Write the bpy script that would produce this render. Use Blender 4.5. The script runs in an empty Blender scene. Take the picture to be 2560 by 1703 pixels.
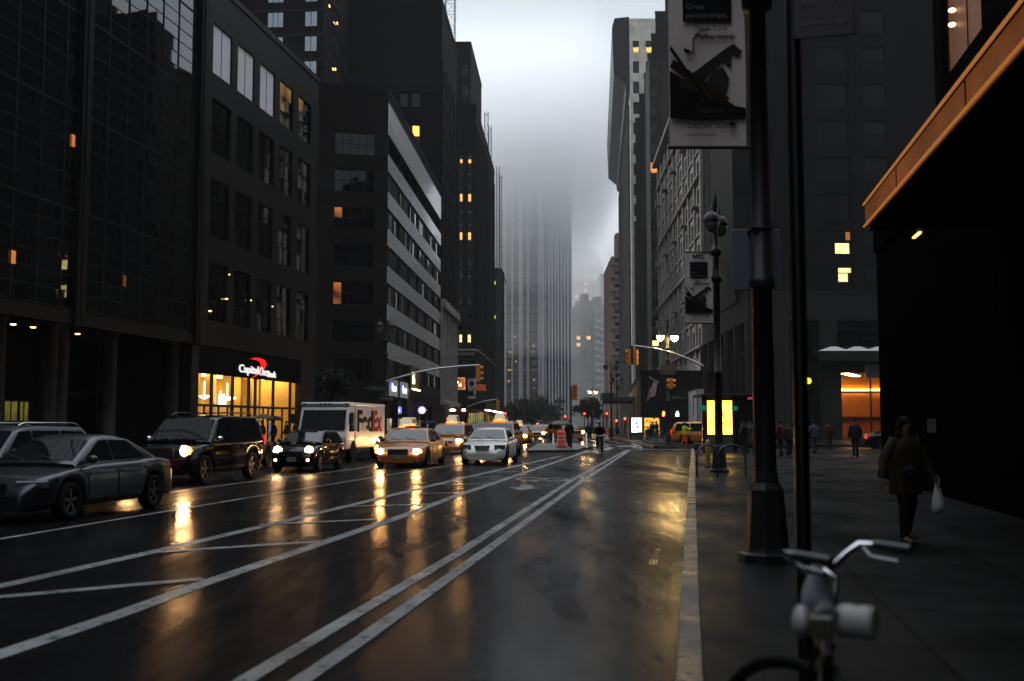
import bpy, bmesh, math, random
from mathutils import Vector, Matrix
R = math.radians; PI = math.pi; rnd = random.Random(11)
S = bpy.context.scene; COL = S.collection
# ---------------------------------------------------------------- camera
FPX, CX, CY, EYE = 2702.0, 1280.0, 851.5, 1.65
PITCH = math.atan(207/2702)
cam = bpy.data.objects.new('camera', bpy.data.cameras.new('camera')); COL.objects.link(cam)
cam.location = (0, 0, EYE); cam.rotation_euler = (PI/2+PITCH, 0, 0)
cam.data.sensor_width = 36; cam.data.lens = 36*FPX/2560; cam.data.clip_end = 6000; cam.data.clip_start = .05
cam.data.dof.use_dof = True; cam.data.dof.focus_distance = 46; cam.data.dof.aperture_fstop = 1.9
S.camera = cam
# ---------------------------------------------------------------- sky, sun, exposure
W = bpy.data.worlds.new('World'); S.world = W; W.use_nodes = True
nt = W.node_tree; nt.nodes.clear()
def wn(t, **k):
    n = nt.nodes.new(t)
    for a, b in k.items(): setattr(n, a, b)
    return n
SUN_EL, SUN_ROT = R(36), R(-48)      # pale light through the cloud, ahead on the left, behind the left-hand roofs
sky = wn('ShaderNodeTexSky', sky_type='NISHITA', sun_disc=False, sun_elevation=SUN_EL, sun_rotation=SUN_ROT)
bg1 = wn('ShaderNodeBackground'); bg1.inputs[1].default_value = .05; nt.links.new(sky.outputs[0], bg1.inputs[0])
tc = wn('ShaderNodeTexCoord'); sep = wn('ShaderNodeSeparateXYZ'); nt.links.new(tc.outputs['Generated'], sep.inputs[0])
ramp = wn('ShaderNodeValToRGB'); nt.links.new(sep.outputs[1], ramp.inputs[0])   # overcast: thin cloud ahead, thick cloud overhead and behind
e = ramp.color_ramp.elements
e[0].position = .0; e[0].color = (.24, .255, .275, 1); e[1].position = .97; e[1].color = (.56, .61, .635, 1)
m = e.new(.5); m.color = (.36, .39, .42, 1); m2 = e.new(.85); m2.color = (.54, .59, .62, 1)
zr_ = wn('ShaderNodeMapRange', interpolation_type='SMOOTHSTEP'); nt.links.new(sep.outputs[2], zr_.inputs[0])      # overcast sky is brightest overhead
for i_, v_ in ((1, .42), (2, .92), (3, .0), (4, 1.0)): zr_.inputs[i_].default_value = v_
zm_ = wn('ShaderNodeMix', data_type='RGBA'); nt.links.new(zr_.outputs[0], zm_.inputs[0]); nt.links.new(ramp.outputs[0], zm_.inputs[6]); zm_.inputs[7].default_value = (1.75, 1.9, 2.05, 1)
bg2 = wn('ShaderNodeBackground'); nt.links.new(zm_.outputs[2], bg2.inputs[0])
ad = wn('ShaderNodeMixShader'); ad.inputs[0].default_value = .72; nt.links.new(bg1.outputs[0], ad.inputs[1]); nt.links.new(bg2.outputs[0], ad.inputs[2])
ow = wn('ShaderNodeOutputWorld'); nt.links.new(ad.outputs[0], ow.inputs[0])
sun = bpy.data.objects.new('sun', bpy.data.lights.new('sun', 'SUN')); COL.objects.link(sun)
sun.data.energy = 1.5; sun.data.angle = R(12); sun.data.color = (1, .97, .93)
sun.rotation_euler = (-Vector((math.sin(SUN_ROT)*math.cos(SUN_EL), math.cos(SUN_ROT)*math.cos(SUN_EL), math.sin(SUN_EL)))).to_track_quat('-Z', 'Y').to_euler()
S.view_settings.view_transform = 'Standard'; S.view_settings.look = 'None'
S.view_settings.exposure = 0.6; S.view_settings.gamma = 1
try:
    S.cycles.use_denoising = True; S.cycles.denoiser = 'OPENIMAGEDENOISE'
    S.cycles.max_bounces = 22; S.cycles.diffuse_bounces = 3; S.cycles.glossy_bounces = 4; S.cycles.volume_bounces = 20
    S.cycles.transparent_max_bounces = 12; S.cycles.caustics_reflective = False; S.cycles.caustics_refractive = False
    S.cycles.sample_clamp_indirect = 6.0
except Exception: pass
# ---------------------------------------------------------------- helpers
def ray(px, py):
    u, v = (px-CX)/FPX, (CY-py)/FPX
    return Vector((u, math.cos(PITCH)-v*math.sin(PITCH), math.sin(PITCH)+v*math.cos(PITCH)))
def at(px, py, y=None, z=0.0):          # point where a sight line meets the plane y=... or the level z=...
    r = ray(px, py); t = y/r.y if y is not None else (z-EYE)/r.z
    return Vector((0, 0, EYE))+r*t
def tag(o, label=None, cat=None, group=None, kind=None):
    if label: o['label'] = label
    if cat: o['category'] = cat
    if group: o['group'] = group
    if kind: o['kind'] = kind
    return o
def empty(name, loc, rz=0, label=None, cat=None, group=None):
    o = bpy.data.objects.new(name, None); COL.objects.link(o); o.empty_display_size = .2
    o.location = loc; o.rotation_euler = (0, 0, rz)
    return tag(o, label, cat, group)
def copy_tree(o, parent=None):
    c = o.copy(); COL.objects.link(c)
    if parent: c.parent = parent
    for ch in list(o.children): copy_tree(ch, c)
    return c
# ---------------------------------------------------------------- materials
MATS = {}; DK = 1.0
def mat(name, col, rough=.5, metal=0, var=.25, scale=2.0, bump=0, bscale=60, coat=0, ior=1.5, rvar=0, stretch=None, spec=.5):
    if name in MATS: return MATS[name]
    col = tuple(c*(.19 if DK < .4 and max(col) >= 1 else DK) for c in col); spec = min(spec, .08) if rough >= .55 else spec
    m = bpy.data.materials.new(name); m.use_nodes = True; n = m.node_tree; b = n.nodes['Principled BSDF']
    b.inputs['Roughness'].default_value = rough; b.inputs['Metallic'].default_value = metal
    b.inputs['IOR'].default_value = ior; b.inputs['Specular IOR Level'].default_value = spec; b.inputs['Coat Weight'].default_value = coat; b.inputs['Coat Roughness'].default_value = .05
    tc = n.nodes.new('ShaderNodeTexCoord'); src = tc.outputs['Object']
    if stretch:
        mp = n.nodes.new('ShaderNodeMapping'); mp.inputs['Scale'].default_value = stretch; n.links.new(src, mp.inputs[0]); src = mp.outputs[0]
    nz = n.nodes.new('ShaderNodeTexNoise'); nz.inputs['Scale'].default_value = scale; nz.inputs['Detail'].default_value = 6
    n.links.new(src, nz.inputs['Vector'])
    rp = n.nodes.new('ShaderNodeValToRGB'); n.links.new(nz.outputs[0], rp.inputs[0])
    rp.color_ramp.elements[0].position = .3; rp.color_ramp.elements[1].position = .7
    rp.color_ramp.elements[0].color = tuple(c*(1-var) for c in col)+(1,); rp.color_ramp.elements[1].color = tuple(min(1, c*(1+var)) for c in col)+(1,)
    n.links.new(rp.outputs[0], b.inputs['Base Color'])
    if rvar:
        mr = n.nodes.new('ShaderNodeMapRange'); mr.inputs[1].default_value = .35; mr.inputs[2].default_value = .65
        mr.inputs[3].default_value = max(.02, rough-rvar); mr.inputs[4].default_value = min(1, rough+rvar)
        n.links.new(nz.outputs[0], mr.inputs[0]); n.links.new(mr.outputs[0], b.inputs['Roughness'])
    if bump:
        n2 = n.nodes.new('ShaderNodeTexNoise'); n2.inputs['Scale'].default_value = bscale; n2.inputs['Detail'].default_value = 3
        n.links.new(src, n2.inputs['Vector'])
        bp = n.nodes.new('ShaderNodeBump'); bp.inputs['Strength'].default_value = bump; bp.inputs['Distance'].default_value = .02
        n.links.new(n2.outputs[0], bp.inputs['Height']); n.links.new(bp.outputs[0], b.inputs['Normal'])
    MATS[name] = m; return m
def emis(name, col, s):
    if name in MATS: return MATS[name]
    m = bpy.data.materials.new(name); m.use_nodes = True; n = m.node_tree; b = n.nodes['Principled BSDF']
    b.inputs['Base Color'].default_value = (.02, .02, .02, 1); b.inputs['Specular IOR Level'].default_value = .06
    b.inputs['Emission Color'].default_value = tuple(col)+(1,); b.inputs['Emission Strength'].default_value = s
    MATS[name] = m; return m
def emis_room(name, col, s, scale=1.2, lo=.25):     # a lit room seen through a window: uneven brightness
    m = emis(name, col, s); n = m.node_tree; b = n.nodes['Principled BSDF']
    tc = n.nodes.new('ShaderNodeTexCoord'); nz = n.nodes.new('ShaderNodeTexNoise'); nz.inputs['Scale'].default_value = scale; nz.inputs['Detail'].default_value = 2
    n.links.new(tc.outputs['Object'], nz.inputs['Vector'])
    mr = n.nodes.new('ShaderNodeMapRange'); mr.inputs[1].default_value = .35; mr.inputs[2].default_value = .65; mr.inputs[3].default_value = s*lo; mr.inputs[4].default_value = s
    n.links.new(nz.outputs[0], mr.inputs[0]); n.links.new(mr.outputs[0], b.inputs['Emission Strength'])
    return m
def brick(name, c1, c2, mortar, sx=.22, sy=.075, rough=.75, mort=.012, bump=.3):
    c1, c2, mortar = [tuple(c*DK for c in q) for q in (c1, c2, mortar)]
    m = bpy.data.materials.new(name); m.use_nodes = True; n = m.node_tree; b = n.nodes['Principled BSDF']; b.inputs['Roughness'].default_value = rough; b.inputs['Specular IOR Level'].default_value = .12
    tc = n.nodes.new('ShaderNodeTexCoord'); sp = n.nodes.new('ShaderNodeSeparateXYZ'); n.links.new(tc.outputs['Object'], sp.inputs[0])
    a = n.nodes.new('ShaderNodeMath'); n.links.new(sp.outputs[0], a.inputs[0]); n.links.new(sp.outputs[1], a.inputs[1])
    cb = n.nodes.new('ShaderNodeCombineXYZ'); n.links.new(a.outputs[0], cb.inputs[0]); n.links.new(sp.outputs[2], cb.inputs[1])
    br = n.nodes.new('ShaderNodeTexBrick'); br.inputs['Scale'].default_value = 1; br.inputs['Brick Width'].default_value = sx; br.inputs['Row Height'].default_value = sy
    br.inputs['Mortar Size'].default_value = mort; br.inputs['Color1'].default_value = tuple(c1)+(1,); br.inputs['Color2'].default_value = tuple(c2)+(1,); br.inputs['Mortar'].default_value = tuple(mortar)+(1,)
    n.links.new(cb.outputs[0], br.inputs['Vector'])
    nz = n.nodes.new('ShaderNodeTexNoise'); nz.inputs['Scale'].default_value = .35; nz.inputs['Detail'].default_value = 8; n.links.new(tc.outputs['Object'], nz.inputs['Vector'])
    mr = n.nodes.new('ShaderNodeMapRange'); mr.inputs[1].default_value = .3; mr.inputs[2].default_value = .7; mr.inputs[3].default_value = .65; mr.inputs[4].default_value = 1.25; n.links.new(nz.outputs[0], mr.inputs[0])
    mx = n.nodes.new('ShaderNodeVectorMath'); mx.operation = 'SCALE'; n.links.new(br.outputs[0], mx.inputs[0]); n.links.new(mr.outputs[0], mx.inputs['Scale'])
    n.links.new(mx.outputs[0], b.inputs['Base Color'])
    bp = n.nodes.new('ShaderNodeBump'); bp.inputs['Strength'].default_value = bump; bp.inputs['Distance'].default_value = .01; bp.invert = True
    n.links.new(br.outputs['Fac'], bp.inputs['Height']); n.links.new(bp.outputs[0], b.inputs['Normal'])
    MATS[name] = m; return m
def clear_glass(name, tint=(1, 1, 1), gloss=.08):
    m = bpy.data.materials.new(name); m.use_nodes = True; n = m.node_tree; n.nodes.clear()
    o = n.nodes.new('ShaderNodeOutputMaterial'); t = n.nodes.new('ShaderNodeBsdfTransparent'); t.inputs[0].default_value = tuple(tint)+(1,)
    g = n.nodes.new('ShaderNodeBsdfGlossy'); g.inputs['Roughness'].default_value = .02
    f = n.nodes.new('ShaderNodeFresnel'); f.inputs[0].default_value = 1.5; x = n.nodes.new('ShaderNodeMixShader')
    n.links.new(f.outputs[0], x.inputs[0]); n.links.new(t.outputs[0], x.inputs[1]); n.links.new(g.outputs[0], x.inputs[2]); n.links.new(x.outputs[0], o.inputs[0])
    MATS[name] = m; return m
def wet(name, col, lo, hi, scale, stretch, grain=.25, gscale=90, joints=None, film=(.35, .9), wear=False):   # wet ground: slick where water stands, rougher where it drains
    col = tuple(c*DK for c in col)
    m = bpy.data.materials.new(name); m.use_nodes = True; n = m.node_tree; b = n.nodes['Principled BSDF']; b.inputs['IOR'].default_value = 1.33
    tc = n.nodes.new('ShaderNodeTexCoord'); mp = n.nodes.new('ShaderNodeMapping'); mp.inputs['Scale'].default_value = stretch; mp.inputs['Rotation'].default_value = (0, 0, R(8))
    n.links.new(tc.outputs['Object'], mp.inputs[0])
    nz = n.nodes.new('ShaderNodeTexNoise'); nz.inputs['Scale'].default_value = scale; nz.inputs['Detail'].default_value = 7; nz.inputs['Roughness'].default_value = .6; n.links.new(mp.outputs[0], nz.inputs['Vector'])
    mr = n.nodes.new('ShaderNodeMapRange'); mr.inputs[1].default_value = .38; mr.inputs[2].default_value = .62; mr.inputs[3].default_value = lo; mr.inputs[4].default_value = hi
    n.links.new(nz.outputs[0], mr.inputs[0]); n.links.new(mr.outputs[0], b.inputs['Roughness'])
    n3 = n.nodes.new('ShaderNodeTexNoise'); n3.inputs['Scale'].default_value = .9; n3.inputs['Detail'].default_value = 9; n.links.new(tc.outputs['Object'], n3.inputs['Vector'])
    rp = n.nodes.new('ShaderNodeValToRGB'); n.links.new(n3.outputs[0], rp.inputs[0]); e = rp.color_ramp.elements
    e[0].position = .3; e[1].position = .75; e[0].color = tuple(c*.6 for c in col)+(1,); e[1].color = tuple(c*1.5 for c in col)+(1,)
    colout = rp.outputs[0]
    g = n.nodes.new('ShaderNodeTexNoise'); g.inputs['Scale'].default_value = gscale; g.inputs['Detail'].default_value = 2; n.links.new(tc.outputs['Object'], g.inputs['Vector'])
    ml = n.nodes.new('ShaderNodeMath'); ml.operation = 'MULTIPLY'; n.links.new(g.outputs[0], ml.inputs[0]); n.links.new(mr.outputs[0], ml.inputs[1])
    bp = n.nodes.new('ShaderNodeBump'); bp.inputs['Strength'].default_value = grain; bp.inputs['Distance'].default_value = .02; n.links.new(ml.outputs[0], bp.inputs['Height']); nrm = bp
    g2 = n.nodes.new('ShaderNodeTexNoise'); g2.inputs['Scale'].default_value = 9; g2.inputs['Detail'].default_value = 5; n.links.new(tc.outputs['Object'], g2.inputs['Vector'])
    b0 = n.nodes.new('ShaderNodeBump'); b0.inputs['Strength'].default_value = .22; b0.inputs['Distance'].default_value = .012; n.links.new(g2.outputs[0], b0.inputs['Height']); n.links.new(b0.outputs[0], bp.inputs['Normal'])
    if joints:
        m2 = n.nodes.new('ShaderNodeMapping'); m2.inputs['Rotation'].default_value = (0, 0, joints[2]); n.links.new(tc.outputs['Object'], m2.inputs[0])
        br = n.nodes.new('ShaderNodeTexBrick'); br.inputs['Scale'].default_value = 1; br.offset = 0; br.inputs['Brick Width'].default_value = joints[0]; br.inputs['Row Height'].default_value = joints[1]; br.inputs['Mortar Size'].default_value = .018
        br.inputs['Color1'].default_value = (1, 1, 1, 1); br.inputs['Color2'].default_value = (.55, .55, .55, 1); br.inputs['Mortar'].default_value = (.12, .12, .12, 1); n.links.new(m2.outputs[0], br.inputs['Vector'])
        mx = n.nodes.new('ShaderNodeVectorMath'); mx.operation = 'MULTIPLY'; n.links.new(colout, mx.inputs[0]); n.links.new(br.outputs[0], mx.inputs[1]); colout = mx.outputs[0]
        b2 = n.nodes.new('ShaderNodeBump'); b2.invert = True; b2.inputs['Strength'].default_value = .6; b2.inputs['Distance'].default_value = .02
        n.links.new(br.outputs['Fac'], b2.inputs['Height']); n.links.new(bp.outputs[0], b2.inputs['Normal']); nrm = b2
    n.links.new(colout, b.inputs['Base Color']); n.links.new(nrm.outputs[0], b.inputs['Normal'])
    # drained patches between the films of water scatter instead of mirroring
    df = n.nodes.new('ShaderNodeBsdfDiffuse'); n.links.new(colout, df.inputs[0]); mx2 = n.nodes.new('ShaderNodeMixShader')
    cv = n.nodes.new('ShaderNodeMapRange'); cv.inputs[1].default_value = .36; cv.inputs[2].default_value = .64; cv.inputs[3].default_value = film[1]; cv.inputs[4].default_value = film[0]
    n.links.new(nz.outputs[0], cv.inputs[0]); n.links.new(cv.outputs[0], mx2.inputs[0]); n.links.new(df.outputs[0], mx2.inputs[1]); n.links.new(b.outputs[0], mx2.inputs[2])
    out = mx2.outputs[0]
    if wear:      # paint rubbed off in flecks and cracks
        w1 = n.nodes.new('ShaderNodeTexNoise'); w1.inputs['Scale'].default_value = 5; w1.inputs['Detail'].default_value = 10; w1.inputs['Roughness'].default_value = .75; n.links.new(tc.outputs['Object'], w1.inputs['Vector'])
        wr_ = n.nodes.new('ShaderNodeMapRange'); wr_.inputs[1].default_value = .54; wr_.inputs[2].default_value = .66; n.links.new(w1.outputs[0], wr_.inputs[0])
        tr_ = n.nodes.new('ShaderNodeBsdfTransparent'); mx3 = n.nodes.new('ShaderNodeMixShader'); n.links.new(wr_.outputs[0], mx3.inputs[0]); n.links.new(out, mx3.inputs[1]); n.links.new(tr_.outputs[0], mx3.inputs[2]); out = mx3.outputs[0]
    n.links.new(out, n.nodes['Material Output'].inputs['Surface'])
    MATS[name] = m; return m
# ---------------------------------------------------------------- mesh builder
class MB:
    def __init__(s): s.v = []; s.f = []; s.m = []; s.sm = []
    def add(s, vs, fs, mi=0, smooth=False, M=None):
        o = len(s.v); s.v += [tuple(M @ Vector(v)) if M else tuple(v) for v in vs]
        for f in fs: s.f.append([i+o for i in f]); s.m.append(mi); s.sm.append(smooth)
        return s
    def quad(s, a, b, c, d, mi=0): return s.add([a, b, c, d], [(0, 1, 2, 3)], mi)
    def box(s, x0, x1, y0, y1, z0, z1, mi=0, M=None):
        return s.add([(x0, y0, z0), (x1, y0, z0), (x1, y1, z0), (x0, y1, z0), (x0, y0, z1), (x1, y0, z1), (x1, y1, z1), (x0, y1, z1)],
                     [(0, 3, 2, 1), (4, 5, 6, 7), (0, 1, 5, 4), (1, 2, 6, 5), (2, 3, 7, 6), (3, 0, 4, 7)], mi, False, M)
    def prism(s, poly, z0, z1, mi=0, M=None):
        n = len(poly)
        return s.add([(x, y, z0) for x, y in poly]+[(x, y, z1) for x, y in poly],
                     [tuple(range(n))[::-1], tuple(range(n, 2*n))]+[(i, (i+1) % n, n+(i+1) % n, n+i) for i in range(n)], mi, False, M)
    def tube(s, pts, r, n=8, mi=0, cap=True, smooth=True, sq=1.0):
        pts = [Vector(p) for p in pts]; k = len(pts); rs = r if isinstance(r, (list, tuple)) else [r]*k
        vs = []; up = None
        for i, p in enumerate(pts):
            d = (pts[min(i+1, k-1)]-pts[max(i-1, 0)]).normalized()
            if up is None: up = Vector((0, 0, 1)) if abs(d.z) < .9 else Vector((0, 1, 0))
            a = d.cross(up).normalized(); b = d.cross(a).normalized(); up = -b if b.dot(up) < 0 else b
            for j in range(n):
                t = 2*PI*j/n; vs.append(p+(a*math.cos(t)+b*math.sin(t)*sq)*rs[i])
        fs = [(i*n+j, i*n+(j+1) % n, (i+1)*n+(j+1) % n, (i+1)*n+j) for i in range(k-1) for j in range(n)]
        s.add(vs, fs, mi, smooth)
        if cap: s.add(vs[:n], [tuple(range(n))], mi); s.add(vs[-n:], [tuple(range(n))], mi)
        return s
    def lathe(s, prof, n=16, c=(0, 0, 0), mi=0, smooth=True, M=None, sx=1, sy=1):
        vs = [(c[0]+r*sx*math.cos(2*PI*j/n), c[1]+r*sy*math.sin(2*PI*j/n), c[2]+z) for r, z in prof for j in range(n)]
        k = len(prof); fs = [(i*n+j, i*n+(j+1) % n, (i+1)*n+(j+1) % n, (i+1)*n+j) for i in range(k-1) for j in range(n)]
        return s.add(vs, fs, mi, smooth, M)
    def ball(s, c, rx, ry, rz, n=12, mi=0):
        return s.lathe([(max(.001, math.sin(PI*i/8)), -rz*math.cos(PI*i/8)) for i in range(9)], n, c, mi, True, None, rx, ry)
    def rings(s, rr, n=14, mi=0, cap=True):        # rr: list of (x,y,z,rx,ry)
        vs = [(x+rx*math.cos(2*PI*j/n), y+ry*math.sin(2*PI*j/n), z) for x, y, z, rx, ry in rr for j in range(n)]
        k = len(rr); fs = [(i*n+j, i*n+(j+1) % n, (i+1)*n+(j+1) % n, (i+1)*n+j) for i in range(k-1) for j in range(n)]
        s.add(vs, fs, mi, True)
        if cap: s.add(vs[:n], [tuple(range(n))], mi); s.add(vs[-n:], [tuple(range(n))], mi)
        return s
    def mesh(s, name, mats):
        me = bpy.data.meshes.new(name); me.from_pydata(s.v, [], s.f)
        for x in (mats if isinstance(mats, (list, tuple)) else [mats]): me.materials.append(x)
        me.polygons.foreach_set('material_index', s.m); me.polygons.foreach_set('use_smooth', s.sm); me.update()
        return me
    def build(s, name, mats, parent=None, bevel=0, sub=0, loc=None, rz=None, rot=None):
        return link(name, s.mesh(name, mats), parent, bevel, sub, loc, rz, rot)
def link(name, me, parent=None, bevel=0, sub=0, loc=None, rz=None, rot=None):
    o = bpy.data.objects.new(name, me); COL.objects.link(o)
    if parent: o.parent = parent
    if loc: o.location = loc
    if rz is not None: o.rotation_euler = (0, 0, rz)
    if rot: o.rotation_euler = rot
    if bevel:
        b = o.modifiers.new('bevel', 'BEVEL'); b.width = bevel; b.segments = 2; b.limit_method = 'ANGLE'
    if sub:
        b = o.modifiers.new('sub', 'SUBSURF'); b.levels = sub; b.render_levels = sub
    return o
def text(s, m, parent, loc, rot, size, ext=.004, align='CENTER', shear=0, bold=0, sx=1.0, name='lettering', label=None, fit=0):
    c = bpy.data.curves.new(name, 'FONT'); c.body = s; c.size = size; c.extrude = ext; c.align_x = align; c.shear = shear; c.offset = bold
    c.materials.append(m); o = bpy.data.objects.new(name, c); COL.objects.link(o); o.parent = parent; o.location = loc; o.rotation_euler = rot; o.scale = (sx, 1, 1)
    me = bpy.data.meshes.new_from_object(o); me.name = name; n = bpy.data.objects.new(name, me); COL.objects.link(n); n.parent = parent; n.location = loc; n.rotation_euler = rot; n.scale = ((fit/max(.01, max(v.co.x for v in me.vertices)-min(v.co.x for v in me.vertices)) if fit else sx), 1, 1)
    bpy.data.objects.remove(o); bpy.data.curves.remove(c); n.name = name
    if label: n['label'] = label
    return n
# ---------------------------------------------------------------- building helpers
def wall_grid(mb, p0, p1, z0, z1, ops, rev=.2, mi=0, mr=None):
    p0, p1 = Vector(p0), Vector(p1); L = (p1-p0).length; d = (p1-p0)/L; n = Vector((d.y, -d.x))
    P = lambda s, z, o=0: (p0.x+d.x*s-n.x*o, p0.y+d.y*s-n.y*o, z)
    key = lambda v: round(v, 3)
    xs = sorted({key(0), key(L)} | {key(min(max(v, 0), L)) for o in ops for v in o[:2]}); zs = sorted({key(z0), key(z1)} | {key(v) for o in ops for v in o[2:4]})
    for i in range(len(xs)-1):
        xm = (xs[i]+xs[i+1])/2; oo = [o for o in ops if o[0] < xm < o[1]]; run = None
        for j in range(len(zs)-1):
            zm = (zs[j]+zs[j+1])/2; hole = any(o[2] < zm < o[3] for o in oo)
            if not hole:
                if run is None: run = zs[j]
            if (hole or j == len(zs)-2) and run is not None:
                top = zs[j] if hole else zs[j+1]
                mb.quad(P(xs[i], run), P(xs[i+1], run), P(xs[i+1], top), P(xs[i], top), mi); run = None
    for a, b, c, e in [o[:4] for o in ops]:
        for (s0, q0), (s1, q1) in (((a, c), (b, c)), ((b, c), (b, e)), ((b, e), (a, e)), ((a, e), (a, c))):
            mb.quad(P(s0, q0), P(s1, q1), P(s1, q1, rev), P(s0, q0, rev), mi if mr is None else mr)
WCACHE = {}
def win_mesh(w, h, nx, nz, fw, mats, lit=(), tilt=.0, depth=.07, seed=0):
    """mats = [frame, glass, lit...]; lit = {(i, j): material index}"""
    lit = dict(lit); k = (round(w, 2), round(h, 2), nx, nz, fw, tuple(m.name for m in mats), tuple(sorted(lit.items())), seed)
    if k in WCACHE: return WCACHE[k]
    mb = MB(); q = random.Random(seed)
    mb.box(-w/2, -w/2+fw, -depth/2, depth/2, 0, h); mb.box(w/2-fw, w/2, -depth/2, depth/2, 0, h)
    mb.box(-w/2+fw, w/2-fw, -depth/2, depth/2, 0, fw); mb.box(-w/2+fw, w/2-fw, -depth/2, depth/2, h-fw, h)
    cw, ch = (w-2*fw)/nx, (h-2*fw)/nz
    for i in range(1, nx): x = -w/2+fw+i*cw; mb.box(x-fw*.4, x+fw*.4, -depth*.4, depth*.4, fw, h-fw)
    for j in range(1, nz): z = fw+j*ch; mb.box(-w/2+fw, w/2-fw, -depth*.36, depth*.36, z-fw*.4, z+fw*.4)
    for i in range(nx):
        for j in range(nz):
            x0, x1, a, b = -w/2+fw+i*cw, -w/2+fw+(i+1)*cw, fw+j*ch, fw+(j+1)*ch
            t = [q.uniform(-tilt, tilt) for _ in range(2)]
            mb.quad((x0, -t[0], a), (x1, t[0], a), (x1, t[0]+t[1], b), (x0, -t[0]+t[1], b), lit.get((i, j), 1))
    WCACHE[k] = mb.mesh('window', mats); return WCACHE[k]
def put_win(root, p0, p1, s0, s1, z0, z1, mats, rec=.12, nx=2, nz=2, fw=.07, lit=(), tilt=.004, seed=0, name='window'):
    p0, p1 = Vector(p0), Vector(p1); d = (p1-p0).normalized(); n = Vector((d.y, -d.x)); c = p0+d*(s0+s1)/2-n*rec
    return link(name, win_mesh(s1-s0, z1-z0, nx, nz, fw, mats, lit, tilt, seed=seed), root, loc=(c.x, c.y, z0), rz=math.atan2(d.y, d.x))
def sx(px, p0, p1):                      # distance along the wall p0-p1 at the sight line of column px
    k = (px-CX)/FPX*math.cos(PITCH); d = (Vector(p1)-Vector(p0)).normalized()
    return (k*p0[1]-p0[0])/(d.x-k*d.y)
def band(root, name, p0, p1, z0, z1, proj, m, back=.05, s0=0, s1=None, bevel=0):
    p0, p1 = Vector(p0), Vector(p1); L = (p1-p0).length; s1 = L if s1 is None else s1; d = (p1-p0)/L
    mb = MB(); mb.box(s0, s1, -proj, back, z0, z1)
    return mb.build(name, m, root, bevel, loc=(p0.x, p0.y, 0), rz=math.atan2(d.y, d.x))
def building(name, label, fp, z1, wallm, roofm, faces, z0=0., cat='building', par=.6, rev=.2, group=None, wname='wall', root=None):
    """fp: counter-clockwise footprint in world metres; faces: {edge: [openings (s0,s1,z0,z1)]}"""
    o = Vector(fp[0])
    if root is None: root = empty(name, (o.x, o.y, 0), 0, label, cat, group); root['ox'] = o.x; root['oy'] = o.y
    o = Vector((root['ox'], root['oy'])); L = [Vector(p)-o for p in fp]; n = len(L); mb = MB()
    for i in range(n): wall_grid(mb, L[i], L[(i+1) % n], z0, z1, faces.get(i, []), rev)
    mb.build(wname, wallm, root)
    rb = MB(); rb.add([(p.x, p.y, z1-.15) for p in L], [tuple(range(n))])
    c = sum(L, Vector((0, 0)))/n
    for i in range(n):
        a, b = L[i], L[(i+1) % n]; d = (b-a).normalized(); nn = Vector((d.y, -d.x)); e = (b-a).length
        rb.box(-.06, e+.06, -.06, .3, z1+.003, z1+par, 0, Matrix.Translation((a.x, a.y, 0)) @ Matrix.Rotation(math.atan2(d.y, d.x), 4, 'Z'))
    rb.build('roof', roofm, root)
    return root, L
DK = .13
# ---------------------------------------------------------------- palette
M_road = wet('asphalt', (.034, .034, .039), .12, .36, .55, (.7, .13, 1), .5, 60, film=(.10, .66))
M_walk = wet('wet_concrete', (.055, .053, .05), .3, .6, .7, (.6, .3, 1), .15, 70, (1.55, 1.55, R(9.5)), film=(.12, .62))
M_kerb = mat('kerb_stone', (.10, .098, .092), .4, 0, .3, 1.5, .2, 50, rvar=.15)
M_paint = wet('road_paint', (1.3, 1.34, 1.33), .25, .5, 2.0, (1, .4, 1), .3, 110, film=(.15, .4), wear=True)
M_conc = mat('concrete', (.3, .29, .27), .7, 0, .2, 1, .1)
M_glass = mat('dark_glass', (.008, .009, .011), .03, 0, .3, .4, ior=1.55)
M_tint = mat('tinted_glass', (.008, .012, .016), .02, 0, .2, .3, ior=2.3)
M_frame = mat('dark_bronze', (.03, .027, .024), .5, 0, .2, spec=.2)
M_wframe = mat('pale_frame', (.35, .35, .36), .5, 0, .15)
M_blind = mat('window_blind', (.26, .27, .28), .6, 0, .12, 8, stretch=(1, 1, 14))
M_black = mat('black_metal', (.012, .012, .012), .35, .3, .3)
M_dark = mat('dark_interior', (.012, .011, .010), .8, 0, .3)
M_lit = emis_room('lit_room', (1, .55, .16), 1.5, .9)
M_lity = emis_room('lit_room_yellow', (1, .80, .28), 1.6, .9, .5)
M_lito = emis_room('lit_room_orange', (1, .36, .08), 1.1, .8)
M_litdim = emis_room('dim_room', (.9, .6, .2), .012, 2.5, .0)
M_roof = mat('roof_felt', (.035, .033, .03), .8, 0, .3)
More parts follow.
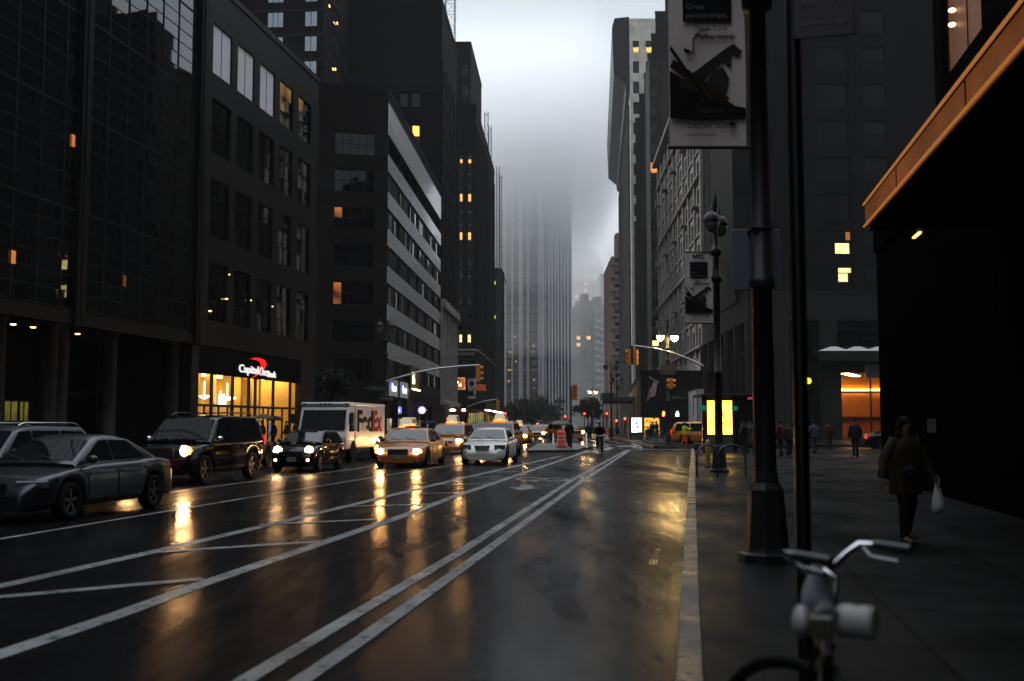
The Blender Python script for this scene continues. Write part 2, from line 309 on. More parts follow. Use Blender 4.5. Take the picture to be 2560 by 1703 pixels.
# ---------------------------------------------------------------- ground
NA, FA = R(8.8), R(2.8)
def NL(y, off=-25.0): return ((off+y*math.sin(NA))/math.cos(NA), y)
def FL(y, off=0.0): return (-11.07+.0488*(y-95)+off, y)
def FR(y, off=0.0): return (21.9+.0488*(y-100)+off, y)
def st(o): return tag(o, kind='structure')
g = MB(); N = 40
xs = [-2500, -300, -60, -20, 0, 20, 60, 300, 2500]; ys = [-400, -60, 0, 20, 60, 120, 300, 900, 4500]
g.add([(x, y, 0) for y in ys for x in xs], [(j*9+i, j*9+i+1, j*9+10+i, j*9+9+i) for j in range(8) for i in range(8)])
st(g.build('road', M_road))
def slab(name, poly, z0, z1, m): mb = MB(); mb.prism(poly, z0, z1); return st(mb.build(name, m))
def kerb_line(pts, w=.18, h=.15, side=1):
    mb = MB()
    for i in range(len(pts)-1):
        a, b = Vector(pts[i]), Vector(pts[i+1]); L = (b-a).length; k = max(1, int(L/3.0))
        for q in range(k):
            M = Matrix.Translation((*(a+(b-a)*q/k), 0)) @ Matrix.Rotation(math.atan2((b-a).y, (b-a).x), 4, 'Z')
            mb.box(.012, L/k, min(0, -side*w), max(0, -side*w), -.05, h, 0, M)
    return st(mb.build('kerb', M_kerb, bevel=.012))
G = lambda px, py: tuple(at(px, py)[:2])
kr = [G(1693, 1703), G(1700, 1557), G(1708, 1437), G(1718, 1271), G(1728.5, 1128)]
d0 = (Vector(kr[1])-Vector(kr[0])).normalized(); kr = [tuple(Vector(kr[0])-d0*60)]+kr
kerb_line(kr, .17, .15, 1)
inn = [(x+.17, y) for x, y in kr]
slab('sidewalk', inn+[(60, kr[-1][1]), (60, kr[0][1])], -.05, .142, M_walk)
kf = [G(1760, 1117.5), G(1680, 1120), G(1641, 1120.5), G(1610, 1113), G(1585, 1106.5), G(1536, 1095), G(1480, 1079)]
kerb_line(kf, .2, .15, -1)
slab('sidewalk', [(x+.2, y+.1) for x, y in kf][::-1]+[(100, kf[0][1]+3), (100, 420), (kf[-1][0]+5, 420)], -.05, .14, M_walk)
kl = [NL(-60, -19), NL(73, -19)]; kerb_line(kl, .2, .15, -1)
slab('sidewalk', [NL(-60, -27), NL(-60, -19.2), NL(73, -19.2), NL(75.5, -27)], -.05, .14, M_walk)
kl2 = [FL(92, 4.4), FL(157, 4.4)]; kerb_line(kl2, .2, .15, -1)
slab('sidewalk', [FL(92, -20), FL(92, 4.2), FL(330, 4.2), FL(330, -20)], -.05, .14, M_walk)
# painted lines, each a thin sheet on the asphalt
def stripe(pts, w, name='lane_line'):
    mb = MB(); P = [Vector(G(*p)) for p in pts]; n = len(P); Lf, Rt = [], []
    for i in range(n):
        d = (P[min(i+1, n-1)]-P[max(i-1, 0)]).normalized(); q = Vector((-d.y, d.x))*w/2
        Lf.append(P[i]+q); Rt.append(P[i]-q)
    for i in range(n-1): mb.quad((*Rt[i], 0), (*Rt[i+1], 0), (*Lf[i+1], 0), (*Lf[i], 0))
    o = mb.build(name, M_paint); o.location.z = .004; return st(o)
def poly_mark(pts, name='road_marking', z=.004):
    mb = MB(); P = [G(*p) for p in pts]; mb.add([(x, y, 0) for x, y in P], [tuple(range(len(P)))]); o = mb.build(name, M_paint); o.location.z = z; return st(o)
stripe([(-500, 1580), (0, 1466), (424, 1371), (649, 1318), (900, 1258), (1146, 1198), (1397, 1141.5)], .21)
stripe([(-420, 1780), (0, 1637), (297, 1537), (509, 1459), (900, 1326), (1000, 1293), (1138, 1241), (1297, 1187), (1472, 1127)], .21)
stripe([(-300, 1400), (0, 1348), (395, 1282), (679, 1235), (1000, 1183), (1150, 1160)], .11)
stripe([(350, 1244), (454, 1227), (585, 1210), (870, 1175), (925, 1167)], .11)
stripe([(560, 1738), (624, 1694), (900, 1529), (1138, 1388), (1297, 1286.6), (1432, 1199), (1567, 1125.7)], .15)
stripe([(700, 1738), (764, 1694), (900, 1602), (1178, 1404), (1297, 1318), (1432, 1219), (1575.5, 1125)], .15)
for a, b in (((-260, 1530), (0, 1494)), ((0, 1494), (509, 1448)), ((369, 1383), (806, 1354)), ((649, 1312), (946, 1299)), ((844, 1268), (1075, 1261)), ((995, 1234.5), (1154, 1233)), ((1099, 1211), (1218, 1211)),
             ((1154, 1194), (1269, 1193)), ((1226, 1181), (1301, 1180)), ((1272, 1170.5), (1329, 1170)), ((1310, 1161.5), (1353, 1161.5)), ((1341, 1153.5), (1380, 1153.5))):
    o = stripe([a, b], .2, 'hatch_bar'); o.location.z = .0075
Z3 = lambda x, y: (1250+x*.23335, 1080+y*.23335)
poly_mark([Z3(78, 592), Z3(215, 590), Z3(240, 568), Z3(362, 572), Z3(340, 597), Z3(425, 603), Z3(215, 622)], 'arrow_marking')
for cx_, cy_ in ((310, 504), (592, 512)):
    mb = MB(); c = Vector(G(*Z3(cx_, cy_))); n = 20; rx, ry = .42, .95
    vs = [(c.x+rx*k*math.cos(2*PI*j/n), c.y+ry*k*math.sin(2*PI*j/n), 0) for k in (1, .72) for j in range(n)]
    mb.add(vs, [(j, (j+1) % n, n+(j+1) % n, n+j) for j in range(n)]); o = mb.build('bicycle_marking', M_paint); o.location.z = .004; st(o)
poly_mark([Z3(345, 536), Z3(420, 500), Z3(488, 520), Z3(470, 528), Z3(430, 515), Z3(405, 530), Z3(360, 540)], 'bicycle_marking')
stripe([(1545, 1123.5), (1640, 1123.8), (1737, 1124.5)], .75, 'crosswalk_line')
for k in range(7):
    a = 1492+k*6; stripe([(a+10+k*9, 1113.5), (a-4+k*9, 1118.5)], .6, 'crosswalk_bar')
stripe([(1513, 1126), (1538, 1113)], .5, 'crosswalk_bar')
stripe([(1420, 1085), (1470, 1100), (1545, 1118)], .15); stripe([(1440, 1083), (1500, 1098), (1570, 1112)], .15)
# a patched trench in the asphalt
M_patch = wet('old_asphalt', (.018, .018, .02), .05, .3, .8, (1, .5, 1), .2, 90)
for q in ([(1640, 1372), (1652, 1372), (1640, 1412), (1620, 1412)], [(1600, 1226), (1716, 1231), (1716, 1238), (1640, 1236)]): 
    o = poly_mark(q, 'asphalt_patch'); o.data.materials[0] = M_patch
# traffic island with kerb
isl = [G(1318, 1132), G(1443, 1130.5), G(1467, 1121), G(1441, 1113), G(1345, 1113)]
mb = MB(); mb.prism(isl, -.05, .15); st(mb.build('traffic_island', mat('island_stone', (.16, .13, .10), .4, 0, .3, 2, .2), bevel=.02))
isl2 = [G(1468, 1123), G(1482, 1123), G(1482, 1116), G(1460, 1116)]
mb = MB(); mb.prism(isl2, -.05, .15); st(mb.build('traffic_island', M_conc, bevel=.02))

# ================================================================ BUILDINGS, left side of the street
zz = lambda py, y: at(CX, py, y).z
# --- glass curtain-wall block beside the camera
M_gwall = mat('charcoal_cladding', (.03, .028, .026), .5, 0, .2, .6, spec=.1)
E0, E1 = Vector(NL(-60)), Vector(NL(56)); Lg = (E1-E0).length; dN = (E1-E0).normalized(); nN = Vector((dN.y, -dN.x))
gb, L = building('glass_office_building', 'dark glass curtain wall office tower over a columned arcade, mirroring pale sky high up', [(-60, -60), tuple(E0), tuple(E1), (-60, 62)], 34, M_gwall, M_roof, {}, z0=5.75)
s40 = (Vector(NL(34))-E0).length
nb = 13; bw = (Lg-.75-s40)/nb
for f in range(6):
    for i in range(nb):
        s0 = s40+i*bw
        put_win(gb, L[1], L[2], s0+.01, s0+bw-.01, 6.35+f*4.2+.01, 6.35+(f+1)*4.2-.01, [M_frame, M_tint], rec=-.06, nx=1, nz=6, fw=.032, tilt=.0025, seed=(i*3+f) % 5)
for px, py, w_ in ((155, 352, .10), (296, 703, .12), (12, 643, .12)):
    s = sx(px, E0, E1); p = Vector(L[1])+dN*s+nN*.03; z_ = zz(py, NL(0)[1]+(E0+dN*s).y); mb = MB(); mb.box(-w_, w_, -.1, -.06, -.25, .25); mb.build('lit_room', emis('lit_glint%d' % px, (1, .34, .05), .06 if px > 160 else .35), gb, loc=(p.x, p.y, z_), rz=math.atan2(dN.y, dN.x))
band(gb, 'arcade_fascia', L[1], L[2], 5.75, 6.3, .14, M_gwall)
for px in (178, 479):
    s = sx(px, E0, E1); mb = MB(); mb.box(-.36, .36, -.3, .02, 5.7, 33); mb.box(-.08, .08, -.34, -.3, 5.7, 33)
    p = Vector(L[1])+dN*s; mb.build('pilaster', M_gwall, gb, loc=(p.x, p.y, 0), rz=math.atan2(dN.y, dN.x))
M_col = mat('polished_stone', (.04, .033, .027), .5, 0, .3, 3, spec=.12)
for px in (20, 152, 178, 300, 455):
    s = sx(px, E0, E1); mb = MB(); mb.lathe([(.5, 0), (.5, .25), (.42, .3), (.42, 5.4), (.5, 5.5), (.5, 5.75)], 20); p = Vector(L[1])+dN*s-nN*.7
    mb.build('column', M_col, gb, loc=(p.x, p.y, .14))
mb = MB(); a, b = Vector(L[1])-nN*5, Vector(L[2])-nN*5
mb.quad((*a, .14), (*b, .14), (*b, 5.75), (*a, 5.75)); mb.build('arcade_wall', M_dark, gb)
M_dl = emis('downlight', (1, .55, .22), 3.5)
for px in (12, 60, 86, 148, 195, 247, 300, 378):
    s = sx(px, E0, E1); p = Vector(L[1])+dN*s-nN*(2.2); mb = MB(); mb.lathe([(.001, -.02), (.09, -.02), (.1, 0), (.12, .0), (.12, .03)], 12); mb.build('downlight', M_dl, gb, loc=(p.x, p.y, 5.72))
for px, w in ((278, 1.1), (306, .8), (365, .6)):
    s = sx(px, E0, E1); q = Vector(L[1])+dN*(s-w/2)-nN*4.9; q2 = q+dN*w
    put_win(gb, q, q2, 0, w, 1.7, 2.7, [M_frame, M_dark, emis_room('green_yellow_room', (.5, .45, .06), .22, 1.0)], rec=0, nx=2, nz=1, lit={(0, 0): 2, (1, 0): 2}, name='shop_window')
# --- stone-clad block with the bank at street level
M_gran = brick('grey_granite', (.075, .068, .062), (.062, .056, .052), (.02, .018, .017), 1.55, .95, .45, .025, .15)
F0, F1 = Vector(NL(56.05)), Vector(NL(75)); Lb = (F1-F0).length
ops = []; wl = []
cols_px = [(513, 562), (577, 620), (635, 673), (687, 721), (735, 767)]
zr = [(7.2, 10.4), (11.8, 15.0), (16.4, 19.4), (20.8, 23.6)]
for j, (a, b) in enumerate(zr):
    for i, (p, q) in enumerate(cols_px): wl.append((sx(p, F0, F1), sx(q, F0, F1), a, b, i, j)); ops.append(wl[-1][:4])
sb0, sb1 = sx(495, F0, F1), sx(749, F0, F1)
ops.append((sb0-.05, sb1+.05, .15, 5.85))
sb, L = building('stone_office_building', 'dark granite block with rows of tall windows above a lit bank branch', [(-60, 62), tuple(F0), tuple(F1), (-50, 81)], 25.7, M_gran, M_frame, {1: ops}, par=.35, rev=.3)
for s0, s1, a, b, i, j in wl:
    if j == 3 and i < 3: put_win(sb, L[1], L[2], s0, s1, a, b, [M_frame, mat('pale_blind', (3.2, 3.1, 3.2), .6, 0, .08, 8, stretch=(1, 1, 14))], rec=.1, nx=2, nz=1, fw=.03, tilt=0)
    elif j == 3: put_win(sb, L[1], L[2], s0, s1, a, b, [M_frame, M_tint, emis_room('amber_room', (.8, .45, .12), .22, .8, .05)], rec=.14, nx=2, nz=3, fw=.04, lit={(0, 2): 2, (1, 2): 2, (0, 1): 2} if i == 3 else {(0, 2): 2}, seed=i)
    else: put_win(sb, L[1], L[2], s0, s1, a, b, [M_frame, M_glass, emis('small_lamp', (1, .6, .25), .5)], rec=.14, nx=2, nz=3, fw=.04, tilt=.006, seed=i+j)
for i, (s, z) in enumerate(((2.1, 7.7), (4.2, 8.6), (4.4, 10.0), (7.6, 8.9), (11.0, 8.9))):
    mb = MB(); mb.ball((0, 0, 0), .1, .03, .045); p = Vector(L[1])+dN*s-nN*.02; mb.build('ceiling_lamp', emis('ceiling_lamp', (1, .62, .25), 2.2), sb, loc=(p.x, p.y, z))
# bank interior
bank = empty('bank_branch', (*F0, 0), 0, 'warmly lit bank branch behind tall glazing under a dark sign band', 'bank')
rzN = math.atan2(dN.y, dN.x)
def inbank(mb, name, m, **k): return mb.build(name, m, bank, rz=rzN, **k)
M_cream = mat('cream_wall', (3.4, 2.5, 1.15), .7, 0, .12, 1.2); M_bceil = emis('bank_ceiling_light', (1, .62, .16), 6.5)
mb = MB(); mb.quad((sb0, 5, .15), (sb1, 5, .15), (sb1, 5, 4.6), (sb0, 5, 4.6)); mb.quad((sb0, .35, .16), (sb0, 5, .16), (sb0, 5, 4.6), (sb0, .35, 4.6)); mb.quad((sb1, .35, .16), (sb1, 5, .16), (sb1, 5, 4.6), (sb1, .35, 4.6)); inbank(mb, 'back_wall', M_cream)
mb = MB(); mb.box(sb0, sb1, .32, 5.1, 4.6, 4.7); inbank(mb, 'ceiling', M_cream)
mb = MB(); mb.box(sb0, sb1, .32, 5.0, .145, .165); inbank(mb, 'floor', M_conc)
for k in range(6):
    s = sb0+.7+k*(sb1-sb0-1.4)/5; mb = MB(); mb.box(s-.55, s+.55, .8, 4.4, 4.53, 4.597); inbank(mb, 'ceiling_light', M_bceil)
for k, s in enumerate((1.0, 2.35, 4.15, 6.2, 8.6, 10.2, 11.6, 13.1)):
    mb = MB(); mb.box(sb0+s-.22, sb0+s+.22, 1.9, 2.4, .17, 4.52); inbank(mb, 'pillar', M_cream)
M_pend = emis('pendant_lamp', (1, .78, .45), 5)
for s in (.55, 1.3, 3.3, 6.4, 7.0):
    mb = MB(); mb.tube([(0, 0, 0), (0, 0, 1.0)], .03, 6); mb.lathe([(.05, 0), (.25, .1), (.3, .2), (.02, .16)], 12); inbank(mb, 'pendant_lamp', M_pend, loc=tuple(Matrix.Rotation(rzN, 3, 'Z') @ Vector((sb0+s, 1.2, 3.0))))
for s, w, z0, z1, c in ((2.9, .9, .2, 2.3, (.03, .025, .02)), (5.0, 1.0, .2, 2.6, (.05, .04, .03)), (8.9, 1.2, .2, 1.6, (.2, .16, .1)), (11.0, .8, .2, 1.9, (.06, .05, .04))):
    mb = MB(); mb.box(sb0+s, sb0+s+w, 3.2, 3.6, z0, z1); mb.box(sb0+s-.03, sb0+s+w+.03, 3.15, 3.65, z1, z1+.05); inbank(mb, 'counter', mat('counter%d' % int(s), c, .4))
M_scr = emis('white_screen', (.75, 1, .9), 1.6)
for s, z, w, h in ((6.15, 2.75, .1, .55), (6.35, 2.75, .12, .8), (6.6, 2.75, .1, .6), (6.82, 2.75, .13, .65), (7.1, 2.75, .1, .5)):
    mb = MB(); mb.box(sb0+s, sb0+s+w, 1.6, 1.64, z, z+h); inbank(mb, 'hanging_display', M_scr)
for s, z, w, h, c in ((9.6, .9, .8, .75, (1, .62, .3)), (11.7, 1.0, .7, .7, (1, .6, .3)), (12.2, .5, .25, 1.0, (.9, .9, .6)), (14.0, .7, .5, 1.0, (.1, .25, .9)), (8.0, .5, .12, .9, (1, .8, .2))):
    mb = MB(); mb.box(sb0+s, sb0+s+w, 1.5, 1.55, z, z+h); inbank(mb, 'poster', emis('poster%d' % int(s*10), c, .45))
M_clear = clear_glass('clear_glass')
edges = [sb0, sb0+1.75, sb0+2.05, sb0+4.6, sb0+5.15, sb0+7.0, sb0+7.2, sb0+8.05, sb0+8.2, sb0+10.7, sb0+11.2, sb1-.25, sb1]
mb = MB()
for s in (0, 1.95, 4.75, 7.1, 8.1, 11.0, 14.0): mb.box(sb0+s-.06, sb0+s+.06, .1, .26, .15, 4.3)
for s in (1.05, 2.9, 4.1, 6.0, 9.4, 10.2, 12.6): mb.box(sb0+s-.03, sb0+s+.03, .12, .22, .15, 2.55)
mb.box(sb0, sb1, .1, .24, 2.55, 2.68); mb.box(sb0, sb1, .1, .24, .15, .35); inbank(mb, 'shopfront_frame', M_frame)
mb = MB(); mb.quad((sb0, .18, .35), (sb1, .18, .35), (sb1, .18, 4.3), (sb0, .18, 4.3)); inbank(mb, 'shopfront_glass', M_clear)
M_navy = mat('navy_panel', (.006, .010, .022), .6, 0, .2, spec=.02)
sg = empty('bank_sign', (*F0, 0), rzN, 'dark navy fascia sign with white lettering and a red curved stroke above the bank', 'sign')
mb = MB(); mb.box(sb0-.04, sb1+.04, .02, .3, 4.31, 5.84); mb.build('sign_panel', M_navy, sg, bevel=.01)
M_sw = emis('sign_white', (1, .97, .95), .62); M_sr = emis('sign_red', (1, .012, .008), .75)
ts = sx(594, F0, F1)
text('Capital', M_sw, sg, (ts, -.02, 4.60), (PI/2, 0, 0), .64, .03, 'LEFT', 0, .008, fit=2.9)
text('One', M_sw, sg, (ts+3.0, -.03, 4.54), (PI/2, 0, 0), .72, .02, 'LEFT', .28, -.004, fit=1.15)
text('Bank', M_sw, sg, (ts+4.3, -.02, 4.50), (PI/2, 0, 0), .53, .03, 'LEFT', 0, .007, fit=1.45)
mb = MB(); pl = []; ou = [(2.15, 5.62), (2.7, 5.80), (3.3, 5.84), (3.85, 5.74), (4.1, 5.50), (4.08, 5.2), (3.7, 4.75), (3.2, 4.42), (2.35, 3.98)]; inr = [(2.9, 4.42), (3.2, 4.75), (3.42, 5.15), (3.4, 5.42), (3.15, 5.58), (2.7, 5.63)]
poly = [(1.64+(x-2.15)*1.31, 4.28+(z-3.98)*.70) for x, z in ou+inr]; mb.add([(ts+x, .012, z) for x, z in poly], [tuple(range(len(poly)))]); mb.add([(ts+x, -.008, z) for x, z in poly], [tuple(range(len(poly)))])
for i in range(len(poly)):
    a, b = poly[i], poly[(i+1) % len(poly)]; mb.quad((ts+a[0], .012, a[1]), (ts+b[0], .012, b[1]), (ts+b[0], -.008, b[1]), (ts+a[0], -.008, a[1]))
mb.build('logo_stroke', M_sr, sg)
# --- banded office block across the side street
M_brn = brick('brown_brick', (.045, .030, .024), (.037, .026, .021), (.028, .022, .018), .6, .22, .8, .012)
M_white = mat('white_metal_panel', (3.2, 3.3, 3.4), .17, .65, .06, .5, .05, 6, coat=.6)
c0 = Vector(FL(95)); c1 = Vector(FL(136)); sw = Vector((-26, 91.5))
rows = [(25.65-3.34*k, 27.35-3.34*k) for k in range(7)]
Ls = (c0-sw).length; s_a, s_b = sx(828, sw, c0), sx(931, sw, c0)
sops = [(s_a, s_b, a-.25, b+.05) for a, b in rows]; D = (c1-c0).length; bay = (D-.6)/6; wops = []
for a, b in rows: wops += [(.3+i*bay+.18, .3+(i+1)*bay-.18, a, b) for i in range(6)]
shop = [(.5, 6.4, .3, 3.9), (7.2, 12.6, .3, 3.9), (19.5, 27, .3, 3.6), (28, 33, .3, 3.6)]; up = [(1.0+i*6.7, 6.2+i*6.7, 5.9, 8.3) for i in range(6)]; wops = [o for o in wops if o[2] > 8.4]+up
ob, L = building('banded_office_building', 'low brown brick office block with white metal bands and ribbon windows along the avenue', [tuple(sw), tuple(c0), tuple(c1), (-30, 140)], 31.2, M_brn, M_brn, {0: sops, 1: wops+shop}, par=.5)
for o in sops:
    k = sops.index(o); put_win(ob, L[0], L[1], *o, [M_frame, M_glass, emis_room('ember_room', (1, .30, .07), .35, .7, .1)], nx=5, nz=2, fw=.06, rec=.16, seed=k, lit={(0, 1): 2} if k == 2 else {(0, 0): 2, (0, 1): 2} if k == 4 else {(3, 0): 2} if k == 2 else ())
for o in wops: put_win(ob, L[1], L[2], *o, [M_frame, mat('silvery_glass', (.02, .022, .026), .03, 0, .3, .4, ior=1.9)], nx=5, nz=1, fw=.07, rec=.10 if o[3] < 27 else .9, tilt=.014, seed=int(o[0]*7+o[2]) % 6)
for k in range(6):
    z = rows[k][0]-.06-1.56+.0; band(ob, 'white_band', L[1], L[2], rows[k+1][1]+.06, rows[k][0]-.06, .06, M_white)
band(ob, 'white_band', L[1], L[2], rows[0][1]+.06, 30.3, .06, M_white)
dF = (c1-c0).normalized(); rzF = math.atan2(dF.y, dF.x)
M_bandb = brick('pale_brick', (.062, .05, .042), (.055, .044, .038), (.03, .026, .022), .6, .22, .8, .012)
for a, b in rows:
    band(ob, 'brick_panel', L[0], L[1], a-.3, b+.1, .03, M_bandb, s0=0, s1=s_a-.02); band(ob, 'brick_panel', L[0], L[1], a-.3, b+.1, .03, M_bandb, s0=s_b+.02, s1=Ls-.0)
for i, (a, b, z0, z1) in enumerate(shop):
    put_win(ob, L[1], L[2], a, b, z0, z1, [M_frame, M_glass, emis_room('shop_room%d' % i, (.85, .8, .5), .28, 1.2, .05), emis_room('shop_low%d' % i, (.9, .85, .6), .5, 1.6, .0)], nx=4, nz=2, rec=.25, lit={(0, 0): 3, (1, 0): 2, (2, 0): 3} if i < 2 else {(2, 0): 2}, name='shop_window')
def sign_box(name, label, p, rz, w, h, dpt, m, cat='sign', group=None):
    r = empty(name, p, rz, label, cat, group); mb = MB(); mb.box(-w/2, w/2, -dpt, 0, 0, h); mb.build('sign_panel', m, r, bevel=.015); return r
M_lbox = emis('lightbox', (.09, .09, .10), 1.0); M_wh2 = emis('sign_letter_white', (.85, .95, 1), 1.8); M_blu = emis('sign_blue', (.05, .1, 1), 1.6)
for i, (s, lab) in enumerate(((3.4, 'grey lightbox with white lettering over the first shop behind the delivery truck'), (9.9, 'grey lightbox with white lettering over the second shop past the street lamp'))):
    p = Vector(c0)+dF*s; r = sign_box('shop_sign', lab, (p.x+.06, p.y, 4.1), rzF, 4.6, 1.5, .12, M_lbox, group='lightbox signs on the banded block')
    text('fitness', M_wh2, r, (-.1, -.14, .45), (PI/2, 0, 0), 1.0, .02, 'CENTER', 0, .01, .95); mb = MB(); mb.prism([(-2.0, .55), (-1.35, .55), (-2.0, 1.3)], 0, .03, 0, Matrix.Rotation(PI/2, 4, 'X')); mb.build('logo', M_blu, r, loc=(0, -.13, 0))
M_gold = mat('gold_panel', (.24, .19, .10), .35, .5, .2)
p = Vector(c0)+dF*16.2; r = sign_box('entrance_sign', 'golden panel with the number 166 above a building entrance', (p.x+.06, p.y, 5.2), rzF, 6.2, 2.3, .25, M_gold)
text('166', emis('warm_letter', (1, .86, .5), 1.5), r, (-1.2, -.27, .45), (PI/2, 0, 0), 1.7, .03, 'CENTER', 0, .02, .75)
for k in range(5):
    mb = MB(); mb.ball((-2.3+k*1.15, -.4, -.12), .12, .12, .06); mb.build('bulb', emis('warm_bulb', (1, .75, .3), 12), r)
p = Vector(c0)+dF*17.2; q = empty('round_sign', (p.x+.9, p.y, 3.0), rzF, 'small round glowing blue and white blade sign by the entrance', 'sign')
mb = MB(); mb.lathe([(.001, .06), (.35, .06), (.38, .03), (.38, -.03), (.35, -.06), (.001, -.06)], 20, M=Matrix.Rotation(PI/2, 4, 'Y')); mb.build('sign_disc', emis('sign_violet', (.25, .2, 1), 3), q)
mb = MB(); mb.ball((0, 0, 0), .08, .2, .2); mb.build('sign_centre', emis('sign_core', (1, 1, 1), 4), q)
mb = MB(); mb.box(-.03, .03, 0, .9, -.02, .02); mb.build('bracket', M_black, q)
# --- brick apartment tower behind
M_apt = brick('red_brown_brick', (.040, .026, .022), (.034, .022, .019), (.03, .024, .02), .4, .15, .85, .02)
t0, t1, t2, t3 = (-30.5, 120), (-21.5, 120), (-19.9, 153), (-40, 153)
def tower_windows(a, b, px_list, y_for_z, z_lo, z_hi, step, h):
    out = []
    a, b = Vector(a), Vector(b)
    for p, q in px_list:
        z = z_hi
        while z > z_lo: out.append((sx(p, a, b), sx(q, a, b), z-h, z)); z -= step
    return out
fz = zz(90/2.613, 120)
so = tower_windows((-40, 121.5), t1, [(650, 692), (746, 779)], 120, 36, fz+12, 2.9, 1.85); so = [(a, b, c, e) for a, b, c, e in so if a > .3]
wo = [(2.0+k*10.2, 2.0+k*10.2+w, z-1.9, z) for k, w in ((0, 7.6), (1.25, 7.0)) for z in [fz+8.7-2.9*i for i in range(8)]]
ab, L = building('brick_apartment_tower', 'red brown brick apartment tower with bright sky in its windows, rising behind the stone block', [(-40, 121.5), t1, t2, (-40, 158)], 66, M_apt, M_roof, {0: so, 1: wo})
M_sky = mat('mirror_glass', (2.6, 2.9, 3.1), .04, .95, .15, .5)
for o in so: put_win(ab, L[0], L[1], *o, [M_frame, M_sky], nx=2 if o[1]-o[0] < 1.8 else 3, nz=1, fw=.07, rec=.1, tilt=.01, seed=int(o[2]) % 4)
for i, o in enumerate(wo): put_win(ab, L[1], L[2], *o, [M_frame, M_sky, emis('small_lamp2', (1, .6, .2), 1.2)], nx=5 if o[1]-o[0] > 7.2 else 4, nz=1, fw=.1, rec=.1, tilt=.02, seed=i % 5)
for z in [fz+9.1-2.9*i for i in range(9)]:
    band(ab, 'stone_course', L[0], L[1], z, z+.22, .06, mat('grey_course', (.16, .15, .15), .7)); band(ab, 'stone_course', L[1], L[2], z, z+.22, .06, mat('grey_course', (.16, .15, .15), .7))
for i, (s, z) in enumerate(((2.8, fz+4.0), (7.2, fz+3.6), (6.5, fz-2.3), (15.8, fz-2.4), (16.3, fz+.9))):
    p = Vector(t1)+(Vector(t2)-Vector(t1)).normalized()*s-Vector((-40, 121.5)); mb = MB(); mb.ball((0, 0, 0), .05, .35, .16); mb.build('window_lamp', emis('window_lamp', (1, .62, .2), 3), ab, loc=(p.x+.06, p.y, z-2))
# --- old brick block beside it, stone base with piers
M_old = brick('dark_old_brick', (.038, .03, .025), (.032, .025, .021), (.022, .018, .015), .4, .14, .85, .015)
M_stone = mat('grey_limestone', (1.3, 1.2, 1.1), .75, 0, .25, .8, .2, 12)
a0, a1 = Vector(FL(136.3)), Vector(FL(156)); a_s = Vector((-24, 134.5))
ops0 = [(sx(p, a_s, a1*0+a0), sx(q, a_s, a0), z-2.3, z) for p, q in ((992, 1014), (1024, 1046)) for z in [49-4.6*i for i in range(5)]]
ops1 = [(1.2+i*4.6, 3.0+i*4.6, z-2.2, z) for i in range(4) for z in [47.5-3.7*i for i in range(8)]]
base = [(1.0+i*3.1, 2.9+i*3.1, 6.6, 15.8) for i in range(6)]
hz = zz(13, 136.3)
kb, L = building('old_brick_building', 'tall dark brick building with one orange lit window, pale stone piers at street level', [tuple(a_s), tuple(a0), tuple(a1), (-24, 158)], hz, M_old, M_old, {0: ops0, 1: ops1+base}, par=.9)
for i, o in enumerate(ops0):
    lit = i == 8
    put_win(kb, L[0], L[1], *o, [M_frame, M_glass, M_lit], nx=1, nz=2, fw=.08, rec=.15, lit={(0, 0): 2, (0, 1): 2} if i in (8, 9) and o[0] > 17 else ())
for o in ops1: put_win(kb, L[1], L[2], *o, [M_frame, M_glass], nx=1, nz=2, fw=.08, rec=.15, seed=int(o[2]) % 3)
for o in base: put_win(kb, L[1], L[2], *o, [M_frame, M_glass], nx=2, nz=4, fw=.08, rec=.4)
for i in range(7): band(kb, 'stone_pier', L[1], L[2], 4.6, 16.2, .28, M_stone, s0=.05+i*3.1-.0, s1=.9+i*3.1)
band(kb, 'cornice', L[1], L[2], 16.25, 17.4, .6, M_stone, bevel=.1); band(kb, 'cornice', L[1], L[2], 3.9, 4.55, .7, M_stone, bevel=.1)
band(kb, 'cornice', L[0], L[1], 44.0, 44.6, .25, M_old); band(kb, 'stone_frieze', L[0], L[1], 44.7, 50, .06, mat('sooty_stone', (.055, .05, .045), .8, 0, .3, 1), s0=6)
for o in [(z, i) for z in (0,) for i in range(5)]: band(kb, 'brick_pier', L[1], L[2], 17.45, 48.5, .14, mat('reddish_brick', (.05, .03, .026), .85), s0=.1+o[1]*4.6, s1=.9+o[1]*4.6)
# the window lit in its south wall
o_ = (sx(1027, a_s, a0), sx(1043, a_s, a0), zz(341, 136), zz(315, 136)); p = Vector(L[0])+(Vector(L[1])-Vector(L[0])).normalized()*((o_[0]+o_[1])/2)
mb = MB(); mb.box(-.42, .42, -.02, .02, 0, 1.3); mb.build('lit_window', emis('bright_window', (1, .45, .08), 1.6), kb, loc=(p.x, p.y-.05, o_[2]), rz=.14)
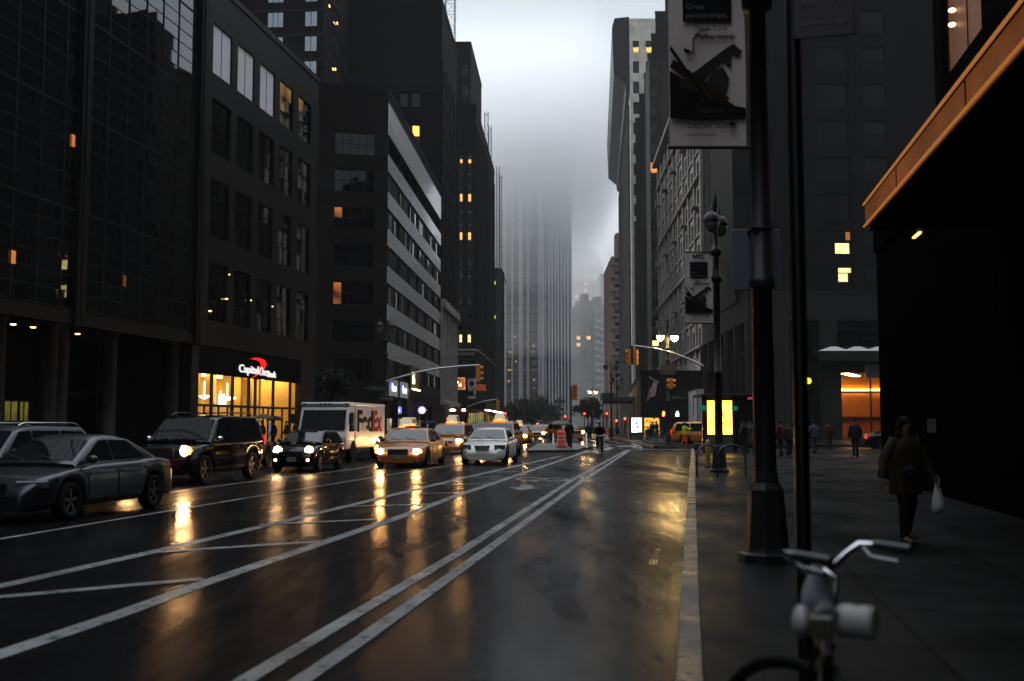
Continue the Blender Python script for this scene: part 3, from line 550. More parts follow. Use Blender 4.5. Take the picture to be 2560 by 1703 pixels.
# mast scaffold on its roof
M_steel = mat('galvanised_steel', (.28, .29, .31), .45, .6, .15)
def scaffold(name, label, x0, x1, y0, y1, z0, z1, step=2.0, r=.05, group='scaffold frames'):
    root = empty(name, (x0, y0, z0), 0, label, 'scaffold', group); w, d, h = x1-x0, y1-y0, z1-z0
    for X in (0, w):
        for Y in (0, d): mb = MB(); mb.tube([(X, Y, 0), (X, Y, h)], r, 5); mb.build('upright', M_steel, root)
    mb = MB(); z = 0; k = 0
    while z <= h:
        for p, q in (((0, 0), (w, 0)), ((w, 0), (w, d)), ((w, d), (0, d)), ((0, d), (0, 0))): mb.tube([(*p, z), (*q, z)], r*.7, 4); mb.tube([(*p, z), (*q, min(h, z+step))], r*.5, 4)
        z += step; k += 1
    mb.build('bracing', M_steel, root); return root
scaffold('scaffold_tower', 'open steel scaffold frame crowning the old brick building', at(1112, 20, 150).x, at(1136, 20, 150).x, 150, 153, hz+.9, hz+9, 1.6)
# --- limestone office tower with pairs of lit windows
M_lime = mat('brown_limestone', (.075, .065, .056), .8, 0, .2, .5, .15, 10, stretch=(1, 1, .15))
b0, b1, bs = Vector(FL(189)), Vector(FL(240)), Vector((-24, 188))
h5 = zz(273, 189); wins = []; cpx = ((1147, 1155), (1168, 1177))
ops0 = [(sx(p, bs, b0), sx(q, bs, b0), zz(y+21, 189), zz(y, 189)) for p, q in cpx for y in range(388, 870, 32)]
lo = [(sx(1142, bs, b0), sx(1158, bs, b0), zz(912, 189), zz(890, 189)), (sx(1162, bs, b0), sx(1177, bs, b0), zz(912, 189), zz(890, 189)), (sx(1128, bs, b0), sx(1164, bs, b0), zz(975, 189), zz(943, 189))]
lb, L = building('limestone_tower', 'brown limestone tower with two columns of windows, several lit amber', [tuple(bs), tuple(b0), tuple(b1), (-24, 240)], h5, M_lime, M_roof, {0: ops0+lo}, par=1.0)
litm = {388: (3, 0), 484: (0, 0), 580: (0, 0), 612: (4, 4), 708: (4, 4), 836: (2, 2)}
M_blue = mat('pale_sky_glass', (.22, .25, .29), .08, .6, .15)
for o in ops0:
    y = [k for k in range(388, 870, 32) if abs(zz(k, 189)-o[3]) < .02][0]; st_ = litm.get(y)
    ml = {(0, 1): 2, (0, 0): 2} if st_ in ((0, 0), (2, 2)) else {(0, 0): 2} if st_ == (3, 0) else {(0, 1): 3, (0, 0): 3} if st_ == (4, 4) else {(0, 1): 4}
    put_win(lb, L[0], L[1], *o, [M_frame, M_glass, M_lit if y < 800 else M_lity, M_litdim, M_blue], nx=1, nz=2, fw=.07, rec=.12, lit=ml)
for p, q in cpx:                                         # dark spandrels joining the windows into columns
    for y in range(388, 840, 32):
        band(lb, 'spandrel', L[0], L[1], zz(y+31.5, 189), zz(y+21.5, 189), .03, M_black, s0=sx(p, bs, b0), s1=sx(q, bs, b0))
band(lb, 'cornice', L[0], L[1], zz(878, 189), zz(873, 189), .5, M_stone, bevel=.1); band(lb, 'cornice', L[1], L[2], zz(878, 189), zz(873, 189), .5, M_stone, bevel=.1)
band(lb, 'stone_base', L[0], L[1], 4.5, zz(915, 189), .12, M_lime, s0=0, s1=sx(1127, bs, b0)); band(lb, 'stone_panel', L[0], L[1], zz(888, 189), zz(879, 189), .12, M_stone)
put_win(lb, L[0], L[1], *lo[0], [M_wframe, M_glass], nx=2, nz=1, rec=.2); put_win(lb, L[0], L[1], *lo[1], [M_wframe, M_glass], nx=2, nz=1, rec=.2)
put_win(lb, L[0], L[1], *lo[2], [M_frame, M_lito], nx=3, nz=1, rec=.4)
for i in range(12): band(lb, 'pier', L[1], L[2], 16, h5-3, .35, M_lime, s0=.5+i*4.2, s1=1.7+i*4.2)
for i in range(11):
    for k in range(1): band(lb, 'dark_bay', L[1], L[2], 16, h5-4, .03, M_glass, s0=1.75+i*4.2, s1=4.65+i*4.2)
band(lb, 'coping', L[0], L[1], h5-7.8, h5-7.3, .2, M_lime); band(lb, 'dark_crown', L[0], L[1], h5-7.25, h5-.2, .05, mat('sooty_brick', (.028, .025, .023), .85))
# setback tower standing on it
u0 = at(1100, 100, 200); u1 = at(1177, 100, 200); zt = zz(112, 200)
wo = [(1.2, 2.6, z-2.2, z) for z in [zt-4.2*i for i in range(1, 5)]]
tb, L2 = building('setback_tower', 'slim ribbed setback tower behind the old brick block', [(u0.x, 200), (u1.x, 200), (u1.x+1.3, 226), (u0.x, 226)], zt, M_lime, M_roof, {0: [(u1.x-u0.x-1.5, u1.x-u0.x-.6, z-1.8, z) for z in [zt-4-4.0*i for i in range(4)]]}, z0=h5-.1)
for z in [zt-4-4.0*i for i in range(4)]: put_win(tb, L2[0], L2[1], u1.x-u0.x-1.5, u1.x-u0.x-.6, z-1.8, z, [M_wframe, M_blue], nx=1, nz=2, rec=.1)
for i in range(4): band(tb, 'rib', L2[0], L2[1], h5, zt-.5, .25, M_lime, s0=.5+i*1.0, s1=.9+i*1.0)
# hoist masts, scaffolded block, pale slab
scaffold('hoist_mast', 'tall twin hoist mast standing against the limestone tower', at(1211, 500, 215).x, at(1220, 500, 215).x, 215, 216.2, .14, zz(279, 215), 2.0, .06, 'hoist masts')
scaffold('hoist_mast', 'shorter twin hoist mast right behind the taller one', at(1221, 500, 219).x, at(1228, 500, 219).x, 219, 220.2, .14, zz(314, 219), 2.0, .06, 'hoist masts')
scaffold('hoist_mast', 'slim hoist mast before the pale slab, narrower of two', at(1241, 500, 250).x, at(1249, 500, 250).x, 250, 251.2, .14, zz(416, 250), 2.0, .06, 'hoist masts')
scaffold('hoist_mast', 'lower hoist mast beside the pale slab', at(1248, 500, 254).x, at(1254, 500, 254).x, 254, 255.2, .14, zz(439, 254), 2.0, .06, 'hoist masts')
q0 = at(1180, 700, 262).x; q1 = at(1252, 700, 262).x
cb, L = building('scaffolded_block', 'dark block with two lit floors behind the hoist masts', [(q0, 262), (q1, 262), (q1+.8, 268), (q0, 268)], zz(680, 262), M_lime, M_roof, {0: [(4.0, 6.6, zz(y+18, 262), zz(y, 262)) for y in (694, 780)]})
for y in (694, 780): put_win(cb, L[0], L[1], 4.0, 6.6, zz(y+18, 262), zz(y, 262), [M_frame, M_litdim, M_lity], nx=3, nz=2, lit={(1, 0): 2, (0, 1): 2})
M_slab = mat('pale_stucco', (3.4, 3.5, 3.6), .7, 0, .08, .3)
x0 = at(1252, 700, 270).x; x1 = at(1254, 700, 270).x; x2 = at(1266, 700, 300).x
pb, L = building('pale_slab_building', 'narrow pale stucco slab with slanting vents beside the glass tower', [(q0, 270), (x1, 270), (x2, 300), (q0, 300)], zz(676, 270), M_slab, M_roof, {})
for y in (798, 866, 910, 955):
    mb = MB(); mb.box(6, 14, -.1, .05, -.35, .35); v = Vector(L[1])+(Vector(L[2])-Vector(L[1])).normalized()*4; mb.build('vent', M_black, pb, loc=(L[1].x, L[1].y, zz(y-12, 285)), rz=math.atan2(L[2].y-L[1].y, L[2].x-L[1].x))
# --- glass tower vanishing into the cloud
M_tg = mat('blue_tower_glass', (.022, .026, .033), .12, .0, .25, .06, ior=1.6, stretch=(1, 1, .3)); M_pier = mat('aluminium_pier', (1.9, 1.95, 2.05), .4, .2, .08)
T0 = Vector((at(1236, 700, 484).x, 484)); T1 = Vector((at(1352, 700, 480).x, 480)); T2 = Vector((at(1429, 700, 505).x, 505))
gt, L = building('glass_skyscraper', 'huge dark glass skyscraper with pale vertical piers, its top lost in low cloud', [tuple(T0), tuple(T1), tuple(T2), (T0.x+8, 536)], 136, M_tg, M_roof, {}, wname='glass_wall')
def pierpx(e0, e1, lst):
    for p, q in lst:
        s0, s1 = sx(p, Vector(fp_[e0]), Vector(fp_[e1])), sx(q, Vector(fp_[e0]), Vector(fp_[e1])); band(gt, 'pier', L[e0], L[e1], 0, 135.6, .5, M_pier, s0=s0, s1=s1)
fp_ = [T0, T1, T2]
pierpx(0, 1, [(1262, 1264), (1279, 1283), (1297, 1307), (1318, 1323)]); pierpx(1, 2, [(1352.3, 1357), (1370, 1373.4), (1377.5, 1381), (1386, 1389), (1393, 1396), (1401, 1404), (1409, 1412), (1417, 1420.5), (1426, 1429)])
for z in range(6, 134, 4): band(gt, 'spandrel', L[0], L[1], z, z+1.1, .06, mat('tower_spandrel', (.035, .039, .048), .3, 0, .1))
band(gt, 'corner_pier', L[0], L[1], 0, 135.6, .5, M_pier, s0=sx(1346, T0, T1), s1=sx(1351.8, T0, T1))
for px, py in ((1290, 904), (1278, 925), (1272, 953), (1335, 865), (1334, 907), (1335, 950), (1331, 783), (1289, 797), (1287, 842), (1275, 880), (1286, 882), (1334, 927), (1336, 970), (1272, 925), (1286, 965), (1313, 925), (1398, 480), (1333, 880)):
    e0, e1 = (T0, T1) if px < 1352 else (T1, T2); s = sx(px, e0, e1); d = (e1-e0).normalized(); p = e0+d*s-T0+Vector((d.y, -d.x))*.12
    mb = MB(); mb.box(-.36, .36, -.05, .05, -.36, .36); mb.build('lit_window', emis('tower_lit%d' % (px % 3), (1, .42, .12), (.5, .22, .1)[px % 3]), gt, loc=(p.x, p.y, zz(py, (e0.y+e1.y)/2)), rz=math.atan2(d.y, d.x))
# --- pale apartment block and domed tower in the distance
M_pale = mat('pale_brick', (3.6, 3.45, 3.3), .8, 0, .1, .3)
W0, W1, W2 = Vector((at(1415, 900, 562).x, 562)), Vector((at(1486, 900, 560).x, 560)), Vector((at(1530, 900, 600).x, 600))
ops0 = [(sx(p, W0, W1), sx(q, W0, W1), zz(y+11, 560), zz(y, 560)) for p, q in ((1442, 1452), (1467, 1478)) for y in range(788, 1010, 17)]
ops1 = [(sx(p, W1, W2), sx(p+4.0, W1, W2), zz(y+9, 575), zz(y, 575)) for p in (1490, 1496, 1503, 1510, 1517) for y in range(798, 1040, 18)]
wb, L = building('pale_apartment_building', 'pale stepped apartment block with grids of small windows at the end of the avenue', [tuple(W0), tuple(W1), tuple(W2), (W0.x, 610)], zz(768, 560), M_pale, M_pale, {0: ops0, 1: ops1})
for i, o in enumerate(ops0): put_win(wb, L[0], L[1], *o, [M_wframe, M_glass, M_lit], nx=2, nz=1, fw=.15, rec=.2, lit={(0, 0): 2, (1, 0): 2} if i in (3, 17, 4) else ())
for o in ops1: put_win(wb, L[1], L[2], *o, [M_wframe, M_glass], nx=1, nz=1, fw=.12, rec=.2)
mb = MB()
for p0, p1, y0, y1, t in ((1440, 1484, 566, 580, 752), (1452, 1472, 566, 576, 735), (1484, 1505, 575, 590, 742)): mb.box(at(p0, 800, y0).x-W0.x, at(p1, 800, y0).x-W0.x, y0-W0.y, y1-W0.y, zz(769, 560), zz(t, y0))
mb.build('penthouse', M_pale, wb)
V0, V1 = at(1430, 700, 700).x, at(1508, 700, 700).x; vc = (V0+V1)/2
vops = [(2.2+i*3.0, 3.6+i*3.0, zz(y+8, 700), zz(y, 700)) for i in range(6) for y in range(690, 775, 16)]
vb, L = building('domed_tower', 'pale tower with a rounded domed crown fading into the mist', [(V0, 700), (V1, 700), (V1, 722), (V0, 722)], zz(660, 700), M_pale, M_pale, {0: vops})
for i, o in enumerate(vops): put_win(vb, L[0], L[1], *o, [M_wframe, M_glass, emis('far_orange', (1, .35, .1), .9)], nx=1, nz=1, fw=.1, rec=.1, lit={(0, 0): 2} if i % 10 in (4, 3) else ())
w = V1-V0; mb = MB(); mb.rings([(w/2, 11, zz(660, 700), w*.5, 11), (w/2, 11, zz(640, 700), w*.46, 10), (w/2, 11, zz(622, 700), w*.3, 7), (w/2, 11, zz(611, 700), w*.12, 3), (w/2, 11, zz(606, 700), w*.02, .5)], 20); mb.build('dome', M_pale, vb)
y0 = 640; xb, L = building('grey_slab_tower', 'narrow dark grey slab beside the domed tower', [(at(1501, 700, y0).x, y0), (at(1540, 700, y0).x, y0), (at(1540, 700, y0).x, y0+20), (at(1501, 700, y0).x, y0+20)], zz(688, y0), mat('slate_glass', (.09, .10, .12), .3, 0, .1), M_roof, {})
for k in range(5): band(xb, 'mullion', L[0], L[1], 5, zz(690, y0), .2, M_tg, s0=.5+k*1.9, s1=1.1+k*1.9)
# ================================================================ right side
# --- balcony apartment house
M_rust = mat('rusty_brick', (1.0, .66, .5), .85, 0, .15, .3)
y0 = 420; B0 = Vector((at(1529, 700, y0).x, y0)); B1 = Vector((at(1600, 700, y0).x, y0)); hb = zz(645, y0)
lv = [zz(y, y0) for y in range(662, 1000, 32)]
bb, L = building('balcony_building', 'rust brown apartment house stacked with protruding balconies', [tuple(B0), tuple(B1), (B1.x, 470), (B0.x+1.2, 470)], hb, M_rust, M_rust, {0: [(1.2, 3.2, z+.2, z+2.6) for z in lv]})
for z in lv:
    put_win(bb, L[0], L[1], 1.2, 3.2, z+.2, z+2.6, [M_frame, M_glass], nx=2, nz=1, rec=.15)
    mb = MB(); mb.box(-1.3, 2.6, -1.1, -.02, z-.25, z); mb.box(-1.3, 2.6, -1.1, -1.0, z+.005, z+1.0); mb.box(-1.3, -1.2, -.99, -.02, z+.005, z+1.0); mb.build('balcony', M_rust, bb)
mb = MB(); mb.box(2.0, 6, 2, 10, hb+.61, zz(586, 425)); mb.build('roof_house', M_rust, bb)
# --- corniced tower
M_lw = mat('pale_south_wall', (3.2, 3.0, 2.6), .8, 0, .25, .35, .1, 3); M_gs = mat('ribbed_grey_stone', (.17, .165, .16), .75, 0, .2, .5)
C0 = Vector((at(1577, 500, 282).x, 282)); C3 = Vector((at(1553, 500, 405).x-.6, 405)); C1 = Vector((at(1670, 500, 282).x, 282)); ch = zz(52, 282)
cops = [(sx(p, C0, C1), sx(q, C0, C1), zz(y+30, 282), zz(y, 282)) for p, q in ((1590, 1606), (1623, 1640)) for y in range(102, 700, 51)]
ct, L = building('corniced_tower', 'tall tower with a deep dark overhanging cornice and a pale side wall', [tuple(C0), tuple(C1), (C1.x, 405), tuple(C3)], ch, M_lw, M_lw, {0: cops})
for i, o in enumerate(cops): put_win(ct, L[0], L[1], *o, [M_frame, M_blue, M_lit], nx=1, nz=2, fw=.12, rec=.2, lit={(0, 0): 2} if abs(o[3]-zz(102, 282)) < .1 else ())
dC = Vector(L[0])-Vector(L[3]); LC = dC.length
for i in range(24): band(ct, 'rib', L[3], L[0], 0, ch-22, .5, M_gs, s0=1+i*(LC-2)/24, s1=1+i*(LC-2)/24+2.2)
mb = MB(); k = [(0, ch-20), (1.0, ch-19.4), (1.2, ch-17.2), (4.2, ch-14.5), (4.6, ch-1.5), (3.9, ch+.9), (0, ch+1.2)]
n = len(k); mb.add([(x, 0, z) for x, z in k]+[(x, -LC+.0, z) for x, z in k], [tuple(range(n)), tuple(range(n, 2*n))]+[(i, (i+1) % n, n+(i+1) % n, n+i) for i in range(n)])
mb.build('cornice', mat('green_black_copper', (.02, .025, .03), .5, .3, .2, .3), ct, loc=(0, .3, 0), rot=(0, 0, PI+math.atan2(dC.y, dC.x)+PI/2))
# --- stepped brown tower
M_bt = mat('dark_ribbed_brick', (.2, .175, .15), .85, 0, .5, 1.1, .2, 8, stretch=(1, 1, .02))
y0 = 196
def stepped():
    x_ = lambda px, y: at(px, 500, y).x
    root = None
    for i, (p, py, yy) in enumerate(((1585, 560, 272), (1590, 300, 265), (1600, 240, 256), (1613, 190, 248), (1622, 140, 240), (1632, 90, 231), (1643, 35, 222), (1668, -140, 206))):
        fp = [(x_(p, yy), yy), (x_(p, yy)+26, yy), (x_(p, yy)+26, 282), (x_(p, 281)+.5, 281)]
        ops = []
        root, L = building('stepped_tower', 'dark brown stepped tower rising in narrow setbacks beside the corniced one', fp, zz(py, yy), M_bt, M_bt, {0: ops}, root=root, wname='setback')
    yy = 205; x0 = x_(1627, yy); L0 = Vector((x0-root['ox'], yy-root['oy'])); zs = [zz(y, yy) for y in range(165, 1000, 48)]
    fp = [(x0, yy), (x0+20, yy), (x0+20, 215), (x0+.4, 215)]; o = [(sx(1632, Vector(fp[0]), Vector(fp[1])), sx(1651, Vector(fp[0]), Vector(fp[1])), z-2.2, z) for z in zs]
    root, L = building('stepped_tower', '', fp, zz(150, yy), M_bt, M_bt, {0: o}, root=root, wname='front_wall')
    for i, q in enumerate(o): put_win(root, L[0], L[1], *q, [M_frame, M_glass, M_lito, M_lity, M_blue], nx=1, nz=2, fw=.09, rec=.15, lit={(0, 1): 2, (0, 0): 2} if i == 5 else {(0, 0): 3} if i == 14 else {(0, 1): 4} if i in (0, 2, 4, 9, 12) else {(0, 1): 4, (0, 0): 4} if i == 10 else ())
stepped()
# --- ornate grey hotel
M_or = mat('sooty_limestone', (1.05, .99, .92), .8, 0, .3, .7, .3, 6, stretch=(1, 1, .3))
H0 = Vector((at(1755, 500, 134).x, 134)); H1 = Vector((36, 134)); H3 = Vector(FR(193)); H3.x += .1; hh = zz(100, 134)
hops = [(sx(p, H0, H1), sx(q, H0, H1), zz(b, 134), zz(a, 134)) for p, q, a, b in ((1795, 1824, 478, 537), (1795, 1824, 665, 727), (1812, 1824, 398, 440), (1812, 1824, 586, 627), (1795, 1824, 760, 790), (1812, 1824, 300, 340))]
LH = (H0-H3).length; bays = []
for j in range(11):
    for i in range(9): bays.append((2.2+i*6.5, 4.4+i*6.5, 12.5+j*3.6-1.0, 12.5+j*3.6+1.3))
ho, L = building('ornate_grey_building', 'ornate sooty limestone building with sills and iron balconies, plain side wall with yellow windows', [tuple(H0), tuple(H1), (36, 193), tuple(H3)], hh, M_or, M_or, {0: hops, 3: bays})
for i, o in enumerate(hops): put_win(ho, L[0], L[1], *o, [M_frame, emis_room('dull_yellow_room', (.62, .5, .09), .30, .6, .55)], nx=1, nz=3 if i < 2 else 2, fw=.07, rec=.1)
for i, o in enumerate(bays): put_win(ho, L[3], L[0], *o, [M_frame, M_glass, M_litdim], nx=1, nz=2, fw=.08, rec=.25, lit={(0, 0): 2, (0, 1): 2} if i % 17 == 5 else ())
for j in range(11):
    band(ho, 'sill_course', L[3], L[0], 12.5+j*3.6-1.35, 12.5+j*3.6-1.1, .22 if j % 3 else .55, M_or)
for i in range(10): band(ho, 'pilaster', L[3], L[0], 10, hh-3, .3, M_or, s0=.3+i*6.5, s1=1.2+i*6.5)
for j in (2, 5, 8):
    for i in range(0, 9, 2):
        mb = MB(); s = 1.9+i*6.5; z = 12.5+j*3.6-1.1
        mb.box(s, s+2.8, -.9, -.25, z-.15, z)
        for k in range(9): mb.box(s+k*.345, s+k*.345+.04, -.9, -.86, z+.004, z+.9)
        mb.box(s, s+2.8, -.92, -.84, z+.905, z+.98); mb.build('balcony', M_or, ho, loc=(L[3].x, L[3].y, 0), rz=math.atan2((L[0]-L[3]).y, (L[0]-L[3]).x))
band(ho, 'cornice', L[3], L[0], hh-2.6, hh-1.8, 1.2, M_or, bevel=.2)
# --- brick corner building: stone podium and brick shaft
M_pod = mat('podium_stone', (.12, .112, .102), .7, 0, .2, .8, .12, 9, stretch=(1, 1, .3)); M_b4 = brick('rough_tan_brick', (.046, .040, .035), (.034, .029, .025), (.03, .027, .024), .45, .16, .85, .02, .6)
P0, P1, P2, P3 = Vector((21.9, 100)), Vector((62, 100)), Vector((62, 133.6)), Vector(FR(133.6)); zp = zz(735, 100); zb = zz(800, 100)
X = lambda px: sx(px, P0, P1)
po = [(X(1892), X(1932), 1.0, zb), (X(1978), X(2055), .3, zb), (X(2098), X(2230), zz(868, 100), zb), (X(2105), X(2225), .16, zz(932, 100)), (X(2270), X(2400), .3, zb)]
LW = (P0-P3).length; pw = [(1.2+i*6.6, 6.3+i*6.6, .6, zb) for i in range(5)]
pd, L = building('brick_corner_building', 'dark brick corner building on a stone podium, lit lobby at street level', [tuple(P0), tuple(P1), tuple(P2), tuple(P3)], zp, M_pod, M_pod, {0: po, 3: pw}, par=.3, rev=.5)
for o in (po[0], po[1], po[2], po[4]): put_win(pd, L[0], L[1], *o, [M_frame, M_glass], nx=2, nz=3, rec=.4)
for i, o in enumerate(pw): put_win(pd, L[3], L[0], *o, [M_frame, M_glass, M_wframe], nx=3, nz=4, rec=.4)
for i in range(6): band(pd, 'stone_pier', L[3], L[0], .2, zb, .25, M_pod, s0=.2+i*6.6-.0, s1=1.0+i*6.6)
band(pd, 'entrance_canopy', L[0], L[1], zz(905, 100), zz(880, 100), 1.6, M_pod, s0=X(2052), s1=X(2300))
M_up = emis('wall_uplight', (.8, .85, .9), .25)
for px in (2082, 2141, 2196):
    mb = MB(); mb.prism([(-1.4, 0), (1.4, 0), (.3, .38), (-.3, .38)], -.1, 0, 0, Matrix.Rotation(PI/2, 4, 'X')); mb.build('canopy_light', M_up, pd, loc=(X(px), -.9, zz(878.5, 100)))
Mw = mat('lobby_timber', (1.9, .85, .22), .45, 0, .25, 1.5, stretch=(.3, .3, 6))
lx0, lx1, lz = X(2105), X(2225), zz(932, 100); lxr = lx1+6
mb = MB(); mb.quad((lx0, 9, .16), (lxr, 9, .16), (lxr, 9, lz), (lx0, 9, lz)); mb.quad((lx1, .6, .16), (lxr, 9, .16), (lxr, 9, lz), (lx1, .6, lz)); mb.quad((lx0, .5, .16), (lx0, 9, .16), (lx0, 9, lz), (lx0, .5, lz)); mb.build('lobby_wall', Mw, pd)
mb = MB(); mb.box(lx0, lxr, .5, 9, lz, lz+.1); mb.build('lobby_ceiling', M_conc, pd)
for k in range(4): mb = MB(); mb.box(lx0+.5+k*.8, lx0+1.3+k*.8, 1.2+k*1.6, 1.5+k*1.6, lz-.08, lz-.004); mb.build('lobby_light', emis('lobby_light', (1, .75, .3), 16), pd)
mb = MB(); mb.box(lx0+.06, lx0+.14, .6, 8.8, lz-1.35, lz-1.28); mb.box(lx0+.3, lxr, 8.8, 8.88, lz-1.35, lz-1.28); mb.build('cove_light', emis('cove_light', (1, .45, .08), 34), pd)
mb = MB(); mb.box(lx0+.3, lxr, 8.6, 8.9, 1.9, 2.3); mb.build('lobby_shelf', mat('dark_timber', (.06, .03, .015), .5), pd)
mb = MB()
for q in (lx0, X(2180), lx1): mb.box(q-.06, q+.06, .1, .3, .16, lz)
mb.box(lx0, lx1, .12, .28, zz(983, 100), zz(983, 100)+.14); mb.build('lobby_frame', M_frame, pd)
mb = MB(); mb.quad((lx0, .2, .2), (lx1, .2, .2), (lx1, .2, lz), (lx0, .2, lz)); mb.build('lobby_glass', M_clear, pd)
# brick shaft, kept shallow so the left glass block mirrors sky past it
Q0, Q1 = Vector((at(1835, 500, 104).x, 104)), Vector((62, 104)); zs = [zz(y, 104) for y in range(-160, 700, 92)]
Y = lambda px: sx(px, Q0, Q1)
so = []
for y in range(-66, 700, 92):
    for p, q in ((2059, 2137), (2178, 2235), (1912, 1931), (1862, 1880)): so.append((Y(p), Y(q), zz(y+58 if q-p > 30 else y+50, 104), zz(y, 104)))
so = [o for o in so if o[2] > zp+.6]
root, L = building('brick_corner_building', '', [tuple(Q0), tuple(Q1), (62, 109), (22.3, 108.4)], 44.5, M_b4, M_roof, {0: so}, z0=zp-.1, root=pd, wname='brick_shaft')
for i, o in enumerate(so):
    wide = o[1]-o[0] > 2.5; wide1 = wide and abs(o[0]-Y(2059)) < .05; yl = o[3]; lit = ()
    if wide1 and abs(yl-zz(-66+92*7, 104)) < .3: lit = {(1, 0): 3}
    mm = [M_frame, mat('matt_glass', (.006, .006, .006), .3, 0, .2, 1, spec=.2), M_lito, M_lity, mat('dusk_glass', (.05, .055, .065), .5, 0, .2, spec=.2)]
    if abs(o[0]-Y(2178)) < .05: lit = {(0, 1): 4, (1, 1): 4, (1, 0): 4} if i % 2 else {(0, 1): 4}
    put_win(root, L[0], L[1], *o, mm, nx=2 if wide else 1, nz=2, fw=.09, rec=.18, lit=lit, seed=i % 4)
for px, py, w, h, m_ in ((2123, 671, 1.35, .82, 'a'), (2117, 694, .9, .8, 'a'), (2133, 590, .55, .8, 'b')):
    mb = MB(); mb.box(-w/2, w/2, -.012, .012, -h/2, h/2); mb.build('lit_pane', emis('pane_'+m_, (1, .84, .36) if m_ == 'a' else (1, .3, .06), .95 if m_ == 'a' else .28), root, loc=(Q0.x+Y(px)-P0.x, 104-100+.10, zz(py, 104)))
building('brick_corner_building', '', [(24.6, 109.6), (60, 109.6), (60, 133), (24.6, 133)], 42, M_b4, M_roof, {}, z0=zp, root=pd, wname='unseen_rear_block')  # unseen block added to stop the left glass mirroring sky lower down
building('brick_corner_building', '', [(31, 104.3), (62, 104.3), (62, 108.9), (31, 108.9)], 66, M_b4, M_roof, {}, z0=44.4, root=pd, wname='unseen_upper_block')  # out-of-view block added so the leftmost glass mirrors no sky
for i in range(4): band(root, 'brick_pier', L[0], L[1], zp+.4, 44, .12, M_b4, s0=Y((1840, 1940, 2005, 2142)[i]), s1=Y((1858, 1998, 2052, 2172)[i]))
cs = empty('bank_sign', (P0.x+X(2182), 99.2, zz(945, 100)), 0, 'grey projecting sign lettered citi over the lit lobby', 'sign')
mb = MB(); mb.box(-.85, 1.2, -.12, .12, 0, 1.2); mb.build('sign_panel', mat('sign_grey', (.28, .3, .34), .5), cs, bevel=.03)
text('citi', mat('sign_dark', (.02, .02, .03), .5), cs, (-.5, -.13, .35), (PI/2, 0, 0), .85, .01, 'LEFT', 0, .01)
# --- wall with canopy at the right edge
M_near = mat('dark_honed_granite', (.016, .015, .014), .9, 0, .3, 2, spec=0); M_dull = mat('dull_panel', (.010, .010, .010), .9, 0, .3, 2, spec=0)
na = R(9.55); nd = Vector((math.sin(na), math.cos(na)))
K1 = Vector((10.2, 30)); K0 = K1-nd*92
nb_, L = building('canopied_building', 'dark polished building at the right edge under a long glowing canopy', [tuple(K0), (60, K0.y), (60, 30), tuple(K1)], 6.4, M_near, M_near, {})
LK = (K1-K0).length
for k in range(7):
    s = .6+k*4.0; band(nb_, 'dark_panel', L[3], L[0], .8, 4.3, .03, M_dull, s0=s, s1=s+3.4)  # matt dark panels in place of display windows, so nothing mirrors there
p0, p1 = at(2346, 500, 30), None; U1 = Vector((at(2346, 500, 30).x, 30)); U0 = U1-nd*92
uo = [((U1-Vector((at(2361, 60, 29.1).x, 29.1))).length, (U1-Vector((at(2465, 60, 25).x, 25))).length, 11.0, 14.2)]+[(uo_, uo_+3.4, 15.5, 18.5) for uo_ in (1.0, 6.5, 12)]
rt, L2 = building('canopied_building', '', [tuple(U0), (60, U0.y), (60, 29.9), tuple(U1)], 40, M_near, M_roof, {3: uo}, z0=6.2, root=nb_, wname='upper_wall')
put_win(rt, L2[3], L2[0], *uo[0], [M_frame, emis('amber_room2', (.55, .17, .03), .10)], nx=2, nz=1, rec=.2)
for o in uo[1:]: put_win(rt, L2[3], L2[0], *o, [M_frame, M_glass], nx=2, nz=1, rec=.2)
for py in (26, 62):
    q = at(2382, py, 28.2); dd = Vector((L2[0].x-L2[3].x, L2[0].y-L2[3].y)); mb = MB(); mb.ball((0, 0, 0), .1, .1, .06); mb.build('window_lamp', emis('window_bulb', (1, .5, .2), 5), rt, loc=(q.x-K0.x-.02, q.y-K0.y, q.z))
mb = MB(); mb.box(-.25, .25, -.03, 0, 1.45, 1.75); w_ = K1-nd*7; mb.build('notice', M_blind, nb_, loc=(w_.x-K0.x-.03, w_.y-K0.y, 0), rz=na-PI/2)
# canopy: ribbed copper fascia and edge highlights, their orange glow put in as emission
C1_, C0_ = at(2157, 569, 18.5), None; cv = Vector((C1_.x, 18.5)); cz0 = C1_.z; cz1 = at(2157, 511, 18.5).z; CL = 26.0
cn = empty('canopy', (cv.x, cv.y, cz0), na-PI/2+PI, 'long canopy with a ribbed copper fascia glowing orange along its edges', 'canopy')
# local x runs back towards the viewer along the fascia, local +y to the wall
hF = cz1-cz0; mb = MB(); cn.rotation_euler = (0, 0, math.atan2(-nd.y, -nd.x))
mb.box(0, CL, .12, 2.6, -.06, hF-.01); mb.build('canopy_slab', M_near, cn)
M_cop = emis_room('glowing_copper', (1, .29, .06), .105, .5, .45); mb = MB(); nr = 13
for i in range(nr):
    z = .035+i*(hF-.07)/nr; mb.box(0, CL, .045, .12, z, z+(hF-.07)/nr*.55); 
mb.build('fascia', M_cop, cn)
for k in (1, 3, 4.4, 7): mb = MB(); mb.box(k*2.05+.9, k*2.05+.915, .03, .044, .03, hF-.03); mb.build('fascia_joint', M_frame, cn)
M_edge = emis('edge_strip', (1, .34, .06), .24); mb = MB(); mb.box(0, CL, .09, .118, .03, hF-.03); mb.build('fascia_back', mat('copper_back', (.25, .1, .04), .5, .5), cn)
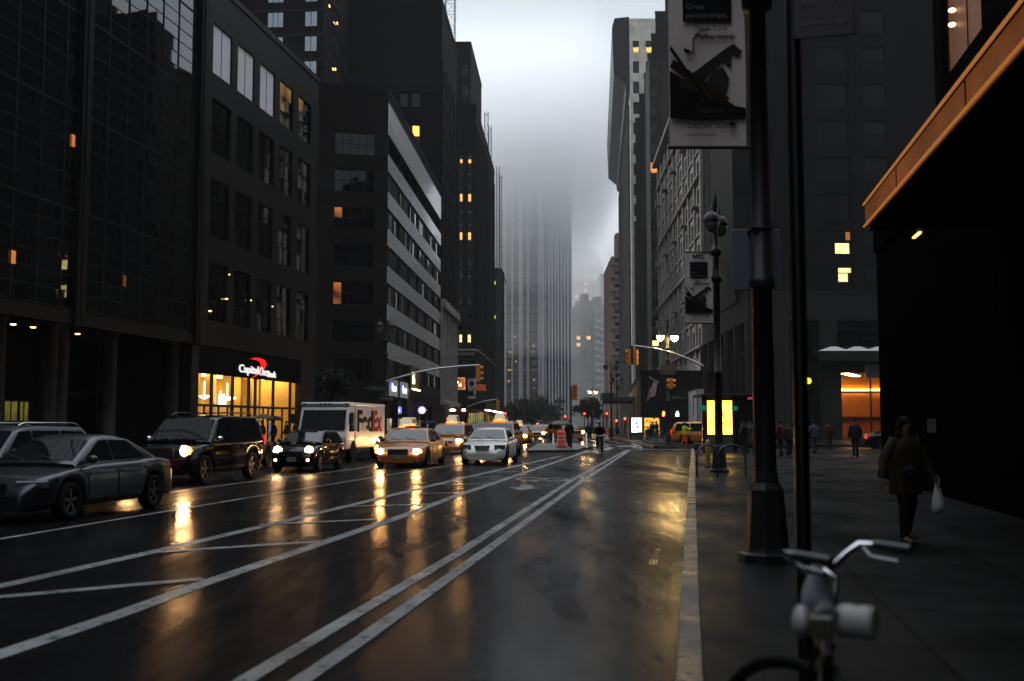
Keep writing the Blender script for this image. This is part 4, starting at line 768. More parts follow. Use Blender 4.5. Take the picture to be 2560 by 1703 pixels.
mb = MB(); mb.box(0, CL, .0, .03, hF-.025, hF); mb.build('glow_strip', M_edge, cn); mb = MB(); mb.box(0, CL, .0, .03, 0, .022); mb.build('glow_strip', M_edge, cn)
# wall lamp near the canopy end
sc = at(2262, 572, 24.0); wl_ = empty('wall_lamp', (K1.x-nd.x*6.1-.02, K1.y-nd.y*6.1, zz(590, 24)), math.atan2(-nd.y, -nd.x), 'small brass wall lamp with a glowing slot near the canopy end', 'lamp')
mb = MB(); mb.prism([(-.28, .32), (.28, .32), (.36, .08), (-.36, .08)], .0, .03, 0, Matrix.Rotation(PI/2, 4, 'X')); mb.box(-.3, .3, -.28, -.0, .3, .33); mb.build('lamp_plate', mat('brass', (.6, .35, .1), .35, .9), wl_)
mb = MB(); mb.box(-.36, .36, -.12, -.05, 0, .035); mb.build('lamp_slot', emis('lamp_slot', (1, .5, .1), 2.2), wl_)
DK = .45
# ================================================================ VEHICLES
M_tyre = mat('tyre', (.012, .012, .012), .75, 0, .2, 20); M_rim = mat('alloy', (.14, .145, .15), .3, .9, .1)
M_cglass = mat('car_glass', (.01, .012, .014), .03, 0, .2, 1, ior=1.75); M_under = mat('underbody', (.008, .008, .008), .8)
M_chrome = mat('chrome', (1.2, 1.2, 1.25), .12, 1, .05); M_plast = mat('black_trim', (.015, .015, .015), .45)
M_lens = mat('clear_lens', (.25, .26, .27), .06, .5, .2, 12); M_plate = mat('plate', (.35, .36, .32), .5, 0, .3, 30)
M_tail = emis('tail_light', (1, .03, .01), .6); M_tailoff = mat('red_lens', (.12, .006, .005), .1)
M_head = emis('headlight_on', (1, .50, .16), 150); M_headw = emis('headlight_white', (1, .58, .26), 135); M_turn = emis('amber_lamp', (1, .33, .03), 6)
def li(tab, y):
    if y <= tab[0][0]: return tab[0][1]
    for (a, p), (b, q) in zip(tab, tab[1:]):
        if y <= b: return p+(q-p)*(y-a)/(b-a)
    return tab[-1][1]
def body_mesh(P, m):
    """lower body lofted over length with open wheel arches, cabin lofted above it"""
    Lh, W2 = P['L']/2, P['W']/2; deck = P['deck']; plan = P['plan']; sill = P['sill']; wr = P['wr']; ra = wr*1.16
    st_ = {round(-Lh+.02+i*(2*Lh-.04)/26, 3) for i in range(27)} | {-Lh, Lh}
    for c in (P['yf'], P['yr']):
        st_ = {y for y in st_ if abs(y-c) > ra+.04}
        st_ |= {c+ra*math.cos(PI*k/8) for k in range(9)} | {c-ra-.03, c+ra+.03}
    ys = sorted(st_); rings = []
    for y in ys:
        w = li(plan, y); zt = li(deck, y); zb = li(P['under'], y) if 'under' in P else sill
        e = min(1, (Lh-abs(y))/.10); inset = (1-math.sqrt(max(0, 1-(1-e)**2)))*.09
        for c in (P['yf'], P['yr']):
            if abs(y-c) <= ra+.001: zb = max(zb, wr+math.sqrt(max(0, ra*ra-(y-c)**2)))
        zs_ = zt-inset*1.2; w -= inset; h = zs_-zb; zh = max(.03, h)
        half = [(0, zb), (w*.80, zb), (w*.955, zb+.03*min(1, zh)), (w*.985, zb+zh*.25), (w, zb+zh*.55), (w*.985, zb+zh*.78), (w*.945, zb+zh*.93), (w*.85, zb+zh*.985), (w*.45, zs_+.014), (0, zs_+.02)]
        rings.append([(x, y, z) for x, z in half]+[(-x, y, z) for x, z in half[-2:0:-1]])
    mb = MB(); n = len(rings[0])
    vs = [v for r in rings for v in r]; k = len(rings)
    mb.add(vs, [(i*n+j, i*n+(j+1) % n, (i+1)*n+(j+1) % n, (i+1)*n+j) for i in range(k-1) for j in range(n)], 0, True)
    mb.add(rings[0], [tuple(range(n))]); mb.add(rings[-1], [tuple(range(n))])
    me = mb.mesh('body', m); return me
def cab_w(P, z): return P['cw']-(P['cw']-P['rw'])*max(0, (z-P['belt']))/(P['roof']-P['belt'])
def cabin_mb(P, mi=0):
    cab = P['cab']; y0, y1 = cab[0][0], cab[-1][0]; ys = sorted({c[0] for c in cab} | {y0+(y1-y0)*i/18 for i in range(19)}); rings = []
    for y in ys:
        zt = li(cab, y); zb = P['belt']-.14; wt = cab_w(P, zt-.03)
        half = [(0, zb), (cab_w(P, P['belt']), zb), (cab_w(P, P['belt']), min(P['belt'], zt-.04)), (wt, zt-.045), (wt-.05, zt-.008), (wt*.5, zt+.012), (0, zt+.018)]
        rings.append([(x, y, z) for x, z in half]+[(-x, y, z) for x, z in half[-2:0:-1]])
    mb = MB(); n = len(rings[0]); vs = [v for r in rings for v in r]; k = len(rings)
    mb.add(vs, [(i*n+j, i*n+(j+1) % n, (i+1)*n+(j+1) % n, (i+1)*n+j) for i in range(k-1) for j in range(n)], mi, True)
    mb.add(rings[0], [tuple(range(n))], mi); mb.add(rings[-1], [tuple(range(n))], mi); return mb
def pane(P, a, b, root, name='windshield', f=.88, off=.012):
    """glass between two (y,z) points of the cabin centre line"""
    mb = MB(); d = Vector((0, b[0]-a[0], b[1]-a[1])).normalized(); nr_ = Vector((0, -d.z, d.y)); nr_ = nr_ if nr_.z > 0 else -nr_
    nx, nz = 6, 3; vs = []
    for j in range(nz+1):
        t = .07+.86*j/nz; y, z = a[0]+(b[0]-a[0])*t, a[1]+(b[1]-a[1])*t
        for i in range(nx+1):
            u = -1+2*i/nx; w = (cab_w(P, z)-.07)*f/.88; c = .02*(1-u*u)+off
            vs.append((u*w, y+nr_.y*c, z+nr_.z*c))
    q = nx+1; mb.add(vs, [(j*q+i, j*q+i+1, (j+1)*q+i+1, (j+1)*q+i) for j in range(nz) for i in range(nx)], 0, True); return mb.build(name, M_cglass, root)
def side_win(P, poly, root):
    for s in (1, -1):
        mb = MB(); mb.add([(s*(cab_w(P, z)+.006), y, z) for y, z in poly], [tuple(range(len(poly)))]); mb.build('side_window', M_cglass, root)
def wheel(root, x, y, r, w=.21, spokes=5, rimm=None):
    s = 1 if x > 0 else -1; M = Matrix.Rotation(PI/2*s, 4, 'Y')
    mb = MB(); mb.lathe([(r*.66, -w/2), (r*.93, -w/2), (r, -w*.36), (r, w*.36), (r*.93, w/2), (r*.66, w/2), (r*.62, w*.2), (r*.62, -w*.2), (r*.66, -w/2)], 24, M=M)
    o = mb.build('wheel', M_tyre, root, loc=(x-s*w/2, y, r)); mb = MB()
    mb.lathe([(r*.66, w*.42), (r*.60, w*.46), (r*.57, w*.25), (.001, w*.12)], 24, M=M, mi=1); mb.lathe([(.001, w*.36), (r*.14, w*.34), (r*.17, w*.1)], 12, M=M)
    for k in range(spokes):
        a = 2*PI*k/spokes; T = M @ Matrix.Rotation(a, 4, 'Z'); mb.prism([(r*.1, -r*.075), (r*.62, -r*.115), (r*.62, r*.115), (r*.1, r*.075)], w*.22, w*.38, 0, T)
    mb.lathe([(r*.66, w*.43), (r*.68, w*.47), (r*.60, w*.47), (r*.585, w*.3)], 24, M=M)
    mb.build('rim', [rimm or M_rim, M_under], o); return o
def lamp_lens(root, name, m, x, y, z, rx, ry, rz, rzrot=0):
    mb = MB(); mb.ball((0, 0, 0), rx, ry, rz, 14); return mb.build(name, m, root, loc=(x, y, z), rz=rzrot)
def vehicle(name, label, P, paint, loc, rz, group=None, cat='car', on=M_head, off_head=False, copy=None):
    root = empty(name, loc, rz, label, cat, group); W2 = P['W']/2; Lh = P['L']/2
    o = link('body', body_mesh(P, paint), root, sub=1)
    cabin_mb(P).build('cabin', paint, root)
    mb = MB(); mb.box(-W2*.78, W2*.78, -Lh+.25, Lh-.25, P['sill']+.02, P['sill']+.30); mb.build('underbody', M_under, root)
    pane(P, *P['ws'], root).data.materials[0] = mat('windshield_glass', (.012, .014, .017), .03, 0, .2, 1, ior=1.45); pane(P, *P['rs'], root, 'rear_window')
    for poly in P['side']: side_win(P, poly, root)
    (wy, wz), (vy, vz) = P['ws']
    for x in (-.38, .22): mb = MB(); mb.tube([(x, wy+.02, wz+.015), (x+.02, wy-.04*(wy-vy)+.03, wz+.06), (x+.42, wy-.28*(wy-vy)+.04, wz+.28*(vz-wz)+.03)], .008, 5); mb.build('wiper', M_plast, root)
    for x in (W2-.02, -W2+.02):
        for y in (P['yf'], P['yr']): wheel(root, x, y, P['wr'], rimm=P.get('rim'))
    hx, hy, hz_, hrx, hrz = P['head']
    for s in (1, -1):
        if P.get('hshape') == 'round': lamp_lens(root, 'headlight', on, s*hx, hy, hz_, hrx, .07, hrz)
        else:
            mb = MB(); mb.box(-hrx, hrx, -.06, .05, -hrz, hrz); e = mb.build('headlight', M_lens, root, bevel=.03, loc=(s*hx, hy, hz_), rz=-s*P.get('hrot', .3))
            if not off_head:
                mb = MB(); mb.ball((-s*hrx*.15, .06, 0), hrx*.62, .04, hrz*1.05, 12); mb.build('bulb', on, e)
                mb = MB(); mb.ball((s*hrx*.66, .055, 0), hrx*.26, .02, hrz*.8, 10); mb.build('indicator', M_turn, e)
        if 'fog' in P: lamp_lens(root, 'fog_light', emis('fog_lamp', (1, .45, .25), 9), s*P['fog'][0], Lh-.03, P['fog'][1], .07, .04, .06)
        mb = MB(); mb.ball((0, 0, 0), .11, .07, .075, 10); mb.tube([(-s*.18, .02, -.06), (0, 0, -.02)], .025, 5)
        mx, my, mz = P['mirror']; mb.build('mirror', P.get('mirm') or paint, root, loc=(s*mx, my, mz))
        tx, ty, tz, tw, th = P['tail']; mb = MB(); mb.box(-tw, tw, -.05, .05, -th, th); mb.build('tail_light', P.get('tailm', M_tailoff), root, bevel=.02, loc=(s*tx, ty, tz))
    gw, gz0, gz1, gy = P['grille']; mb = MB(); nb = P.get('bars', 4); gt_ = P.get('gtaper', 1.0)
    mb.prism([(-gw*gt_, gz0), (gw*gt_, gz0), (gw, gz1), (-gw, gz1)], -.01, .03, 1, Matrix.Translation((0, gy, 0)) @ Matrix.Rotation(PI/2, 4, 'X') @ Matrix.Scale(-1, 4, (0, 0, 1)))
    for k in range(nb):
        z = gz0+(k+.5)*(gz1-gz0)/nb; mb.box(-gw*.96*gt_, gw*.96*gt_, gy+.031, gy+.045, z-.012, z+.012)
    mb.build('grille', [P.get('grim', M_chrome), M_plast], root)
    mb = MB(); mb.box(-.16, .16, Lh-.0, Lh+.02, P.get('pz', .42), P.get('pz', .42)+.15); mb.build('license_plate', M_plate, root)
    lz0, lz1, lw = P.get('lower', (.22, .36, .55)); mb = MB(); mb.box(-W2*lw, W2*lw, Lh-.13, Lh-.005, lz0, lz1); mb.build('bumper_intake', M_plast, root, bevel=.03)
    for y0, y1, z in P.get('trim', ()):
        for s in (1, -1): mb = MB(); xx = li(P['plan'], (y0+y1)/2)+.004; mb.box(min(s*xx, s*(xx-.03)), max(s*xx, s*(xx-.03)), y0, y1, z, z+.022); mb.build('trim_strip', P.get('trimm', M_chrome), root)
    for y, z in P.get('handles', ()):
        for s in (1, -1): mb = MB(); xx = W2*.985; mb.box(min(s*xx, s*(xx+.025)), max(s*xx, s*(xx+.025)), y-.09, y+.09, z, z+.03); mb.build('door_handle', paint, root)
    for y in P.get('seams', ()):
        for s in (1, -1): mb = MB(); xx = li(P['plan'], y)*1.0; mb.box(s*xx-.006, s*xx+.006, y-.006, y+.006, P['sill']+.12, P['belt']-.1); mb.build('door_seam', M_under, root)
    return root
def sedan(L=4.9, W=1.84, H=1.45, **k):
    h = L/2; roof = H
    P = dict(L=L, W=W, sill=.2, wr=.33, yf=h-.95, yr=-h+1.05, belt=.93, roof=roof, cw=W/2-.10, rw=W/2-.32,
        deck=[(-h, .80), (-h+.12, .95), (-h+.7, 1.0), (-h+1.3, .98), (h-1.7, .95), (h-.9, .86), (h-.35, .76), (h-.08, .64), (h, .55)],
        plan=[(-h, W*.39), (-h+.25, W*.455), (-h+.9, W*.495), (0, W*.5), (h-1.2, W*.497), (h-.55, W*.475), (h-.2, W*.42), (h, W*.35)],
        cab=[(-h+.75, .97), (-h+1.15, 1.16), (-h+1.6, roof-.09), (-h+2.0, roof-.02), (-.1, roof), (.25, roof-.03), (.5, roof-.11), (1.15, 1.02), (1.25, .95)],
        ws=((1.22, .97), (.42, roof-.07)), rs=((-h+.8, .98), (-h+1.6, roof-.07)),
        side=[[(.98, .98), (.02, .98), (.02, roof-.09), (.3, roof-.10)], [(-.03, .98), (-h+1.28, 1.0), (-h+1.72, roof-.11), (-.03, roof-.09)]],
        head=(W*.36, h-.18, .62, .2, .085), mirror=(W/2+.02, .92, 1.02), tail=(W*.38, -h+.05, .82, .16, .1), grille=(.36, .45, .62, h-.03), handles=((-.05, .78), (-1.0, .8)), seams=(.95, 0, -1.05))
    P.update(k); return P
def suv(L=4.9, W=1.95, H=1.85, **k):
    h = L/2; roof = H; b = H*.60
    P = dict(L=L, W=W, sill=.28, wr=.38, yf=h-.92, yr=-h+1.0, belt=b, roof=roof, cw=W/2-.06, rw=W/2-.22,
        deck=[(-h, b*.8), (-h+.1, b+.02), (h-1.5, b), (h-.5, b-.08), (h-.12, b-.14), (h, b-.28)],
        plan=[(-h, W*.44), (-h+.2, W*.485), (0, W*.5), (h-.7, W*.495), (h-.2, W*.465), (h, W*.42)],
        cab=[(-h+.04, b), (-h+.18, roof-.2), (-h+.42, roof-.03), (-.3, roof), (.3, roof-.03), (.62, roof-.12), (1.28, b+.05), (1.36, b)],
        ws=((1.32, b+.02), (.55, roof-.08)), rs=((-h+.06, b+.06), (-h+.26, roof-.12)),
        side=[[(1.05, b+.05), (.1, b+.05), (.1, roof-.11), (.5, roof-.12)], [(.03, b+.05), (-.95, b+.05), (-.95, roof-.11), (.03, roof-.11)], [(-1.03, b+.05), (-h+.28, b+.07), (-h+.42, roof-.14), (-1.03, roof-.11)]],
        head=(W*.38, h-.10, b-.22, .19, .12), mirror=(W/2+.06, 1.0, b+.10), tail=(W*.45, -h+.03, b-.05, .07, .22), grille=(.46, b-.36, b-.12, h-.01), handles=((.2, b-.13), (-.85, b-.13)), seams=(1.1, .06, -1.0), pz=.5, lower=(.36, .52, .6), hrot=.2)
    P.update(k); return P
def paint(name, c, metal=0, rough=.3): return mat(name, c, rough, metal, .06, 1.5, coat=.25)
C_tax = paint('taxi_yellow', (.60, .19, .004)); C_sil = paint('silver_blue_paint', (.05, .053, .066), .6, .3); C_blk = mat('black_paint', (.004, .004, .0045), .07, 0, .06, 1.5, ior=1.36); C_wht = paint('pearl_white_paint', (1.05, 1.0, .92), .1)
C_gry = paint('grey_paint', (.05, .055, .06), .5); C_drk = paint('dark_green_paint', (.012, .016, .014)); C_ws = paint('wagon_silver', (.06, .065, .075), .6, .35)
def hd(a): return PI-R(a)
def place(px, py, ahead, a):                 # ground point at the middle of the nose, then back along the heading to the car's middle
    p = at(px, py); return (p.x+math.sin(R(a))*ahead, p.y+math.cos(R(a))*ahead, 0)
def taxi_light(root, z, y, lit=True):
    mb = MB(); mb.box(-.30, .30, -.09, .09, 0, .05); mb.box(-.13, .13, -.06, .06, .05, .16); o = mb.build('roof_light', M_plast, root, bevel=.015, loc=(0, y, z))
    mb = MB(); mb.box(-.12, .12, .061, .07, .06, .15); mb.build('number_panel', emis('taxi_number', (1, .22, .05), 2.5), o)
    return o
def topper(root, z, y, lit=True):
    mb = MB(); mb.prism([(-.32, 0), (.32, 0), (.18, .42), (-.18, .42)], -.6, .6, 0, Matrix.Translation((0, y, z)) @ Matrix.Rotation(PI/2, 4, 'X')); o = mb.build('roof_advert', emis('topper_shell', (.95, .75, .55), .38) if lit else M_blind, root, bevel=.03)
    for s in (1, -1):
        mb = MB(); mb.quad((s*.315, y-.52, z+.06), (s*.315, y+.52, z+.06), (s*.215, y+.52, z+.36), (s*.215, y-.52, z+.36)); mb.build('advert_panel', mat('advert_print', (.2, .22, .28), .3, 0, .8, 6), o)
    mb = MB(); mb.box(-.3, .3, y+.62, y+.72, z-.02, z+.03); mb.box(-.11, .11, y+.62, y+.70, z+.03, z+.12); mb.build('number_panel', emis('taxi_number', (1, .22, .05), 2.5), o)
TX = dict(grim=M_plast, mirm=M_plast, hrot=.12)
acura = sedan(4.75, 1.84, 1.44, wr=.33, grille=(.3, .5, .66, 2.33), trim=((-2.1, -.9, .80), (-.8, .9, .76)), trimm=C_sil, hrot=.45, head=(.62, 2.14, .64, .26, .07))
p = at(154, 1302); q = at(386, 1269); a_ = 11; mid = (p+q)/2
ca = vehicle('silver_sedan', 'silver blue sedan with unlit headlights, nearest car in the traffic', acura, C_sil, (mid.x-math.cos(R(a_))*.78, mid.y+math.sin(R(a_))*.78, 0), hd(a_), 'cars heading down the avenue', off_head=True)
mb = MB(); mb.tube([(0, 1.9, 0), (.0, 2.1, 0)], .01, 5)
wag = suv(4.7, 1.8, 1.60, wr=.34); wc = at(-5, 1240, 23)
wv = vehicle('silver_wagon', 'silver grey wagon with roof rails, half hidden behind the silver blue sedan', wag, C_ws, (-10.9, 23.2, 0), hd(9), 'cars heading down the avenue', off_head=True)
for s in (1, -1): mb = MB(); mb.tube([(s*.62, -1.9, 1.60), (s*.62, -1.7, 1.655), (s*.62, .2, 1.66), (s*.62, .4, 1.60)], .018, 6); mb.build('roof_rail', M_chrome, wv)
tah = suv(5.1, 2.0, 1.88, wr=.40, trim=((-1.9, 1.2, 1.06),), head=(.80, 2.46, .93, .17, .13), rim=M_rim, mirm=M_chrome, tailm=M_tail, tail=(.93, -2.51, 1.15, .03, .15), grille=(.5, .72, 1.0, 2.55))
sv = vehicle('black_suv', 'big black sport utility with roof rack, chrome mirrors and glowing headlight', tah, C_blk, (-8.98, 31.2, 0), hd(9.5), 'cars heading down the avenue', on=emis('suv_headlight', (1, .55, .22), 200))
for s in (1, -1): mb = MB(); mb.tube([(s*.7, -2.0, 1.87), (s*.7, -1.8, 1.95), (s*.7, .1, 1.96), (s*.7, .35, 1.88)], .02, 6); mb.build('roof_rail', M_plast, sv)
for y in (-1.4, -.5): mb = MB(); mb.box(-.7, .7, y-.02, y+.02, 1.94, 1.965); mb.build('roof_rack_bar', M_plast, sv)
mini = suv(3.7, 1.68, 1.41, wr=.30, belt=.95, deck=[(-1.85, .7), (-1.78, .96), (.5, .96), (1.2, .90), (1.6, .80), (1.8, .66), (1.85, .5)], hshape='round', head=(.55, 1.66, .72, .15, .15), fog=(.56, .40), grille=(.48, .56, .70, 1.80), grim=M_chrome, gtaper=.7, bars=1, pz=.36, lower=(.2, .34, .6), sill=.18, yf=1.18, yr=-1.29, cab=[(-1.8, .95), (-1.62, 1.24), (-1.35, 1.39), (-.2, 1.41), (.1, 1.38), (.35, 1.30), (.85, 1.0), (.92, .95)], ws=((.9, .97), (.28, 1.33)), rs=((-1.78, 1.0), (-1.55, 1.27)), side=[[(.62, 1.0), (-.3, 1.0), (-.3, 1.31), (.22, 1.31)], [(-.36, 1.0), (-1.55, 1.0), (-1.38, 1.29), (-.36, 1.31)]], mirror=(.86, .55, 1.04), handles=((-.2, .82),), seams=(.7, -.33), tail=(.7, -1.8, .8, .08, .14))
p = place(728, 1181, 1.85, 7); vehicle('black_compact_car', 'small black hatchback with round headlights and fog lamps lit, ahead of the white delivery truck', mini, C_blk, p, hd(7), 'cars heading down the avenue', on=M_headw)
b2_ = sedan(4.6, 1.78, 1.42); vehicle('dark_sedan', 'dark sedan mostly hidden between the black hatchback and the big black utility', b2_, C_drk, (-10.6, 41.5, 0), hd(8), 'cars heading down the avenue', off_head=True)
cv_ = sedan(5.35, 1.98, 1.47, wr=.34, belt=.95, **TX, grille=(.38, .48, .70, 2.64), head=(.70, 2.52, .62, .20, .10), tail=(.75, -2.62, .8, .18, .09), pz=.34, lower=(.16, .30, .75))
def taxi(px, py, a, label, top=None, P=cv_, on=M_head, ahead=None):
    p = place(px, py, P['L']/2 if ahead is None else ahead, a); r = vehicle('yellow_taxi', label, P, C_tax, p, hd(a), 'yellow taxis', 'taxi', on=on)
    if top == 'ad': topper(r, P['roof']+.02, -.3)
    else: taxi_light(r, P['roof']+.02, .0)
    return r
t_ = taxi(994, 1171, 6.5, 'yellow sedan taxi with both headlights glaring, foremost of the taxis, left of the white sedan')
mb = MB(); pz_ = [(.30, .6, .885), (.74, .62, .885), (.78, 1.5, .84), (.34, 1.5, .84)]
mb.quad(*[(x, y, li(cv_['deck'], y)+.028) for x, y, z in pz_]); mb.build('hood_number_patch', mat('patch_brown', (.20, .07, .02), .4), t_)
van = suv(5.0, 1.95, 1.66, wr=.34, grim=M_plast, mirm=M_plast, deck=[(-2.5, .8), (-2.4, 1.0), (1.0, 1.0), (1.9, .90), (2.3, .76), (2.5, .52)], belt=1.0, cab=[(-2.46, 1.0), (-2.3, 1.45), (-2.0, 1.63), (-.2, 1.66), (.5, 1.62), (.85, 1.52), (1.75, 1.06), (1.85, 1.0)], ws=((1.82, 1.02), (.75, 1.57)), side=[[(1.35, 1.06), (.2, 1.06), (.2, 1.55), (.75, 1.53)], [(.12, 1.06), (-1.0, 1.06), (-1.0, 1.56), (.12, 1.55)], [(-1.08, 1.06), (-2.2, 1.08), (-2.05, 1.52), (-1.08, 1.56)]], head=(.72, 2.32, .74, .22, .11), grille=(.4, .62, .72, 2.47), bars=2, lower=(.25, .42, .7), hrot=.4)
taxi(985, 1157, 6.5, 'yellow taxi with a pale roof advert, tucked behind the foremost taxi beside the delivery truck', 'ad', cv_)
taxi(1112, 1138, 6, 'yellow minivan taxi with a glowing roof advert between the sedan taxi and the white sedan', 'ad', van, on=emis('van_headlight', (1, .52, .17), 200))
merc = sedan(5.2, 1.88, 1.47, wr=.36, belt=.96, grille=(.32, .56, .77, 2.585), bars=5, gtaper=.8, head=(.68, 2.36, .70, .23, .095), hrot=.55, lower=(.2, .33, .55), pz=10)
p = place(1205, 1163, 2.6, 7); me_ = vehicle('white_sedan', 'pearl white luxury sedan with unlit headlights and a chrome grille, leading the middle lane', merc, C_wht, p, hd(7), 'cars heading down the avenue', off_head=True)
mb = MB(); mb.lathe([(.045, -.006), (.055, 0), (.045, .006)], 14, M=Matrix.Translation((0, 2.42, .90)) @ Matrix.Rotation(PI/2, 4, 'X')); mb.tube([(0, 2.42, .8), (0, 2.42, .9)], .006, 5); mb.build('hood_ornament', M_chrome, me_)
for o in [c for c in me_.children if c.name.startswith('license_plate')]: bpy.data.objects.remove(o)
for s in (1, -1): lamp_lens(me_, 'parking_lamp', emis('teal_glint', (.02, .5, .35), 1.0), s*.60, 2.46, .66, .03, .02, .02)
su2 = suv(4.6, 1.9, 1.76, wr=.36, grim=M_plast, mirm=M_plast)
taxi(1236, 1142, 6.5, 'yellow utility taxi with a lit roof advert directly behind the white sedan', 'ad', su2)
taxi(1291, 1110, 5, 'yellow taxi with a white domed roof light showing past the white sedan', 'ad', cv_)
taxi(1342, 1098.5, 3, 'yellow taxi facing with both headlights ablaze, farther back beyond the white sedan', None, cv_)
su3 = sedan(4.8, 1.85, 1.5)
def car2(name, px, y, label, P, pt, a=3, on=M_head, **k):
    p = at(px, 1000, y); return vehicle(name, label, P, pt, (p.x, y, 0), hd(a), k.pop('group', 'cars heading down the avenue'), on=on, **k)
car2('yellow_taxi', 1366, 128, 'yellow taxi partly covered by the taxi with both lights ablaze', cv_, C_tax, group='yellow taxis', cat='taxi')
car2('grey_sedan', 1318, 118, 'grey sedan behind the two middle taxis', su3, C_gry, off_head=True)
car2('grey_sedan', 1388, 150, 'grey sedan with pinkish headlights left of the traffic barrel', su3, C_gry, on=M_headw)
car2('pale_sedan', 1345, 165, 'pale sedan waiting far back in the queue', su3, C_wht, on=M_headw)
car2('yellow_taxi', 1372, 195, 'tiny yellow taxi deep in the queue under the glass tower', cv_, C_tax, group='yellow taxis', cat='taxi')
car2('dark_sedan', 1358, 235, 'tiny dark sedan with lights at the far end of the queue', su3, C_blk, on=M_headw)
car2('dark_sedan', 1398, 262, 'farthest dark sedan right of the distant queue', su3, C_blk, on=M_headw)
car2('grey_utility', 1205, 78, 'grey utility vehicle glimpsed between the minivan taxi and the utility taxi', su2, C_gry, off_head=True)
p = at(1416, 1102.7); r = vehicle('yellow_taxi', 'yellow taxi with dark windows turning beyond the traffic island', su2, C_tax, (p.x, p.y+2, 0), hd(-24), 'yellow taxis', 'taxi')
# taxi in the side street, and a dark car by the lobby
p = at(1722, 1112, 77); r = vehicle('yellow_taxi', 'orange yellow taxi seen from its tail in the side street behind the hoarding lamp post', suv(4.7, 1.9, 1.76, wr=.36, tailm=M_tail, grim=M_plast), C_tax, (p.x+1.3, 77.5, 0), -PI/2-.9+.55, 'yellow taxis', 'taxi', off_head=True)
p = at(2152, 1092, 66); r = vehicle('dark_sedan', 'dark sedan showing one red tail lamp in front of the lit lobby', sedan(4.7, 1.8, 1.45, tailm=M_tail), C_blk, (p.x+2.4, 66, 0), -PI/2, 'cars in the side street', off_head=True)
# delivery truck
M_tw = mat('truck_white', (1.2, 1.14, 1.12), .3, 0, .06, .8, coat=.4)
p = place(805, 1156, 0, 7); tr = empty('delivery_truck', (p[0], p[1], 0), hd(7), 'white step van with blue and red lettering on its side, behind the black hatchback', 'truck', None)
w, h, Lt = 1.08, 2.5, 6.7
mb = MB(); pf = [(-Lt, .55), (0.05, .55), (.10, 1.05), (-.02, 1.30), (-.42, 2.32), (-.55, 2.42), (-Lt, 2.42)]
n = len(pf); mb.add([(-w, y, z) for y, z in pf]+[(w, y, z) for y, z in pf], [tuple(range(n))[::-1], tuple(range(n, 2*n))]+[(i, (i+1) % n, n+(i+1) % n, n+i) for i in range(n)]); mb.build('body', M_tw, tr, bevel=.05)
mb = MB(); mb.box(-w-.02, w+.02, -Lt-.02, -.40, 2.40, 2.56); mb.build('roof_cap', M_tw, tr, bevel=.07)
mb = MB(); mb.quad((-w*.9, .005, 1.36), (w*.9, .005, 1.36), (w*.87, -.375, 2.22), (-w*.87, -.375, 2.22)); mb.build('windshield', M_cglass, tr)
for s in (1, -1):
    mb = MB(); mb.quad((s*(w+.004), -.28, 1.3), (s*(w+.004), -1.12, 1.3), (s*(w+.004), -1.12, 2.12), (s*(w+.004), -.48, 2.12)); mb.build('side_window', M_cglass, tr)
    mb = MB(); mb.box(min(s*w, s*(w+.015)), max(s*w, s*(w+.015)), -1.28, -1.22, .6, 2.4); mb.build('door_seam', M_plast, tr)
    mb = MB(); mb.box(min(s*w, s*(w+.03)), max(s*w, s*(w+.03)), -Lt+.1, -1.35, 1.02, 1.07); mb.box(min(s*w, s*(w+.02)), max(s*w, s*(w+.02)), -Lt+.1, -1.35, .62, .66); mb.build('rub_rail', M_tw, tr)
    mb = MB(); mb.tube([(s*(w+.05), .0, 1.6), (s*(w+.2), .12, 1.7), (s*(w+.2), .12, 2.1)], .015, 5); mb.box(s*(w+.2)-.09, s*(w+.2)+.09, .1, .14, 1.65, 2.05); mb.build('mirror', M_plast, tr)
    for y in (-1.0, -5.2):
        wheel(tr, s*(w-.04), y, .39, .22); mb = MB(); mb.lathe([(.46, -.02), (.50, .0), (.46, .02)], 20, M=Matrix.Translation((s*(w+.0), y, .42)) @ Matrix.Rotation(PI/2, 4, 'Y')); mb.build('wheel_arch', M_plast, tr)
        mb = MB(); mb.lathe([(.001, .0), (.46, .0)], 20, M=Matrix.Translation((s*(w+.004), y, .42)) @ Matrix.Rotation(PI/2, 4, 'Y')); mb.build('wheel_well', M_under, tr)
    mb = MB(); mb.ball((0, 0, 0), .11, .04, .1); mb.build('headlight', M_lens, tr, loc=(s*.8, .1, .85))
for x in (-.93, -.2, 0, .2, .93): mb = MB(); mb.box(-.06, .06, 0, .03, 0, .05); mb.build('marker_lamp', M_tailoff, tr, loc=(x, -.40, 2.46), bevel=.01)
for x in (-.5, .55): mb = MB(); mb.tube([(0, 0, 0), (.1, .09, -.22)], .012, 5); mb.build('wiper', M_plast, tr, loc=(x, -.37, 2.26))
mb = MB(); mb.box(-.45, .45, .09, .13, .7, 1.0); mb.build('grille', M_plast, tr); mb = MB(); mb.box(-w, w, .08, .2, .42, .58); mb.build('bumper', M_plast, tr, bevel=.03)
M_pur = mat('deep_blue_print', (.012, .009, .04), .8); M_red = mat('red_print', (.75, .05, .025), .8)
text('Fed', M_pur, tr, (-w-.012, -1.5, 1.32), (PI/2, 0, -PI/2), 1.28, .004, 'LEFT', 0, .05, fit=2.75)
text('Ex', M_red, tr, (-w-.012, -4.32, 1.32), (PI/2, 0, -PI/2), 1.28, .004, 'LEFT', 0, .05, fit=1.72)
